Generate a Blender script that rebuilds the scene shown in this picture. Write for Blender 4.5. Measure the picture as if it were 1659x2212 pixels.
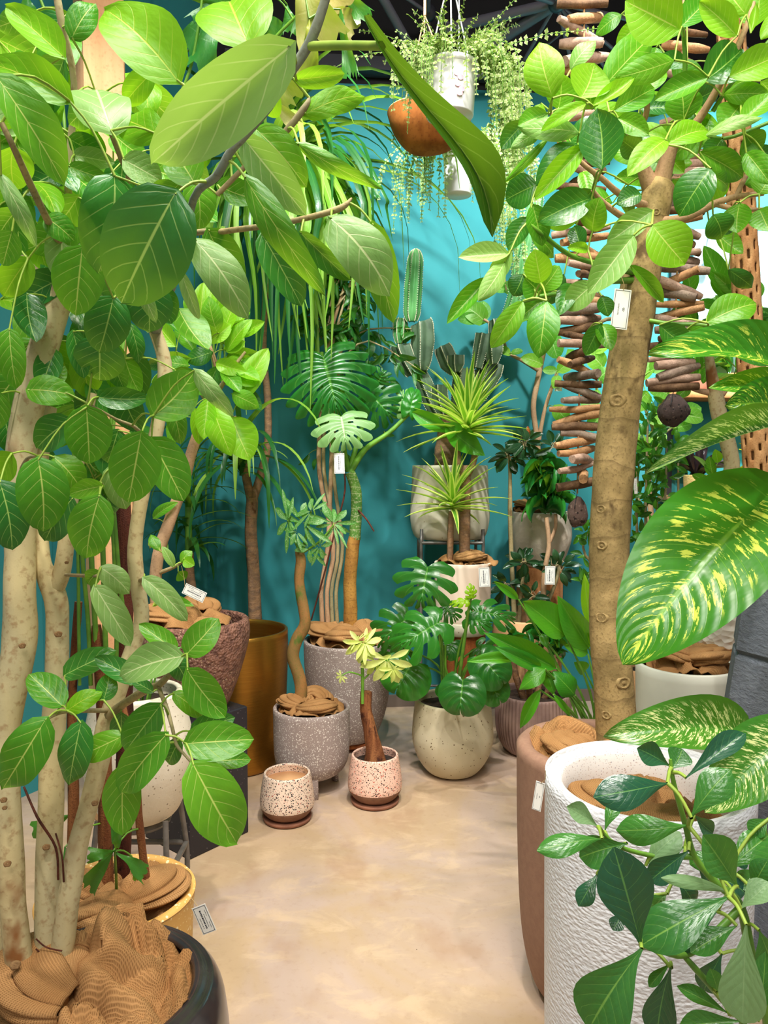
import bpy, math, random
from mathutils import Vector, Matrix, noise

for _o in list(bpy.data.objects):
    bpy.data.objects.remove(_o, do_unlink=True)
scene = bpy.context.scene
COL = scene.collection
V = Vector
rng = random.Random(7)

# ------------------------------------------------------------------ camera
IW, IH, FPX = 1659.0, 2212.0, 1661.0
CAM_H, PITCH = 1.40, math.radians(-3.4)
cam_data = bpy.data.cameras.new('camera')
cam_data.sensor_fit = 'VERTICAL'
cam_data.sensor_height = 32.0
cam_data.lens = FPX / IH * 32.0
cam_data.clip_start = 0.02
cam_data.clip_end = 60
cam = bpy.data.objects.new('camera', cam_data)
cam.location = (0, 0, CAM_H)
cam.rotation_euler = (math.radians(90) + PITCH, 0, 0)
COL.objects.link(cam)
scene.camera = cam

# ------------------------------------------------------------------ world and light
scene.view_settings.view_transform = 'Standard'
scene.view_settings.look = 'None'
scene.view_settings.gamma = 1.0
scene.view_settings.use_curve_mapping = False
scene.view_settings.exposure = 0.36
world = bpy.data.worlds.new('shop_ambience')
scene.world = world
world.use_nodes = True
world.node_tree.nodes['Background'].inputs[0].default_value = (1.0, 0.98, 0.95, 1)
world.node_tree.nodes['Background'].inputs[1].default_value = 0.22


def spot_lamp(loc, target, watts, angle, col=(1, 1, 1), radius=0.05, blend=0.5):
    l = bpy.data.lights.new('track_spot_light', 'SPOT')
    l.energy = watts
    l.color = col
    l.spot_size = math.radians(angle)
    l.spot_blend = blend
    l.shadow_soft_size = radius
    o = bpy.data.objects.new('track_spot_light', l)
    o.location = loc
    o.rotation_euler = (V(target) - V(loc)).to_track_quat('-Z', 'Y').to_euler()
    COL.objects.link(o)


def area_lamp(loc, target, watts, size, col=(1, 1, 1)):
    l = bpy.data.lights.new('unseen_area_light', 'AREA')
    l.energy = watts
    l.color = col
    l.shape = 'SQUARE'
    l.size = size
    o = bpy.data.objects.new('unseen_area_light', l)
    o.location = loc
    o.rotation_euler = (V(target) - V(loc)).to_track_quat('-Z', 'Y').to_euler()
    COL.objects.link(o)


WARM, COOL, NEUT = (1, 0.86, 0.70), (0.96, 1.0, 0.98), (1, 0.96, 0.90)
# shop track spots along the walls, plus an unseen area key and added fill
area_lamp((0.2, 0.6, 3.75), (0.1, 1.6, 0.5), 62, 0.9, NEUT)
area_lamp((0.0, -1.4, 3.6), (0.0, 1.6, 0.9), 46, 1.2, NEUT)  # added frontal fill from behind the camera, no known fixture
spot_lamp((-0.2, 2.5, 3.7), (0.25, 4.42, 2.1), 260, 75, COOL, 0.06, 0.8)
spot_lamp((1.0, 2.6, 3.7), (0.95, 4.5, 2.0), 240, 70, COOL, 0.06, 0.8)
spot_lamp((2.2, 3.0, 3.7), (2.05, 4.6, 2.6), 900, 62, COOL, 0.06, 0.8)
spot_lamp((0.15, 1.6, 3.75), (0.1, 3.2, 0.2), 150, 60, NEUT, 0.05, 0.7)
spot_lamp((0.25, 0.9, 3.75), (0.1, 2.3, 0.0), 90, 50, WARM, 0.05, 0.7)
spot_lamp((-0.5, 0.4, 3.7), (-0.65, 1.6, 0.9), 130, 60, NEUT, 0.05, 0.7)
spot_lamp((-1.0, 2.2, 3.7), (-0.8, 2.9, 1.0), 150, 70, NEUT, 0.05, 0.7)
spot_lamp((1.0, 0.7, 3.7), (0.8, 1.7, 1.4), 100, 70, NEUT, 0.05, 0.7)
spot_lamp((0.9, 2.3, 3.7), (0.75, 3.6, 0.6), 130, 50, NEUT, 0.05, 0.7)


# ------------------------------------------------------------------ coordinates
def P(px, py, d):
    """Point seen at photo pixel (px, py), d metres in front of the camera."""
    x = (px - IW / 2) / FPX
    y = -(py - IH / 2) / FPX
    c, s = math.cos(PITCH), math.sin(PITCH)
    dy, dz = c - y * s, s + y * c
    k = d / dy
    return V((x * k, d, CAM_H + dz * k))


def PX(n, d):
    return n * d / FPX


# ------------------------------------------------------------------ materials
def srgb(r, g, b):
    f = lambda c: ((c / 255 + 0.055) / 1.055) ** 2.4 if c > 10 else c / 255 / 12.92
    return (f(r), f(g), f(b), 1)


class NT:
    def __init__(self, name):
        self.m = bpy.data.materials.new(name)
        self.m.use_nodes = True
        self.t = self.m.node_tree
        self.t.nodes.clear()
        self.out = self.n('ShaderNodeOutputMaterial')

    def n(self, typ, **kw):
        nd = self.t.nodes.new(typ)
        for k, v in kw.items():
            setattr(nd, k, v)
        return nd

    def l(self, a, b):
        self.t.links.new(a, b)

    def val(self, inp, v):
        if hasattr(v, 'is_output') or isinstance(v, bpy.types.NodeSocket):
            self.l(v, inp)
        else:
            inp.default_value = v

    def math(self, op, a, b=None, c=None, clamp=False):
        nd = self.n('ShaderNodeMath', operation=op)
        nd.use_clamp = clamp
        self.val(nd.inputs[0], a)
        if b is not None:
            self.val(nd.inputs[1], b)
        if c is not None:
            self.val(nd.inputs[2], c)
        return nd.outputs[0]

    def mix(self, fac, a, b, blend='MIX'):
        nd = self.n('ShaderNodeMix', data_type='RGBA', blend_type=blend)
        self.val(nd.inputs[0], fac)
        self.val(nd.inputs[6], a)
        self.val(nd.inputs[7], b)
        return nd.outputs[2]

    def step(self, v, lo, hi):
        nd = self.n('ShaderNodeMapRange', interpolation_type='SMOOTHSTEP')
        self.val(nd.inputs[0], v)
        nd.inputs[1].default_value = lo
        nd.inputs[2].default_value = hi
        return nd.outputs[0]

    def noise(self, scale, detail=3, vec=None, rough=0.55, dist=0.0):
        nd = self.n('ShaderNodeTexNoise')
        nd.inputs['Scale'].default_value = scale
        nd.inputs['Detail'].default_value = detail
        nd.inputs['Roughness'].default_value = rough
        nd.inputs['Distortion'].default_value = dist
        if vec is not None:
            self.l(vec, nd.inputs['Vector'])
        return nd.outputs[0]

    def voro(self, scale, vec=None, feature='F1', out='Distance'):
        nd = self.n('ShaderNodeTexVoronoi', feature=feature)
        nd.inputs['Scale'].default_value = scale
        if vec is not None:
            self.l(vec, nd.inputs['Vector'])
        return nd.outputs[out]

    def obj(self):
        return self.n('ShaderNodeTexCoord').outputs['Object']

    def uv(self):
        return self.n('ShaderNodeTexCoord').outputs['UV']

    def scaled(self, vec, s):
        nd = self.n('ShaderNodeMapping')
        nd.inputs['Scale'].default_value = s
        self.l(vec, nd.inputs[0])
        return nd.outputs[0]

    def bump(self, h, strength=0.4, dist=0.01):
        nd = self.n('ShaderNodeBump')
        nd.inputs['Strength'].default_value = strength
        nd.inputs['Distance'].default_value = dist
        self.l(h, nd.inputs['Height'])
        return nd.outputs[0]

    def bsdf(self, col, rough=0.6, metal=0.0, normal=None, spec=0.5):
        b = self.n('ShaderNodeBsdfPrincipled')
        self.val(b.inputs['Base Color'], col)
        self.val(b.inputs['Roughness'], rough)
        b.inputs['Metallic'].default_value = metal
        b.inputs['Specular IOR Level'].default_value = spec
        if normal is not None:
            self.l(normal, b.inputs['Normal'])
        return b.outputs[0]

    def done(self, sh):
        self.l(sh, self.out.inputs[0])
        return self.m


def mat_plain(name, c1, c2=None, scale=8, rough=0.6, metal=0.0, bump=0.0, bscale=40, stretch=None, spec=0.5, bdist=0.005, detail=4):
    m = NT(name)
    o = m.obj()
    if stretch:
        o = m.scaled(o, stretch)
    col = srgb(*c1)
    if c2:
        col = m.mix(m.step(m.noise(scale, detail, o), 0.36, 0.66), srgb(*c1), srgb(*c2))
    nrm = m.bump(m.noise(bscale, 4, o), bump, bdist) if bump else None
    return m.done(m.bsdf(col, rough, metal, nrm, spec))


def mat_speck(name, base, specks, rough=0.55, c2=None, bump=0.0, bscale=60):
    """specks: (voronoi scale, radius, rgb)"""
    m = NT(name)
    o = m.obj()
    col = srgb(*base)
    if c2:
        col = m.mix(m.step(m.noise(5, 3, o), 0.35, 0.65), col, srgb(*c2))
    for i, (sc, rad, c) in enumerate(specks):
        mp = m.n('ShaderNodeMapping')
        mp.inputs['Location'].default_value = (i * 3.1, i * 1.7, i * 0.9)
        m.l(o, mp.inputs[0])
        vn = m.n('ShaderNodeTexVoronoi')
        vn.inputs['Scale'].default_value = sc
        m.l(mp.outputs[0], vn.inputs['Vector'])
        sz = m.math('MULTIPLY', vn.outputs['Color'], rad * 1.7)
        hit = m.math('LESS_THAN', vn.outputs['Distance'], sz)
        col = m.mix(hit, col, srgb(*c))
    nrm = m.bump(m.noise(bscale, 4, o), bump, 0.004) if bump else None
    return m.done(m.bsdf(col, rough, 0, nrm))


def mat_leaf(name, c1, c2, vein, n=7, k=0.9, vw=0.16, mid=0.05, rough=0.38, trans=0.38, tcol=None,
             veinmix=0.75, spec=0.45, vari=None, edge=None, wav=0.0):
    m = NT(name)
    sep = m.n('ShaderNodeSeparateXYZ')
    m.l(m.uv(), sep.inputs[0])
    u, v = sep.outputs[0], sep.outputs[1]
    ac = m.math('ABSOLUTE', m.math('MULTIPLY_ADD', v, 2.0, -1.0))
    rnd = m.n('ShaderNodeObjectInfo').outputs['Random']
    patch = m.noise(7, 3, m.obj())
    fac = m.math('ADD', m.math('MULTIPLY', rnd, 0.8), m.math('MULTIPLY', m.math('SUBTRACT', patch, 0.5), 0.8), clamp=True)
    col = m.mix(fac, srgb(*c1), srgb(*c2))
    ph = m.math('MULTIPLY_ADD', u, float(n), m.math('MULTIPLY', m.math('POWER', ac, 1.15), -k * n * 0.28))
    fr = m.math('FRACT', ph)
    dist = m.math('ABSOLUTE', m.math('SUBTRACT', fr, 0.5))
    lat = m.math('SUBTRACT', 1.0, m.step(dist, 0.012, 0.012 + vw * 0.42))
    lat = m.math('MULTIPLY', lat, m.math('SUBTRACT', 1.0, m.step(ac, 0.55, 1.0)))
    md = m.math('SUBTRACT', 1.0, m.step(ac, mid * 0.35, mid))
    if vari:
        cv, thr, sc = vari
        cmb = m.n('ShaderNodeCombineXYZ')
        m.l(m.math('MULTIPLY', ph, 1.6), cmb.inputs[0])
        m.l(m.math('MULTIPLY', v, 3.4), cmb.inputs[1])
        m.l(m.math('MULTIPLY', rnd, 30.0), cmb.inputs[2])
        nz = m.noise(sc, 5, cmb.outputs[0], 0.68)
        hit = m.step(nz, thr, thr + 0.035)
        hit = m.math('MULTIPLY', hit, m.math('SUBTRACT', 1.0, m.step(ac, 0.66, 0.9)))
        col = m.mix(hit, col, srgb(*cv))
    if edge:
        col = m.mix(m.step(ac, edge[1], edge[1] + 0.12), col, srgb(*edge[0]))
    vf = m.math('MULTIPLY', m.math('MAXIMUM', md, m.math('MULTIPLY', lat, 0.55)), veinmix)
    col = m.mix(vf, col, srgb(*vein))
    h = m.math('MULTIPLY_ADD', m.math('COSINE', m.math('MULTIPLY', ph, 6.2832)), 0.10 + wav, m.math('MULTIPLY', m.math('MAXIMUM', md, lat), -0.5))
    h = m.math('ADD', h, m.math('MULTIPLY', m.noise(9, 2, m.uv()), 0.9))
    nrm = m.bump(h, 0.22, 0.004)
    b = m.bsdf(col, rough, 0, nrm, spec)
    t = m.n('ShaderNodeBsdfTranslucent')
    if tcol is None:
        tc = m.mix(0.45, col, srgb(205, 255, 40))
    else:
        tc = m.mix(0.5, col, srgb(*tcol))
    m.l(tc, t.inputs[0])
    mx = m.n('ShaderNodeMixShader')
    mx.inputs[0].default_value = trans
    m.l(b, mx.inputs[1])
    m.l(t.outputs[0], mx.inputs[2])
    return m.done(mx.outputs[0])


def mat_burlap(name, c1, c2):
    m = NT(name)
    uv = m.uv()
    ws = []
    for ax in ('X', 'Y'):
        w = m.n('ShaderNodeTexWave', wave_type='BANDS', bands_direction=ax)
        w.inputs['Scale'].default_value = 115
        w.inputs['Distortion'].default_value = 0.12
        w.inputs['Detail'].default_value = 1
        w.inputs['Detail Scale'].default_value = 1.2
        m.l(uv, w.inputs['Vector'])
        ws.append(w.outputs['Fac'])
    weave = m.math('MAXIMUM', ws[0], ws[1])
    tone = m.noise(9, 3, uv)
    col = m.mix(m.step(tone, 0.3, 0.7), srgb(*c1), srgb(*c2))
    col = m.mix(m.math('MULTIPLY_ADD', weave, -0.7, 0.7), col, srgb(112, 76, 40))
    return m.done(m.bsdf(col, 0.95, 0, m.bump(weave, 0.5, 0.0025), 0.1))


def mat_bark(name, c1, c2, c3, ring=0.0, bump=0.5, scale=18, stretch=(1, 1, 0.35), spot=0.62):
    m = NT(name)
    o = m.obj()
    s = m.scaled(o, stretch)
    n1 = m.noise(scale, 5, s)
    col = m.mix(m.step(n1, 0.35, 0.65), srgb(*c1), srgb(*c2))
    n2 = m.noise(scale * 0.7, 4, m.scaled(o, (1.3, 1.3, 0.8)))
    col = m.mix(m.step(n2, spot, spot + 0.12), col, srgb(*c3))
    fine = m.noise(scale * 9, 3, o)
    col = m.mix(m.math('MULTIPLY', m.step(fine, 0.5, 0.72), 0.5), col, srgb(*c3))
    h = m.math('ADD', n1, m.math('MULTIPLY', fine, 0.3))
    if ring:
        w = m.n('ShaderNodeTexWave', wave_type='BANDS', bands_direction='Z', wave_profile='SAW')
        w.inputs['Scale'].default_value = ring
        w.inputs['Distortion'].default_value = 3.2
        w.inputs['Detail'].default_value = 2.0
        w.inputs['Detail Scale'].default_value = 2.0
        m.l(o, w.inputs['Vector'])
        line = m.step(w.outputs['Fac'], 0.86, 1.0)
        col = m.mix(m.math('MULTIPLY', line, 0.45), col, srgb(*c3))
        h = m.math('ADD', h, m.math('MULTIPLY', w.outputs['Fac'], 0.7))
    return m.done(m.bsdf(col, 0.75, 0, m.bump(h, bump, 0.006), 0.25))


# ------------------------------------------------------------------ mesh helpers
def new_mesh(name, verts, faces, mat=None, smooth=True, uvs=None):
    me = bpy.data.meshes.new(name)
    me.from_pydata([tuple(v) for v in verts], [], faces)
    if uvs is not None:
        lay = me.uv_layers.new(name='UVMap')
        flat = []
        for f in faces:
            for i in f:
                flat.extend(uvs[i])
        lay.data.foreach_set('uv', flat)
    if smooth:
        me.polygons.foreach_set('use_smooth', [True] * len(me.polygons))
    if mat:
        me.materials.append(mat)
    me.update()
    return me


def setp(o, label=None, cat=None, group=None, kind=None):
    if label:
        o['label'] = label
    if cat:
        o['category'] = cat
    if group:
        o['group'] = group
    if kind:
        o['kind'] = kind
    return o


class Thing:
    def __init__(self, name, label, cat, loc, group=None):
        self.loc = V(loc)
        self.root = bpy.data.objects.new(name, None)
        self.root.empty_display_size = 0.05
        self.root.location = self.loc
        COL.objects.link(self.root)
        setp(self.root, label, cat, group)
        self.branches = []      # sample points for petioles
        self.pet = MB()

    def add(self, name, mb, mat, parent=None, kind=None, label=None, smooth=True):
        vs = [v - self.loc for v in mb.v]
        me = new_mesh(name, vs, mb.f, mat, smooth, mb.uv if mb.uv else None)
        o = bpy.data.objects.new(name, me)
        o.parent = parent if parent else self.root
        COL.objects.link(o)
        setp(o, label, None, None, kind)
        return o

    def place(self, name, me, M, parent=None):
        o = bpy.data.objects.new(name, me)
        o.parent = parent if parent else self.root
        o.matrix_local = Matrix.Translation(-self.loc) @ M
        COL.objects.link(o)
        return o


class MB:
    """collects geometry in world coordinates"""
    def __init__(self):
        self.v, self.f, self.uv = [], [], []

    def put(self, vs, fs, uvs=None):
        b = len(self.v)
        self.v += [V(p) for p in vs]
        self.f += [tuple(i + b for i in f) for f in fs]
        if uvs is not None:
            self.uv += uvs
        return self


def solo(name, label, cat, mb, mat, loc=None, group=None, kind=None, smooth=True):
    loc = V(loc) if loc is not None else V((0, 0, 0))
    me = new_mesh(name, [v - loc for v in mb.v], mb.f, mat, smooth, mb.uv if mb.uv else None)
    o = bpy.data.objects.new(name, me)
    o.location = loc
    COL.objects.link(o)
    return setp(o, label, cat, group, kind)


def catmull(pts, n):
    """pts: list of (Vector, radius) -> resampled list"""
    out = []
    m = len(pts)
    for i in range(m - 1):
        p0, p1, p2, p3 = pts[max(i - 1, 0)], pts[i], pts[i + 1], pts[min(i + 2, m - 1)]
        for s in range(n):
            t = s / n
            a = 2 * p1[0]
            b = (p2[0] - p0[0]) * t
            c = (2 * p0[0] - 5 * p1[0] + 4 * p2[0] - p3[0]) * t * t
            d = (-p0[0] + 3 * p1[0] - 3 * p2[0] + p3[0]) * t ** 3
            out.append(((a + b + c + d) * 0.5, p1[1] * (1 - t) + p2[1] * t))
    out.append((pts[-1][0].copy(), pts[-1][1]))
    return out


def tube(pts, seg=10, sub=4, ribs=0, ribamp=0.0, jit=0.0, cap=True, rnd=None):
    pts = [(V(p), r) for p, r in pts]
    path = catmull(pts, sub) if sub > 1 else pts
    mb = MB()
    vs, fs = [], []
    prev = None
    for i, (p, r) in enumerate(path):
        t = (path[min(i + 1, len(path) - 1)][0] - path[max(i - 1, 0)][0])
        if t.length < 1e-9:
            t = V((0, 0, 1))
        t.normalize()
        if prev is None:
            ref = V((0, 1, 0)) if abs(t.y) < 0.9 else V((1, 0, 0))
            a = t.cross(ref).normalized()
        else:
            a = (prev - t * prev.dot(t)).normalized()
        prev = a
        b = t.cross(a)
        for s in range(seg):
            th = 2 * math.pi * s / seg
            rr = r
            if ribs:
                rr *= 1 + ribamp * math.cos(ribs * th)
            if jit:
                q = p * 14 + V((math.cos(th), math.sin(th), 0)) * 1.2
                rr *= 1 + jit * noise.noise(q)
            vs.append(p + (a * math.cos(th) + b * math.sin(th)) * rr)
    n = len(path)
    for i in range(n - 1):
        for s in range(seg):
            s2 = (s + 1) % seg
            fs.append((i * seg + s, i * seg + s2, (i + 1) * seg + s2, (i + 1) * seg + s))
    if cap:
        b0 = len(vs)
        vs += [v.copy() for v in vs[:seg]] + [v.copy() for v in vs[(n - 1) * seg:n * seg]]
        fs.append(tuple(b0 + s for s in range(seg - 1, -1, -1)))
        fs.append(tuple(b0 + seg + s for s in range(seg)))
    mb.put(vs, fs)
    return mb


def lathe(c, prof, seg=48, rmod=None, cap_bottom=True, cap_top=False):
    """c: base centre; prof: (radius, z) up the outside, over the rim, down inside"""
    vs, fs = [], []
    for j, (r, z) in enumerate(prof):
        for s in range(seg):
            th = 2 * math.pi * s / seg
            rr = r * (rmod(th, j, z) if rmod else 1)
            vs.append((c[0] + rr * math.cos(th), c[1] + rr * math.sin(th), c[2] + z))
    for j in range(len(prof) - 1):
        for s in range(seg):
            s2 = (s + 1) % seg
            fs.append((j * seg + s, j * seg + s2, (j + 1) * seg + s2, (j + 1) * seg + s))
    if cap_bottom:
        fs.append(tuple(range(seg - 1, -1, -1)))
    if cap_top:
        fs.append(tuple((len(prof) - 1) * seg + s for s in range(seg)))
    return MB().put(vs, fs)


def box(c, s, rz=0.0, bev=0.0):
    """box centred at c, size s, optional chamfer"""
    hx, hy, hz = s[0] / 2, s[1] / 2, s[2] / 2
    vs, fs = [], []
    if bev:
        ring = []
        for z, ins in ((-hz, bev), (-hz + bev, 0), (hz - bev, 0), (hz, bev)):
            x, y = hx - ins, hy - ins
            k = bev
            ring.append([(x, -y + k, z), (x, y - k, z), (x - k, y, z), (-x + k, y, z), (-x, y - k, z), (-x, -y + k, z), (-x + k, -y, z), (x - k, -y, z)])
        for r_ in ring:
            vs += r_
        for j in range(3):
            for i in range(8):
                i2 = (i + 1) % 8
                fs.append((j * 8 + i, j * 8 + i2, (j + 1) * 8 + i2, (j + 1) * 8 + i))
        fs.append(tuple(range(7, -1, -1)))
        fs.append(tuple(24 + i for i in range(8)))
    else:
        vs = [(x, y, z) for z in (-hz, hz) for x, y in ((-hx, -hy), (hx, -hy), (hx, hy), (-hx, hy))]
        fs = [(3, 2, 1, 0), (4, 5, 6, 7), (0, 1, 5, 4), (1, 2, 6, 5), (2, 3, 7, 6), (3, 0, 4, 7)]
    R = Matrix.Rotation(rz, 3, 'Z')
    return MB().put([V(c) + R @ V(v) for v in vs], fs)


# ------------------------------------------------------------------ leaves
def _norm_tip(vs, tip):
    """rotate/scale in the yz plane so that the tip lies at (0,1,0)"""
    ang = math.atan2(tip[2], tip[1])
    L = math.hypot(tip[1], tip[2])
    c, s = math.cos(-ang), math.sin(-ang)
    return [(x, (y * c - z * s) / L, (y * s + z * c) / L) for x, y, z in vs]


def leaf_mesh(name, mat, wfun, nu=10, nv=6, fold=0.12, bend=0.6, wave=0.02, lobe=0.0, curl=0.0, twist=0.0, seed=0, stalk=0.0, ragged=0.0, asym=0.0, skew=0.0, skew_at=1.0):
    r = random.Random(seed)
    ph = r.random() * 6
    vs, uvs, fs = [], [], []
    for i in range(nu + 1):
        u = i / nu
        w = wfun(u) * 0.5
        a = bend * u
        yc, zc = (math.sin(a) / bend, -(1 - math.cos(a)) / bend) if abs(bend) > 1e-4 else (u, 0)
        tw = twist * u
        for j in range(nv + 1):
            t = 2 * j / nv - 1
            x = t * w + skew * math.sin(math.pi * u ** skew_at)
            at = abs(t)
            dz = fold * at * w * 2 * (1 - 0.3 * u) + curl * at * at * w + wave * math.sin(u * 8 + ph + (1.9 if t > 0 else 0)) * at * at + asym * t * w
            dy = -lobe * at ** 1.5 * (1 - u) ** 3
            if ragged and i == nu:
                dy += r.uniform(-ragged, ragged)
            # rotate cross-section to arc normal
            yy = yc + dz * math.sin(a) + dy * math.cos(a)
            zz = zc + dz * math.cos(a) - dy * math.sin(a)
            if tw:
                x, zz = x * math.cos(tw) - dz * math.sin(tw), zc + (x * math.sin(tw) + dz * math.cos(tw))
            vs.append((x, yy, zz))
            uvs.append((u, j / nv))
    for i in range(nu):
        for j in range(nv):
            q = i * (nv + 1) + j
            fs.append((q, q + 1, q + nv + 2, q + nv + 1))
    a = bend
    tip = (0, math.sin(a) / bend, -(1 - math.cos(a)) / bend) if abs(bend) > 1e-4 else (0, 1, 0)
    vs = _norm_tip(vs, tip)
    if stalk:
        b = len(vs)
        for y in (-stalk, 0.06):
            for k in range(3):
                th = 2.1 * k
                vs.append((0.018 * math.cos(th), y, 0.018 * math.sin(th) - 0.008))
                uvs.append((0.5, 0.5))
        for k in range(3):
            k2 = (k + 1) % 3
            fs.append((b + k, b + k2, b + 3 + k2, b + 3 + k))
    return new_mesh(name, vs, fs, mat, True, uvs)


def monstera_mesh(name, mat, lobes=5, seed=0, split=True, bend=0.5, nu=50, nv=6, wid=1.0):
    r = random.Random(seed)
    vs, uvs, fs = [], [], []
    for side in (-1, 1):
        b = len(vs)
        for i in range(nu + 1):
            u = i / nu
            ang = math.radians(150 - 142 * u ** 0.75)
            ln = 0.50 * wid * (0.60 + 0.62 * math.sin(math.pi * min(1, u * 0.95 + 0.05)) ** 0.8) * (1 - 0.62 * u ** 3)
            ph = (u * lobes) % 1
            drp = 1.0
            if split:
                drp = 1 - 0.10 * math.cos(2 * math.pi * ph)
            for j in range(nv + 1):
                ac = j / nv
                y0 = u * 0.78
                an = ang - 0.35 * ac * (1 - u)
                x = side * ln * ac * drp * math.sin(an)
                y = y0 + ln * ac * drp * math.cos(an)
                z = 0.10 * ac - 0.28 * ac * ac * (0.6 + 0.4 * u) - bend * 0.45 * (y ** 2 if y > 0 else 0) + 0.012 * math.sin(u * lobes * 6.28)
                vs.append((x, y, z))
                uvs.append((u, 0.5 + side * 0.5 * ac))
        for i in range(nu):
            u = (i + 0.5) / nu
            ph = (u * lobes) % 1
            gap = split and 0.06 < u < 0.93 and (ph < 0.17 or ph > 0.90)
            hole = split and 0.2 < u < 0.8 and 0.42 < ph < 0.62
            for j in range(nv):
                if gap and j >= 3:
                    continue
                if hole and j == 1 and int(u * lobes) % 2 == (0 if side > 0 else 1):
                    continue
                q = b + i * (nv + 1) + j
                f = (q, q + 1, q + nv + 2, q + nv + 1)
                fs.append(f if side > 0 else f[::-1])
    return new_mesh(name, vs, fs, mat, True, uvs)


def palmate_mesh(name, mat, n=6, seed=0, w=0.3, droop=0.7, spread=2.4, L0=0.75):
    r = random.Random(seed)
    vs, uvs, fs = [], [], []
    nu, nv = 7, 4
    for k in range(n):
        az = (k / (n - 1) - 0.5) * 2 * spread
        L = L0 * (1 - 0.25 * abs(az) / spread) * r.uniform(0.85, 1.1)
        b = len(vs)
        for i in range(nu + 1):
            u = i / nu
            ww = w * 0.5 * L * math.sin(math.pi * min(1, 0.04 + u ** 1.25 * 0.96)) ** 0.85
            a = droop * u
            yc, zc = math.sin(a) / droop, -(1 - math.cos(a)) / droop
            for j in range(nv + 1):
                t = 2 * j / nv - 1
                x, y, z = t * ww, 0.06 + yc * L, zc * L + abs(t) * ww * 0.35
                vs.append((x * math.cos(az) + y * math.sin(az), -x * math.sin(az) + y * math.cos(az), z))
                uvs.append((u, j / nv))
        for i in range(nu):
            for j in range(nv):
                q = b + i * (nv + 1) + j
                fs.append((q, q + 1, q + nv + 2, q + nv + 1))
    return new_mesh(name, vs, fs, mat, True, uvs)


def frame(base, tip, hint, w, zs=None):
    y = tip - base
    L = y.length
    yn = y / L
    z = hint - yn * hint.dot(yn)
    if z.length < 1e-5:
        z = yn.orthogonal()
    z.normalize()
    x = yn.cross(z)
    zs = zs if zs is not None else L
    M = Matrix(((x.x * w, yn.x * L, z.x * zs, base.x), (x.y * w, yn.y * L, z.y * zs, base.y), (x.z * w, yn.z * L, z.z * zs, base.z), (0, 0, 0, 1)))
    return M


CAMP = V((0, 0, CAM_H))


def leaf_at(T, me, b, t, w, d, dt=None, tilt=None, name='leaf', pet=True, flip=1):
    """leaf from photo pixel b (stalk) to t (tip), w pixels wide, at distance d"""
    if dt is None:
        dt = rng.uniform(-0.04, 0.04) * d / 1.5
    if tilt is None:
        tilt = rng.uniform(-22, 22)
    B, Tp = P(b[0], b[1], d), P(t[0], t[1], d + dt)
    hint = (CAMP - B).normalized() + V((0, 0, 0.25))
    hint.rotate(Matrix.Rotation(math.radians(tilt), 3, (Tp - B).normalized()))
    ww = PX(w, d) / max(0.35, math.cos(math.radians(tilt)))
    o = T.place(name, me, frame(B, Tp, hint * flip, ww, (Tp - B).length))
    if pet:
        petiole(T, B)
        T.branches.append(B)
    return o


def petiole(T, B, rad=None, maxd=0.5):
    if not T.branches:
        return
    q = min(T.branches, key=lambda s: (s - B).length_squared)
    dd = (q - B).length
    if dd > maxd or dd < 0.002:
        return
    r = rad or getattr(T, 'petr', 0.0016)
    mid = (q + B) / 2 + V((0, 0, 0.12 * dd))
    T.pet.put(*_vf(tube([(q, r * 1.3), (mid, r), (B, r)], 5, 3, cap=False)))


def _vf(mb):
    return mb.v, mb.f


def branch(T, name, pts, mat, seg=8, sub=4, jit=0.06, parent=None, sample=True):
    """pts: ((px,py,d), radius in px)"""
    wp = [(P(*p), PX(r, p[2])) for p, r in pts]
    mb = tube(wp, seg, sub, jit=jit)
    if sample:
        for p, r in catmull(wp, 6):
            T.branches.append(p)
    return T.add(name, mb, mat, parent)


def branch_w(T, name, wp, mat, seg=8, sub=4, jit=0.05, sample=True):
    mb = tube(wp, seg, sub, jit=jit)
    if sample:
        for p, r in catmull([(V(a), b) for a, b in wp], 6):
            T.branches.append(p)
    return T.add(name, mb, mat)


def finish(T, petmat):
    if T.pet.v:
        T.add('leaf_stalks', T.pet, petmat, kind='stuff')


def leaf_dir(T, me, base, dirv, L, w, roll=0.0, name='leaf', pet=False):
    dirv = V(dirv).normalized()
    hint = V((0, 0, 1)) if abs(dirv.z) < 0.95 else V((0, -1, 0))
    hint = hint - dirv * hint.dot(dirv)
    hint.normalize()
    hint.rotate(Matrix.Rotation(roll, 3, dirv))
    o = T.place(name, me, frame(base, base + dirv * L, hint, w, L))
    if pet:
        petiole(T, base)
    return o


def in_room(p):
    if p.y > wall_y(p.x) - 0.03:
        return False
    a, b = V((CORNER[0], CORNER[1])), V((LW2[0], LW2[1]))
    d = b - a
    return (p.x - a.x) * d.y - (p.y - a.y) * d.x < -0.05 * d.length


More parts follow.
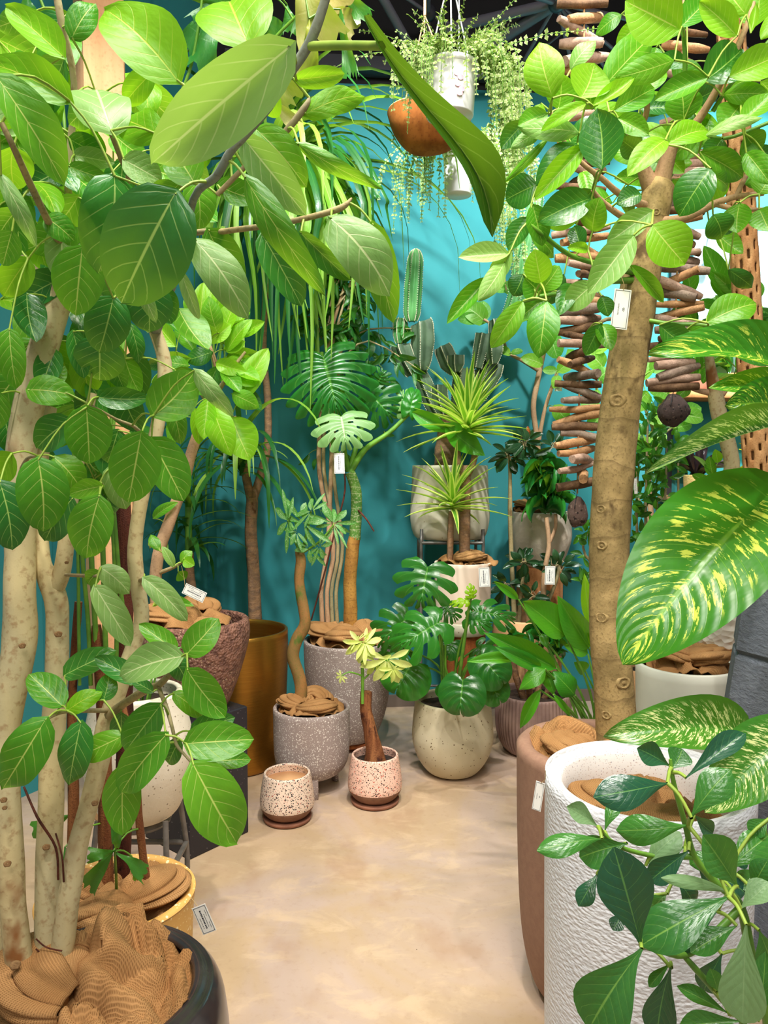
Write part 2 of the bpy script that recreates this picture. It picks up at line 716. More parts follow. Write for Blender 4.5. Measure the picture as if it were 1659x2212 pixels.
def strap(T, mat, base, az, el, L, w, droop, n=10, name='leaf', tipw=0.15, fold=0.15):
    """arching strap leaf built as its own folded ribbon"""
    p = V(base)
    e = el
    pts = []
    st = L / n
    for i in range(n + 1):
        pts.append((p.copy(), e))
        p = p + V((math.cos(az) * math.cos(e), math.sin(az) * math.cos(e), math.sin(e))) * st
        e = max(e - droop / n * (1 + 0.8 * i / n), -1.52)
    if not all(in_room(q) for q, _ in pts):
        return None
    side = V((-math.sin(az), math.cos(az), 0))
    vs, uvs, fs = [], [], []
    for i, (q, e) in enumerate(pts):
        u = i / n
        ww = w * 0.5 * min(1, 0.55 + u * 3) * (1 - u ** 2.2 * (1 - tipw) if u < 1 else 0.06)
        nr = V((-math.cos(az) * math.sin(e), -math.sin(az) * math.sin(e), math.cos(e)))
        for j, t in enumerate((-1, 0, 1)):
            vs.append(q + side * ww * t + nr * abs(t) * ww * fold * 2)
            uvs.append((u, j / 2))
    for i in range(n):
        for j in range(2):
            k = i * 3 + j
            fs.append((k, k + 1, k + 4, k + 3))
    return T.add(name, MB().put(vs, fs, uvs), mat)


# ------------------------------------------------------------------ pots, cloth, tags
def pot_profile(shape, t=0.02, soil=0.88):
    """shape: (radius, z) list up the outside; adds a rounded rim and the inside"""
    R, Z = shape[-1]
    pr = list(shape)
    k = t * 0.25
    pr[-1] = (R, Z - k)
    pr += [(R - k, Z), (R - t + k, Z), (R - t, Z - k)]
    zs = Z * soil
    # inner wall follows the outside down to the soil
    inner = [(r - t, z) for r, z in shape if zs < z < Z - 2 * k]
    for r, z in sorted(inner, key=lambda a: -a[1]):
        pr.append((max(r, 0.01), z))
    rs = R
    for (r0, z0), (r1, z1) in zip(shape, shape[1:]):
        if z0 <= zs <= z1:
            rs = r0 + (r1 - r0) * (zs - z0) / max(1e-6, z1 - z0)
    pr.append((rs - t, zs))
    return pr, rs - t, zs


def smooth_shape(pts, n=6):
    path = catmull([(V((r, z, 0)), 0) for r, z in pts], n)
    return [(p.x, p.y) for p, _ in path]


def make_pot(T, base, shape, mat, t=0.02, soil=0.88, soilmat=None, seg=56, rmod=None, name='pot', smooth_n=6):
    sh = smooth_shape(shape, smooth_n) if smooth_n else shape
    pr, rs, zs = pot_profile(sh, t, soil)
    o = T.add(name, lathe(base, pr, seg, rmod), mat)
    # soil fill
    c = V(base)
    disc = [(c.x, c.y, c.z + zs + 0.006)]
    fs = []
    n = 24
    for i in range(n):
        a = 2 * math.pi * i / n
        disc.append((c.x + rs * math.cos(a), c.y + rs * math.sin(a), c.z + zs + rng.uniform(0, 0.006)))
    for i in range(n):
        fs.append((0, 1 + i, 1 + (i + 1) % n))
    if soilmat:
        T.add('soil', MB().put(disc, fs), soilmat)
    return o


def burlap(T, c, r, z, mat, amp=0.05, seed=0, rise=0.0, over=None, name='burlap_cover', nr=20, na=84, swags=3, folds=3.0):
    """crumpled sacking laid over the pot mouth; over: list of (angle, spread, reach, height)"""
    off = V((seed * 3.7, seed * 1.9, seed))
    vs, uvs, fs = [], [], []
    for i in range(nr + 1):
        q = i / nr
        for k in range(na):
            th = 2 * math.pi * k / na
            rad = r * q
            lift = 0
            for (a0, sp, reach, h) in (over or []):
                dlt = (th - a0 + math.pi) % (2 * math.pi) - math.pi
                g = math.exp(-(dlt / sp) ** 2)
                rad += g * reach * q ** 2.5
                lift += g * h * math.sin(math.pi * min(1, q * 0.75 + 0.1))
                if q > 0.86:
                    lift -= g * h * (q - 0.86) * 6.5
            x, y = rad * math.cos(th), rad * math.sin(th)
            p = V((x, y, 0)) / r * folds * 0.62 + off
            warp = V((noise.noise(p * 0.8), noise.noise(p * 0.8 + V((9, 2, 4))), 0)) * 1.1
            n1 = min(1, abs(noise.noise(p * 0.9 + warp)) * 3.2) ** 0.8
            n2 = min(1, abs(noise.noise(p * 1.7 + warp * 1.6 + V((5, 5, 5)))) * 3.0) ** 0.8
            hh = amp * (1.15 * n1 + 0.5 * n2 - 0.75 + 0.5 * noise.noise(p * 0.5))
            edge = 1 - 0.55 * q ** 4
            zz = z + hh * edge + lift + rise * (1 - q) ** 1.3
            x += amp * 0.35 * noise.noise(p * 1.3 + V((1, 8, 3))) * (1 - q ** 6)
            y += amp * 0.35 * noise.noise(p * 1.3 + V((7, 1, 9))) * (1 - q ** 6)
            vs.append((c[0] + x, c[1] + y, zz))
            uvs.append((x + 0.5, y + 0.5))
    for i in range(nr):
        for k in range(na):
            k2 = (k + 1) % na
            fs.append((i * na + k, i * na + k2, (i + 1) * na + k2, (i + 1) * na + k))
    # gathered, twisted swathes of the same cloth lying in the pot mouth
    rr_ = random.Random(seed * 13 + 1)
    for s_ in range(swags):
        a0 = rr_.uniform(0, 6.28) if s_ else -2.2
        sweep = rr_.uniform(1.3, 2.4) * rr_.choice((-1, 1))
        q0, q1 = rr_.uniform(.30, .55), rr_.uniform(.55, .72)
        wd = r * rr_.uniform(.34, .46)
        pl, tw = rr_.choice((7, 8, 9)), rr_.uniform(-1.6, 1.6)
        nu_, nv_ = 26, 72
        b = len(vs)
        for i in range(nu_ + 1):
            u = i / nu_
            th = a0 + sweep * u
            q = q0 + (q1 - q0) * math.sin(math.pi * u)
            ctr = V((c[0] + r * q * math.cos(th), c[1] + r * q * math.sin(th), z + amp * .35 + rise * (1 - q) + amp * .5 * math.sin(math.pi * u)))
            out = V((math.cos(th), math.sin(th), 0))
            ts = math.sin(math.pi * (.12 + .76 * u)) ** .7
            for j in range(nv_):
                ph = 2 * math.pi * j / nv_
                m_ = .9 + .26 * (abs(math.sin(pl * .5 * ph + tw * u * 2 + 1.5 * noise.noise(V((u * 2.5, ph * .6, s_))))) - .5) + .10 * math.sin(2 * ph + 3 * u + s_) + .28 * noise.noise(V((math.cos(ph) * 1.2, math.sin(ph) * 1.2, u * 3 + s_ * 7)) + off)
                pt = ctr + out * math.cos(ph) * wd * m_ * ts + V((0, 0, math.sin(ph) * wd * .42 * m_ * ts))
                vs.append(pt)
                uvs.append((u * r * abs(sweep) * .6 + s_ * .37, j / nv_ * wd * 5))
        for i in range(nu_):
            for j in range(nv_):
                j2 = (j + 1) % nv_
                fs.append((b + i * nv_ + j, b + i * nv_ + j2, b + (i + 1) * nv_ + j2, b + (i + 1) * nv_ + j))
    o = T.add(name, MB().put(vs, fs, uvs), mat)
    m = o.modifiers.new('thickness', 'SOLIDIFY')
    m.thickness = 0.004
    return o


def text_mb(s, size, M):
    cu = bpy.data.curves.new('lettering', 'FONT')
    cu.body = s
    cu.size = size
    cu.align_x = 'CENTER'
    cu.align_y = 'CENTER'
    cu.resolution_u = 2
    ob = bpy.data.objects.new('lettering', cu)
    me = bpy.data.meshes.new_from_object(ob)
    vs = [M @ v.co for v in me.vertices]
    fs = [tuple(p.vertices) for p in me.polygons]
    bpy.data.objects.remove(ob)
    bpy.data.curves.remove(cu)
    bpy.data.meshes.remove(me)
    return vs, fs


def price_tag(label, px, py, d, w, h, rot=0.0, style='price', anchor=None, yaw=0.0):
    """card tag on a string; px,py = centre of the card in the photo, w,h in photo pixels"""
    c = P(px, py, d)
    W_, H_ = PX(w, d), PX(h, d)
    R = (Matrix.Rotation(yaw, 4, 'Z') @ Matrix.Rotation(math.radians(90), 4, 'X') @ Matrix.Rotation(rot, 4, 'Z'))
    M = Matrix.Translation(c) @ R
    T = Thing('price_tag', label, 'price tag', c)

    def rect(x0, y0, x1, y1, z0, z1):
        vs = [M @ V(v) for v in ((x0, y0, z0), (x1, y0, z0), (x1, y1, z0), (x0, y1, z0), (x0, y0, z1), (x1, y0, z1), (x1, y1, z1), (x0, y1, z1))]
        return vs, [(3, 2, 1, 0), (4, 5, 6, 7), (0, 1, 5, 4), (1, 2, 6, 5), (2, 3, 7, 6), (3, 0, 4, 7)]
    th = 0.0006
    card = T.add('card', MB().put(*rect(-W_ / 2, -H_ / 2, W_ / 2, H_ / 2, -th, th)), MAT['card'], smooth=False)
    pr = MB()
    e = W_ * 0.07
    lw = W_ * 0.025
    x0, y0, x1, y1 = -W_ / 2 + e, -H_ / 2 + e, W_ / 2 - e, H_ / 2 - e
    for r_ in ((x0, y0, x1, y0 + lw), (x0, y1 - lw, x1, y1), (x0, y0, x0 + lw, y1), (x1 - lw, y0, x1, y1)):
        pr.put(*rect(*r_, th, th + 0.0003))
    Q = M @ Matrix.Translation((0, 0, th + 0.0004)) @ Matrix.Rotation(math.radians(90), 4, 'Z')
    if style == 'logo':
        pr.put(*text_mb('barrel plants', W_ * 0.13, Q @ Matrix.Translation((0, W_ * 0.16, 0))))
        # leaf-sprout emblem: little barrel strokes with three leaves
        for k in (-2, -1, 0, 1, 2):
            a = k * 0.42
            for s0, s1 in ((0.05, 0.10), (0.12, 0.17)):
                pa, pb = W_ * s0, W_ * s1
                q = Q @ Matrix.Translation((0, -W_ * 0.06, 0)) @ Matrix.Rotation(a, 4, 'Z')
                pr.put([q @ V(v) for v in ((-W_ * 0.014, -pa, 0), (W_ * 0.014, -pa, 0), (W_ * 0.01, -pb, 0), (-W_ * 0.01, -pb, 0))], [(3, 2, 1, 0)])
    else:
        # rows of small unreadable print, one bold line, and a price dash
        for row, x, a, b, t in ((0, -0.24, -0.30, 0.05, 0.03), (1, -0.05, -0.32, 0.32, 0.10), (2, 0.12, -0.28, 0.2, 0.035), (3, 0.28, -0.34, -0.16, 0.03), (4, 0.28, 0.1, 0.3, 0.03)):
            y = a
            while y < b:
                ln = rng.uniform(0.03, 0.07)
                pr.put(*rect((x - t / 2) * W_, y * H_, (x + t / 2) * W_, (y + ln * 0.6) * H_, th, th + 0.0003))
                y += ln
    T.add('print', pr, MAT['ink'], card, kind='stuff', smooth=False)
    if anchor:
        A = P(*anchor)
        top = M @ V((0, H_ / 2 - e * 1.5, 0))
        sag = (A + top) / 2 + V((0.004, -0.003, -0.004))
        T.add('string', tube([(A, 0.0008), (sag, 0.0008), (top, 0.0008)], 5, 3), MAT['twine'])
    return T


MAT = {}

# ------------------------------------------------------------------ material library
MAT['card'] = mat_plain('tag_card', (245, 243, 236), rough=0.6)
MAT['ink'] = mat_plain('tag_ink', (25, 30, 50), rough=0.6)
MAT['twine'] = mat_plain('twine', (190, 160, 110), rough=0.9)
MAT['soil'] = mat_plain('potting_soil', (58, 40, 28), (28, 20, 15), 40, rough=1, bump=0.8, bscale=120)
MAT['burlap'] = mat_burlap('burlap_sacking', (192, 146, 96), (168, 122, 76))

VEIN = (225, 235, 130)
MAT['ficus'] = mat_leaf('banyan_fig_leaf', (62, 140, 34), (112, 178, 40), VEIN, n=6, k=1.1, vw=0.11, mid=0.045, rough=0.36, trans=0.36)
MAT['ficus_dark'] = mat_leaf('banyan_fig_leaf_dark', (34, 108, 46), (58, 138, 40), (190, 220, 120), n=6, k=1.1, vw=0.11, mid=0.045, rough=0.3, trans=0.25)
MAT['ficus_lime'] = mat_leaf('banyan_fig_leaf_backlit', (110, 180, 25), (140, 200, 35), (225, 235, 90), n=6, k=1.1, vw=0.10, mid=0.04, rough=0.42, trans=0.5)  # lime base colour paints in the glow of backlit undersides
MAT['ficus_pale'] = mat_leaf('banyan_fig_leaf_underside', (126, 170, 92), (150, 186, 110), (230, 238, 180), n=6, k=1.1, vw=0.14, mid=0.06, rough=0.4, trans=0.35)
MAT['alt'] = mat_leaf('council_tree_leaf', (66, 142, 26), (112, 176, 34), (205, 225, 110), n=9, k=0.8, vw=0.09, mid=0.04, rough=0.36, trans=0.36)
MAT['alt_dark'] = mat_leaf('council_tree_leaf_dark', (28, 92, 34), (52, 122, 28), (150, 195, 80), n=9, k=0.8, vw=0.09, mid=0.04, rough=0.3, trans=0.25)
MAT['alt_lime'] = mat_leaf('council_tree_leaf_lime_backlit', (118, 188, 26), (150, 208, 40), (228, 240, 120), n=9, k=0.8, vw=0.10, mid=0.04, rough=0.4, trans=0.5)  # lime paints in backlit glow on the tree; golden fig's own leaf colour
MAT['alt_pale'] = mat_leaf('council_tree_leaf_underside', (122, 172, 80), (150, 190, 96), (225, 235, 170), n=9, k=0.8, vw=0.12, mid=0.05, rough=0.42, trans=0.35)
MAT['clusia'] = mat_leaf('umbrella_leaf', (40, 104, 48), (66, 136, 50), (150, 196, 90), n=8, k=0.9, vw=0.06, mid=0.05, rough=0.26, trans=0.22, veinmix=0.5, spec=0.6)
MAT['clusia_dark'] = mat_leaf('umbrella_leaf_dark', (20, 74, 62), (34, 92, 56), (120, 180, 90), n=8, k=0.9, vw=0.05, mid=0.05, rough=0.24, trans=0.15, veinmix=0.5, spec=0.6)
MAT['clusia_pale'] = mat_leaf('umbrella_leaf_underside', (120, 158, 110), (136, 172, 120), (175, 205, 150), n=8, k=0.9, vw=0.05, mid=0.04, rough=0.45, trans=0.25, veinmix=0.4)
MAT['dieff'] = mat_leaf('dumb_cane_leaf', (34, 112, 26), (62, 146, 26), (150, 205, 70), n=13, k=1.1, vw=0.10, mid=0.07, rough=0.3, trans=0.3, veinmix=0.4, vari=((214, 228, 90), 0.545, 1.5), spec=0.5, wav=0.28)
MAT['dieff_fine'] = mat_leaf('dumb_cane_leaf_speckled', (44, 112, 34), (60, 128, 34), (90, 160, 60), n=18, k=0.9, vw=0.05, mid=0.06, rough=0.3, trans=0.28, veinmix=0.3, vari=((236, 240, 165), 0.53, 2.3), spec=0.6)
MAT['monst'] = mat_leaf('swiss_cheese_leaf', (22, 92, 32), (46, 126, 34), (110, 175, 70), n=8, k=0.6, vw=0.07, mid=0.045, rough=0.27, trans=0.22, veinmix=0.6, spec=0.55)
MAT['monst_pale'] = mat_leaf('swiss_cheese_leaf_pale', (112, 160, 92), (134, 178, 104), (220, 232, 190), n=8, k=0.6, vw=0.08, mid=0.05, rough=0.36, trans=0.3)
MAT['monst_lime'] = mat_leaf('swiss_cheese_leaf_new', (150, 205, 20), (170, 215, 40), (205, 230, 90), n=8, k=0.6, vw=0.07, mid=0.05, rough=0.35, trans=0.4)
MAT['philo'] = mat_leaf('philodendron_leaf', (44, 128, 30), (78, 156, 32), (140, 200, 70), n=14, k=1.1, vw=0.05, mid=0.05, rough=0.3, trans=0.3, veinmix=0.45, spec=0.55)
MAT['philo_lime'] = mat_leaf('philodendron_leaf_new', (140, 200, 30), (160, 212, 50), (215, 238, 120), n=14, k=1.1, vw=0.05, mid=0.05, rough=0.32, trans=0.4, veinmix=0.4)
MAT['strap_lime'] = mat_leaf('dracaena_leaf_light', (118, 168, 52), (156, 198, 78), (205, 225, 140), n=1, k=0, vw=0.01, mid=0.12, rough=0.4, trans=0.4, veinmix=0.4)
MAT['strap_dark'] = mat_leaf('dracaena_leaf_dark', (24, 84, 40), (48, 112, 40), (80, 140, 60), n=1, k=0, vw=0.01, mid=0.12, rough=0.33, trans=0.25, veinmix=0.3)
MAT['compacta'] = mat_leaf('compact_dracaena_leaf', (16, 86, 34), (44, 128, 40), (90, 160, 70), n=1, k=0, vw=0.01, mid=0.12, rough=0.28, trans=0.22, veinmix=0.3)
MAT['yucca'] = mat_leaf('striped_yucca_leaf', (70, 140, 40), (100, 164, 46), (130, 180, 60), n=1, k=0, vw=0.01, mid=0.1, rough=0.4, trans=0.35, veinmix=0.2, edge=((224, 232, 120), 0.45))
MAT['elastica'] = mat_leaf('rubber_fig_leaf', (22, 60, 38), (44, 82, 46), (96, 120, 70), n=9, k=0.8, vw=0.05, mid=0.06, rough=0.25, trans=0.12, veinmix=0.4, spec=0.6)
MAT['elastica_red'] = mat_leaf('rubber_fig_sheath', (150, 60, 34), (170, 80, 40), (190, 110, 60), mid=0.05, trans=0.2)
MAT['slender'] = mat_leaf('slender_tree_leaf', (26, 90, 34), (70, 134, 44), (120, 170, 80), n=5, k=0.9, vw=0.04, mid=0.08, rough=0.33, trans=0.28, veinmix=0.3)
MAT['small'] = mat_leaf('small_shrub_leaf', (20, 84, 30), (84, 156, 34), (130, 185, 70), n=5, k=0.9, vw=0.04, mid=0.08, rough=0.28, trans=0.25, veinmix=0.3)
MAT['pach_var'] = mat_leaf('pale_money_tree_leaf', (214, 226, 110), (232, 236, 150), (200, 215, 110), n=8, k=0.9, vw=0.04, mid=0.05, rough=0.4, trans=0.35, veinmix=0.3, vari=((130, 170, 40), 0.60, 2.6))
MAT['pach'] = mat_leaf('mottled_money_tree_leaf', (60, 138, 50), (84, 160, 62), (170, 205, 130), n=8, k=0.9, vw=0.06, mid=0.06, rough=0.35, trans=0.3, veinmix=0.4, vari=((196, 220, 160), 0.54, 3.0))
MAT['vine'] = mat_leaf('variegated_vine_leaf', (172, 194, 112), (206, 218, 150), (130, 164, 76), n=3, k=0, vw=0.01, mid=0.5, rough=0.45, trans=0.35, veinmix=0.55, edge=((240, 240, 205), 0.6))
MAT['fish'] = mat_leaf('fishtail_palm_leaf', (42, 118, 50), (70, 140, 40), (110, 170, 80), n=1, k=0, vw=0.01, mid=0.02, rough=0.35, trans=0.35, veinmix=0.2)
MAT['fish_yel'] = mat_leaf('fishtail_palm_leaf_aged', (140, 156, 44), (176, 150, 92), (196, 180, 110), n=1, k=0, vw=0.01, mid=0.02, rough=0.5, trans=0.45, veinmix=0.2)
MAT['fiddle'] = mat_leaf('climbing_fig_leaf', (92, 160, 60), (150, 200, 60), (220, 235, 160), n=6, k=0.9, vw=0.1, mid=0.05, rough=0.4, trans=0.4)
MAT['dark_plant'] = mat_leaf('black_bromeliad_leaf', (30, 24, 28), (60, 40, 48), (80, 60, 60), mid=0.05, rough=0.3, trans=0.05)
MAT['croton'] = mat_leaf('croton_leaf', (150, 170, 30), (220, 200, 40), (235, 220, 80), mid=0.06, rough=0.35, trans=0.3)

MAT['stalk'] = mat_plain('leaf_stalk_green', (160, 186, 72), (136, 166, 58), 20, rough=0.5)
MAT['stem'] = mat_plain('green_stem', (110, 160, 50), (84, 134, 40), 20, rough=0.45)
MAT['twig'] = mat_bark('twig_bark', (150, 140, 104), (176, 156, 112), (112, 88, 58), bump=0.3)
MAT['twig_grey'] = mat_bark('twig_bark_grey', (126, 138, 128), (150, 156, 138), (108, 100, 84), bump=0.2)
MAT['bark_l'] = mat_bark('pale_banyan_bark', (208, 190, 140), (186, 174, 134), (140, 92, 50), bump=0.4, scale=9, spot=0.59)
MAT['bark_r'] = mat_bark('tan_tree_bark', (186, 158, 106), (144, 122, 78), (96, 76, 46), ring=3.1, bump=0.45, scale=17, stretch=(1, 1, 0.8), spot=0.57)
MAT['bark_c'] = mat_bark('pink_grey_bark', (198, 160, 124), (176, 140, 108), (140, 104, 76), bump=0.4, scale=20)
MAT['bark_drac'] = mat_bark('dracaena_bark', (182, 140, 104), (150, 120, 96), (110, 76, 52), ring=22, bump=0.6, scale=24, stretch=(1, 1, 2))
MAT['bark_fibre'] = mat_bark('fibrous_palm_bark', (160, 104, 62), (112, 64, 36), (66, 32, 20), bump=1.0, scale=30, stretch=(1.6, 1.6, 0.12), spot=0.56)
MAT['bark_rust'] = mat_bark('dark_red_palm_fibre', (98, 50, 34), (70, 34, 24), (40, 20, 14), bump=1.0, scale=40, stretch=(1.5, 1.5, 0.2), spot=0.6)
MAT['bark_pach'] = mat_bark('money_tree_bark', (166, 116, 66), (136, 108, 62), (92, 110, 44), bump=0.5, scale=16, spot=0.58)
MAT['bark_philo'] = mat_bark('ringed_philodendron_stem', (190, 142, 68), (160, 112, 52), (96, 62, 30), ring=9, bump=0.6, scale=16)
MAT['scar'] = mat_bark('branch_scar', (150, 116, 76), (120, 88, 54), (82, 56, 34), bump=0.5, scale=60, stretch=(1, 1, 1))
MAT['green_cane'] = mat_bark('ringed_green_cane', (96, 136, 50), (70, 116, 44), (214, 206, 170), ring=9, bump=0.3, scale=14, spot=0.74)
MAT['cactus'] = mat_plain('old_cactus_skin', (88, 112, 84), (64, 86, 62), 10, rough=0.55, bump=0.2, bscale=30)
MAT['cactus_new'] = mat_plain('young_cactus_skin', (74, 142, 76), (96, 160, 92), 8, rough=0.5)
MAT['spine'] = mat_plain('cactus_areoles', (226, 218, 190), rough=0.9)
MAT['drift'] = [mat_bark('driftwood_%d' % i, a, b, c, bump=0.5, scale=22, stretch=(1.2, 1.2, 1.2)) for i, (a, b, c) in enumerate((
    ((198, 152, 106), (168, 124, 84), (104, 72, 46)), ((158, 138, 120), (128, 108, 94), (80, 62, 50)),
    ((196, 164, 144), (162, 132, 112), (112, 86, 68)), ((126, 96, 68), (96, 70, 48), (50, 36, 26))))]
MAT['lava'] = mat_speck('lava_stone', (96, 76, 68), [(55, 0.30, (46, 34, 30)), (90, 0.25, (130, 108, 96))], rough=0.95, bump=1.0, bscale=45)
MAT['lava_dark'] = mat_speck('lava_stone_dark', (66, 52, 48), [(60, 0.3, (30, 24, 22)), (95, 0.22, (96, 78, 70))], rough=0.95, bump=1.0, bscale=45)
MAT['cholla'] = mat_bark('cholla_wood', (200, 152, 100), (176, 124, 76), (128, 82, 46), bump=0.6, scale=26, stretch=(1.2, 1.2, 0.25))
MAT['wood'] = mat_bark('shelf_wood', (206, 150, 96), (184, 126, 76), (150, 98, 58), bump=0.2, scale=10, stretch=(0.3, 3, 3))
MAT['wood_red'] = mat_bark('red_brown_stump_wood', (156, 88, 44), (124, 64, 30), (88, 42, 20), bump=0.4, scale=14, stretch=(2, 2, 0.3))
MAT['stump'] = mat_bark('pale_stump_wood', (204, 140, 88), (176, 108, 62), (132, 76, 42), bump=0.5, scale=12, stretch=(2, 2, 0.3))
MAT['post'] = mat_bark('plywood_post', (226, 176, 128), (214, 160, 112), (196, 140, 96), bump=0.08, scale=8, stretch=(2, 2, 0.2), spot=0.7)

MAT['p_dark'] = mat_plain('black_gloss_glaze', (62, 56, 56), (44, 40, 42), 6, rough=0.18, spec=0.6)
MAT['p_yellow'] = mat_speck('ochre_terrazzo', (222, 172, 92), [(70, 0.22, (246, 226, 176)), (120, 0.2, (240, 214, 150))], rough=0.6, c2=(206, 156, 80))
m = NT('rusty_rough_glaze')
_o = m.obj()
_n = m.noise(34, 6, _o, 0.7)
_c = m.mix(m.step(_n, 0.36, 0.62), srgb(112, 74, 62), srgb(164, 116, 96))
_v = m.voro(95, _o)
_c = m.mix(m.math('MULTIPLY', m.step(m.noise(6, 2, _o), 0.5, 0.6), m.math('LESS_THAN', _v, 0.3)), _c, srgb(206, 170, 140))
MAT['p_rust'] = m.done(m.bsdf(_c, 0.55, 0, m.bump(m.math('ADD', _n, m.math('MULTIPLY', _v, 0.5)), 1.0, 0.02), 0.4))
m = NT('brushed_brass')
_o = m.scaled(m.obj(), (1, 1, 60))
_n = m.noise(6, 4, _o)
MAT['p_gold'] = m.done(m.bsdf(m.mix(_n, srgb(196, 146, 60), srgb(150, 104, 40)), 0.32, 0.9, m.bump(_n, 0.25, 0.003)))
MAT['p_grey'] = mat_speck('grey_speckled_stone', (158, 142, 136), [(120, 0.27, (226, 218, 210)), (175, 0.24, (210, 200, 192)), (80, 0.12, (236, 230, 222))], rough=0.6)
MAT['p_terra'] = mat_speck('cream_confetti_glaze', (232, 208, 188), [(125, 0.27, (44, 40, 44)), (110, 0.18, (176, 60, 40)), (105, 0.18, (120, 84, 70)), (170, 0.22, (60, 70, 60)), (90, 0.15, (30, 26, 30))], rough=0.4)
MAT['p_terra2'] = mat_speck('pink_confetti_glaze', (240, 196, 176), [(125, 0.25, (44, 40, 44)), (110, 0.20, (186, 62, 40)), (105, 0.16, (130, 84, 66)), (170, 0.22, (60, 74, 60)), (90, 0.14, (30, 26, 30))], rough=0.4)
MAT['p_clay'] = mat_plain('bare_brown_clay', (138, 98, 76), (122, 84, 64), 20, rough=0.85)
MAT['p_saucer'] = mat_plain('clay_saucer', (148, 98, 74), (128, 82, 62), 20, rough=0.8)
MAT['p_cream'] = mat_speck('cream_pitted_stone', (206, 196, 166), [(60, 0.13, (110, 92, 66)), (34, 0.08, (120, 104, 76))], rough=0.6, c2=(196, 184, 150), bump=0.15)
MAT['p_ball'] = mat_speck('cream_ball_stone', (236, 226, 206), [(80, 0.14, (150, 134, 110)), (44, 0.1, (170, 154, 128))], rough=0.7, c2=(226, 214, 190), bump=0.3)
MAT['p_ribbed'] = mat_plain('mauve_brown_ribbed_clay', (156, 128, 116), (128, 102, 94), 7, rough=0.6)
MAT['p_cactus'] = mat_speck('travertine_planter', (214, 204, 180), [(40, 0.1, (150, 132, 104))], rough=0.7, c2=(196, 188, 166), bump=0.2)
MAT['p_blush'] = mat_plain('blush_stone_planter', (236, 214, 194), (224, 198, 176), 5, rough=0.7, stretch=(1, 1, 0.4))
MAT['p_dent'] = mat_plain('dented_cream_clay', (228, 210, 190), (216, 196, 174), 6, rough=0.75, bump=0.8, bscale=12, bdist=0.012)
MAT['p_tan'] = mat_plain('tan_clay', (226, 176, 126), (210, 158, 110), 6, rough=0.7)
MAT['p_brown'] = mat_plain('matt_brown_planter', (150, 114, 92), (142, 106, 86), 60, rough=0.8, bump=0.1, bscale=300)
m = NT('white_wrinkled_planter')
_o = m.obj()
_vv = m.n('ShaderNodeTexVoronoi', feature='SMOOTH_F1')
_vv.inputs['Scale'].default_value = 95
m.l(m.scaled(_o, (1, 1, 1.9)), _vv.inputs['Vector'])
_h = m.math('ADD', _vv.outputs['Distance'], m.math('MULTIPLY', m.noise(150, 3, m.scaled(_o, (1, 1, 2))), 0.5))
MAT['p_white'] = m.done(m.bsdf(m.mix(m.noise(9, 3, _o), srgb(236, 236, 238), srgb(222, 224, 230)), 0.55, 0, m.bump(_h, 0.5, 0.007), 0.4))
MAT['p_rim'] = mat_speck('speckled_white_rim', (234, 230, 228), [(210, 0.22, (196, 176, 168)), (150, 0.16, (180, 170, 176))], rough=0.6)
MAT['p_matt'] = mat_plain('ivory_planter', (224, 224, 208), (214, 214, 198), 4, rough=0.6)
m = NT('hammered_white_clay')
_h = m.voro(26, m.scaled(m.obj(), (1, 1, 1.2)))
MAT['p_hammer'] = m.done(m.bsdf(srgb(240, 232, 216), 0.6, 0, m.bump(_h, 0.9, 0.02)))
m = NT('slate_planter')
_o = m.obj()
_n = m.noise(40, 6, m.scaled(_o, (1, 1, 2.2)), 0.7)
MAT['p_slate'] = m.done(m.bsdf(m.mix(_n, srgb(84, 92, 106), srgb(164, 172, 184)), 0.75, 0, m.bump(_n, 1.0, 0.02), 0.4))
MAT['p_plastic'] = mat_plain('white_plastic_pot', (240, 238, 240), rough=0.35)
MAT['p_bowl'] = mat_bark('carved_teak_bowl', (182, 112, 48), (154, 88, 34), (110, 58, 22), bump=0.2, scale=8, stretch=(2.5, 1, 1), spot=0.64)
MAT['p_bowl_lip'] = mat_plain('pale_teak_edge', (236, 190, 120), (220, 168, 96), 12, rough=0.6)
MAT['p_peach'] = mat_plain('peach_pot', (238, 204, 164), rough=0.6)
MAT['p_orange'] = mat_plain('orange_clay', (226, 140, 70), rough=0.7)
MAT['p_basket'] = mat_plain('woven_basket', (206, 178, 112), (180, 150, 88), 60, rough=0.9, bump=0.8, bscale=90, stretch=(1, 1, 3))
MAT['p_china'] = mat_speck('blue_and_white_china', (236, 240, 244), [(60, 0.4, (60, 90, 150)), (90, 0.3, (90, 110, 160))], rough=0.2)
MAT['ped'] = mat_speck('black_terrazzo_plinth', (34, 32, 40), [(70, 0.10, (150, 140, 140))], rough=0.5)
MAT['steel'] = mat_plain('dark_steel', (124, 118, 112), (100, 96, 92), 20, rough=0.4, metal=0.3)
MAT['black'] = mat_plain('black_metal', (26, 26, 30), rough=0.5)
MAT['rope'] = mat_plain('white_hanger', (236, 236, 236), rough=0.6)
MAT['jute'] = mat_plain('jute_rope', (196, 158, 110), (160, 124, 84), 60, rough=0.95)
MAT['truss'] = mat_plain('black_truss_paint', (104, 100, 112), rough=0.45)
MAT['truss_node'] = mat_plain('truss_node_paint', (52, 52, 60), rough=0.4)

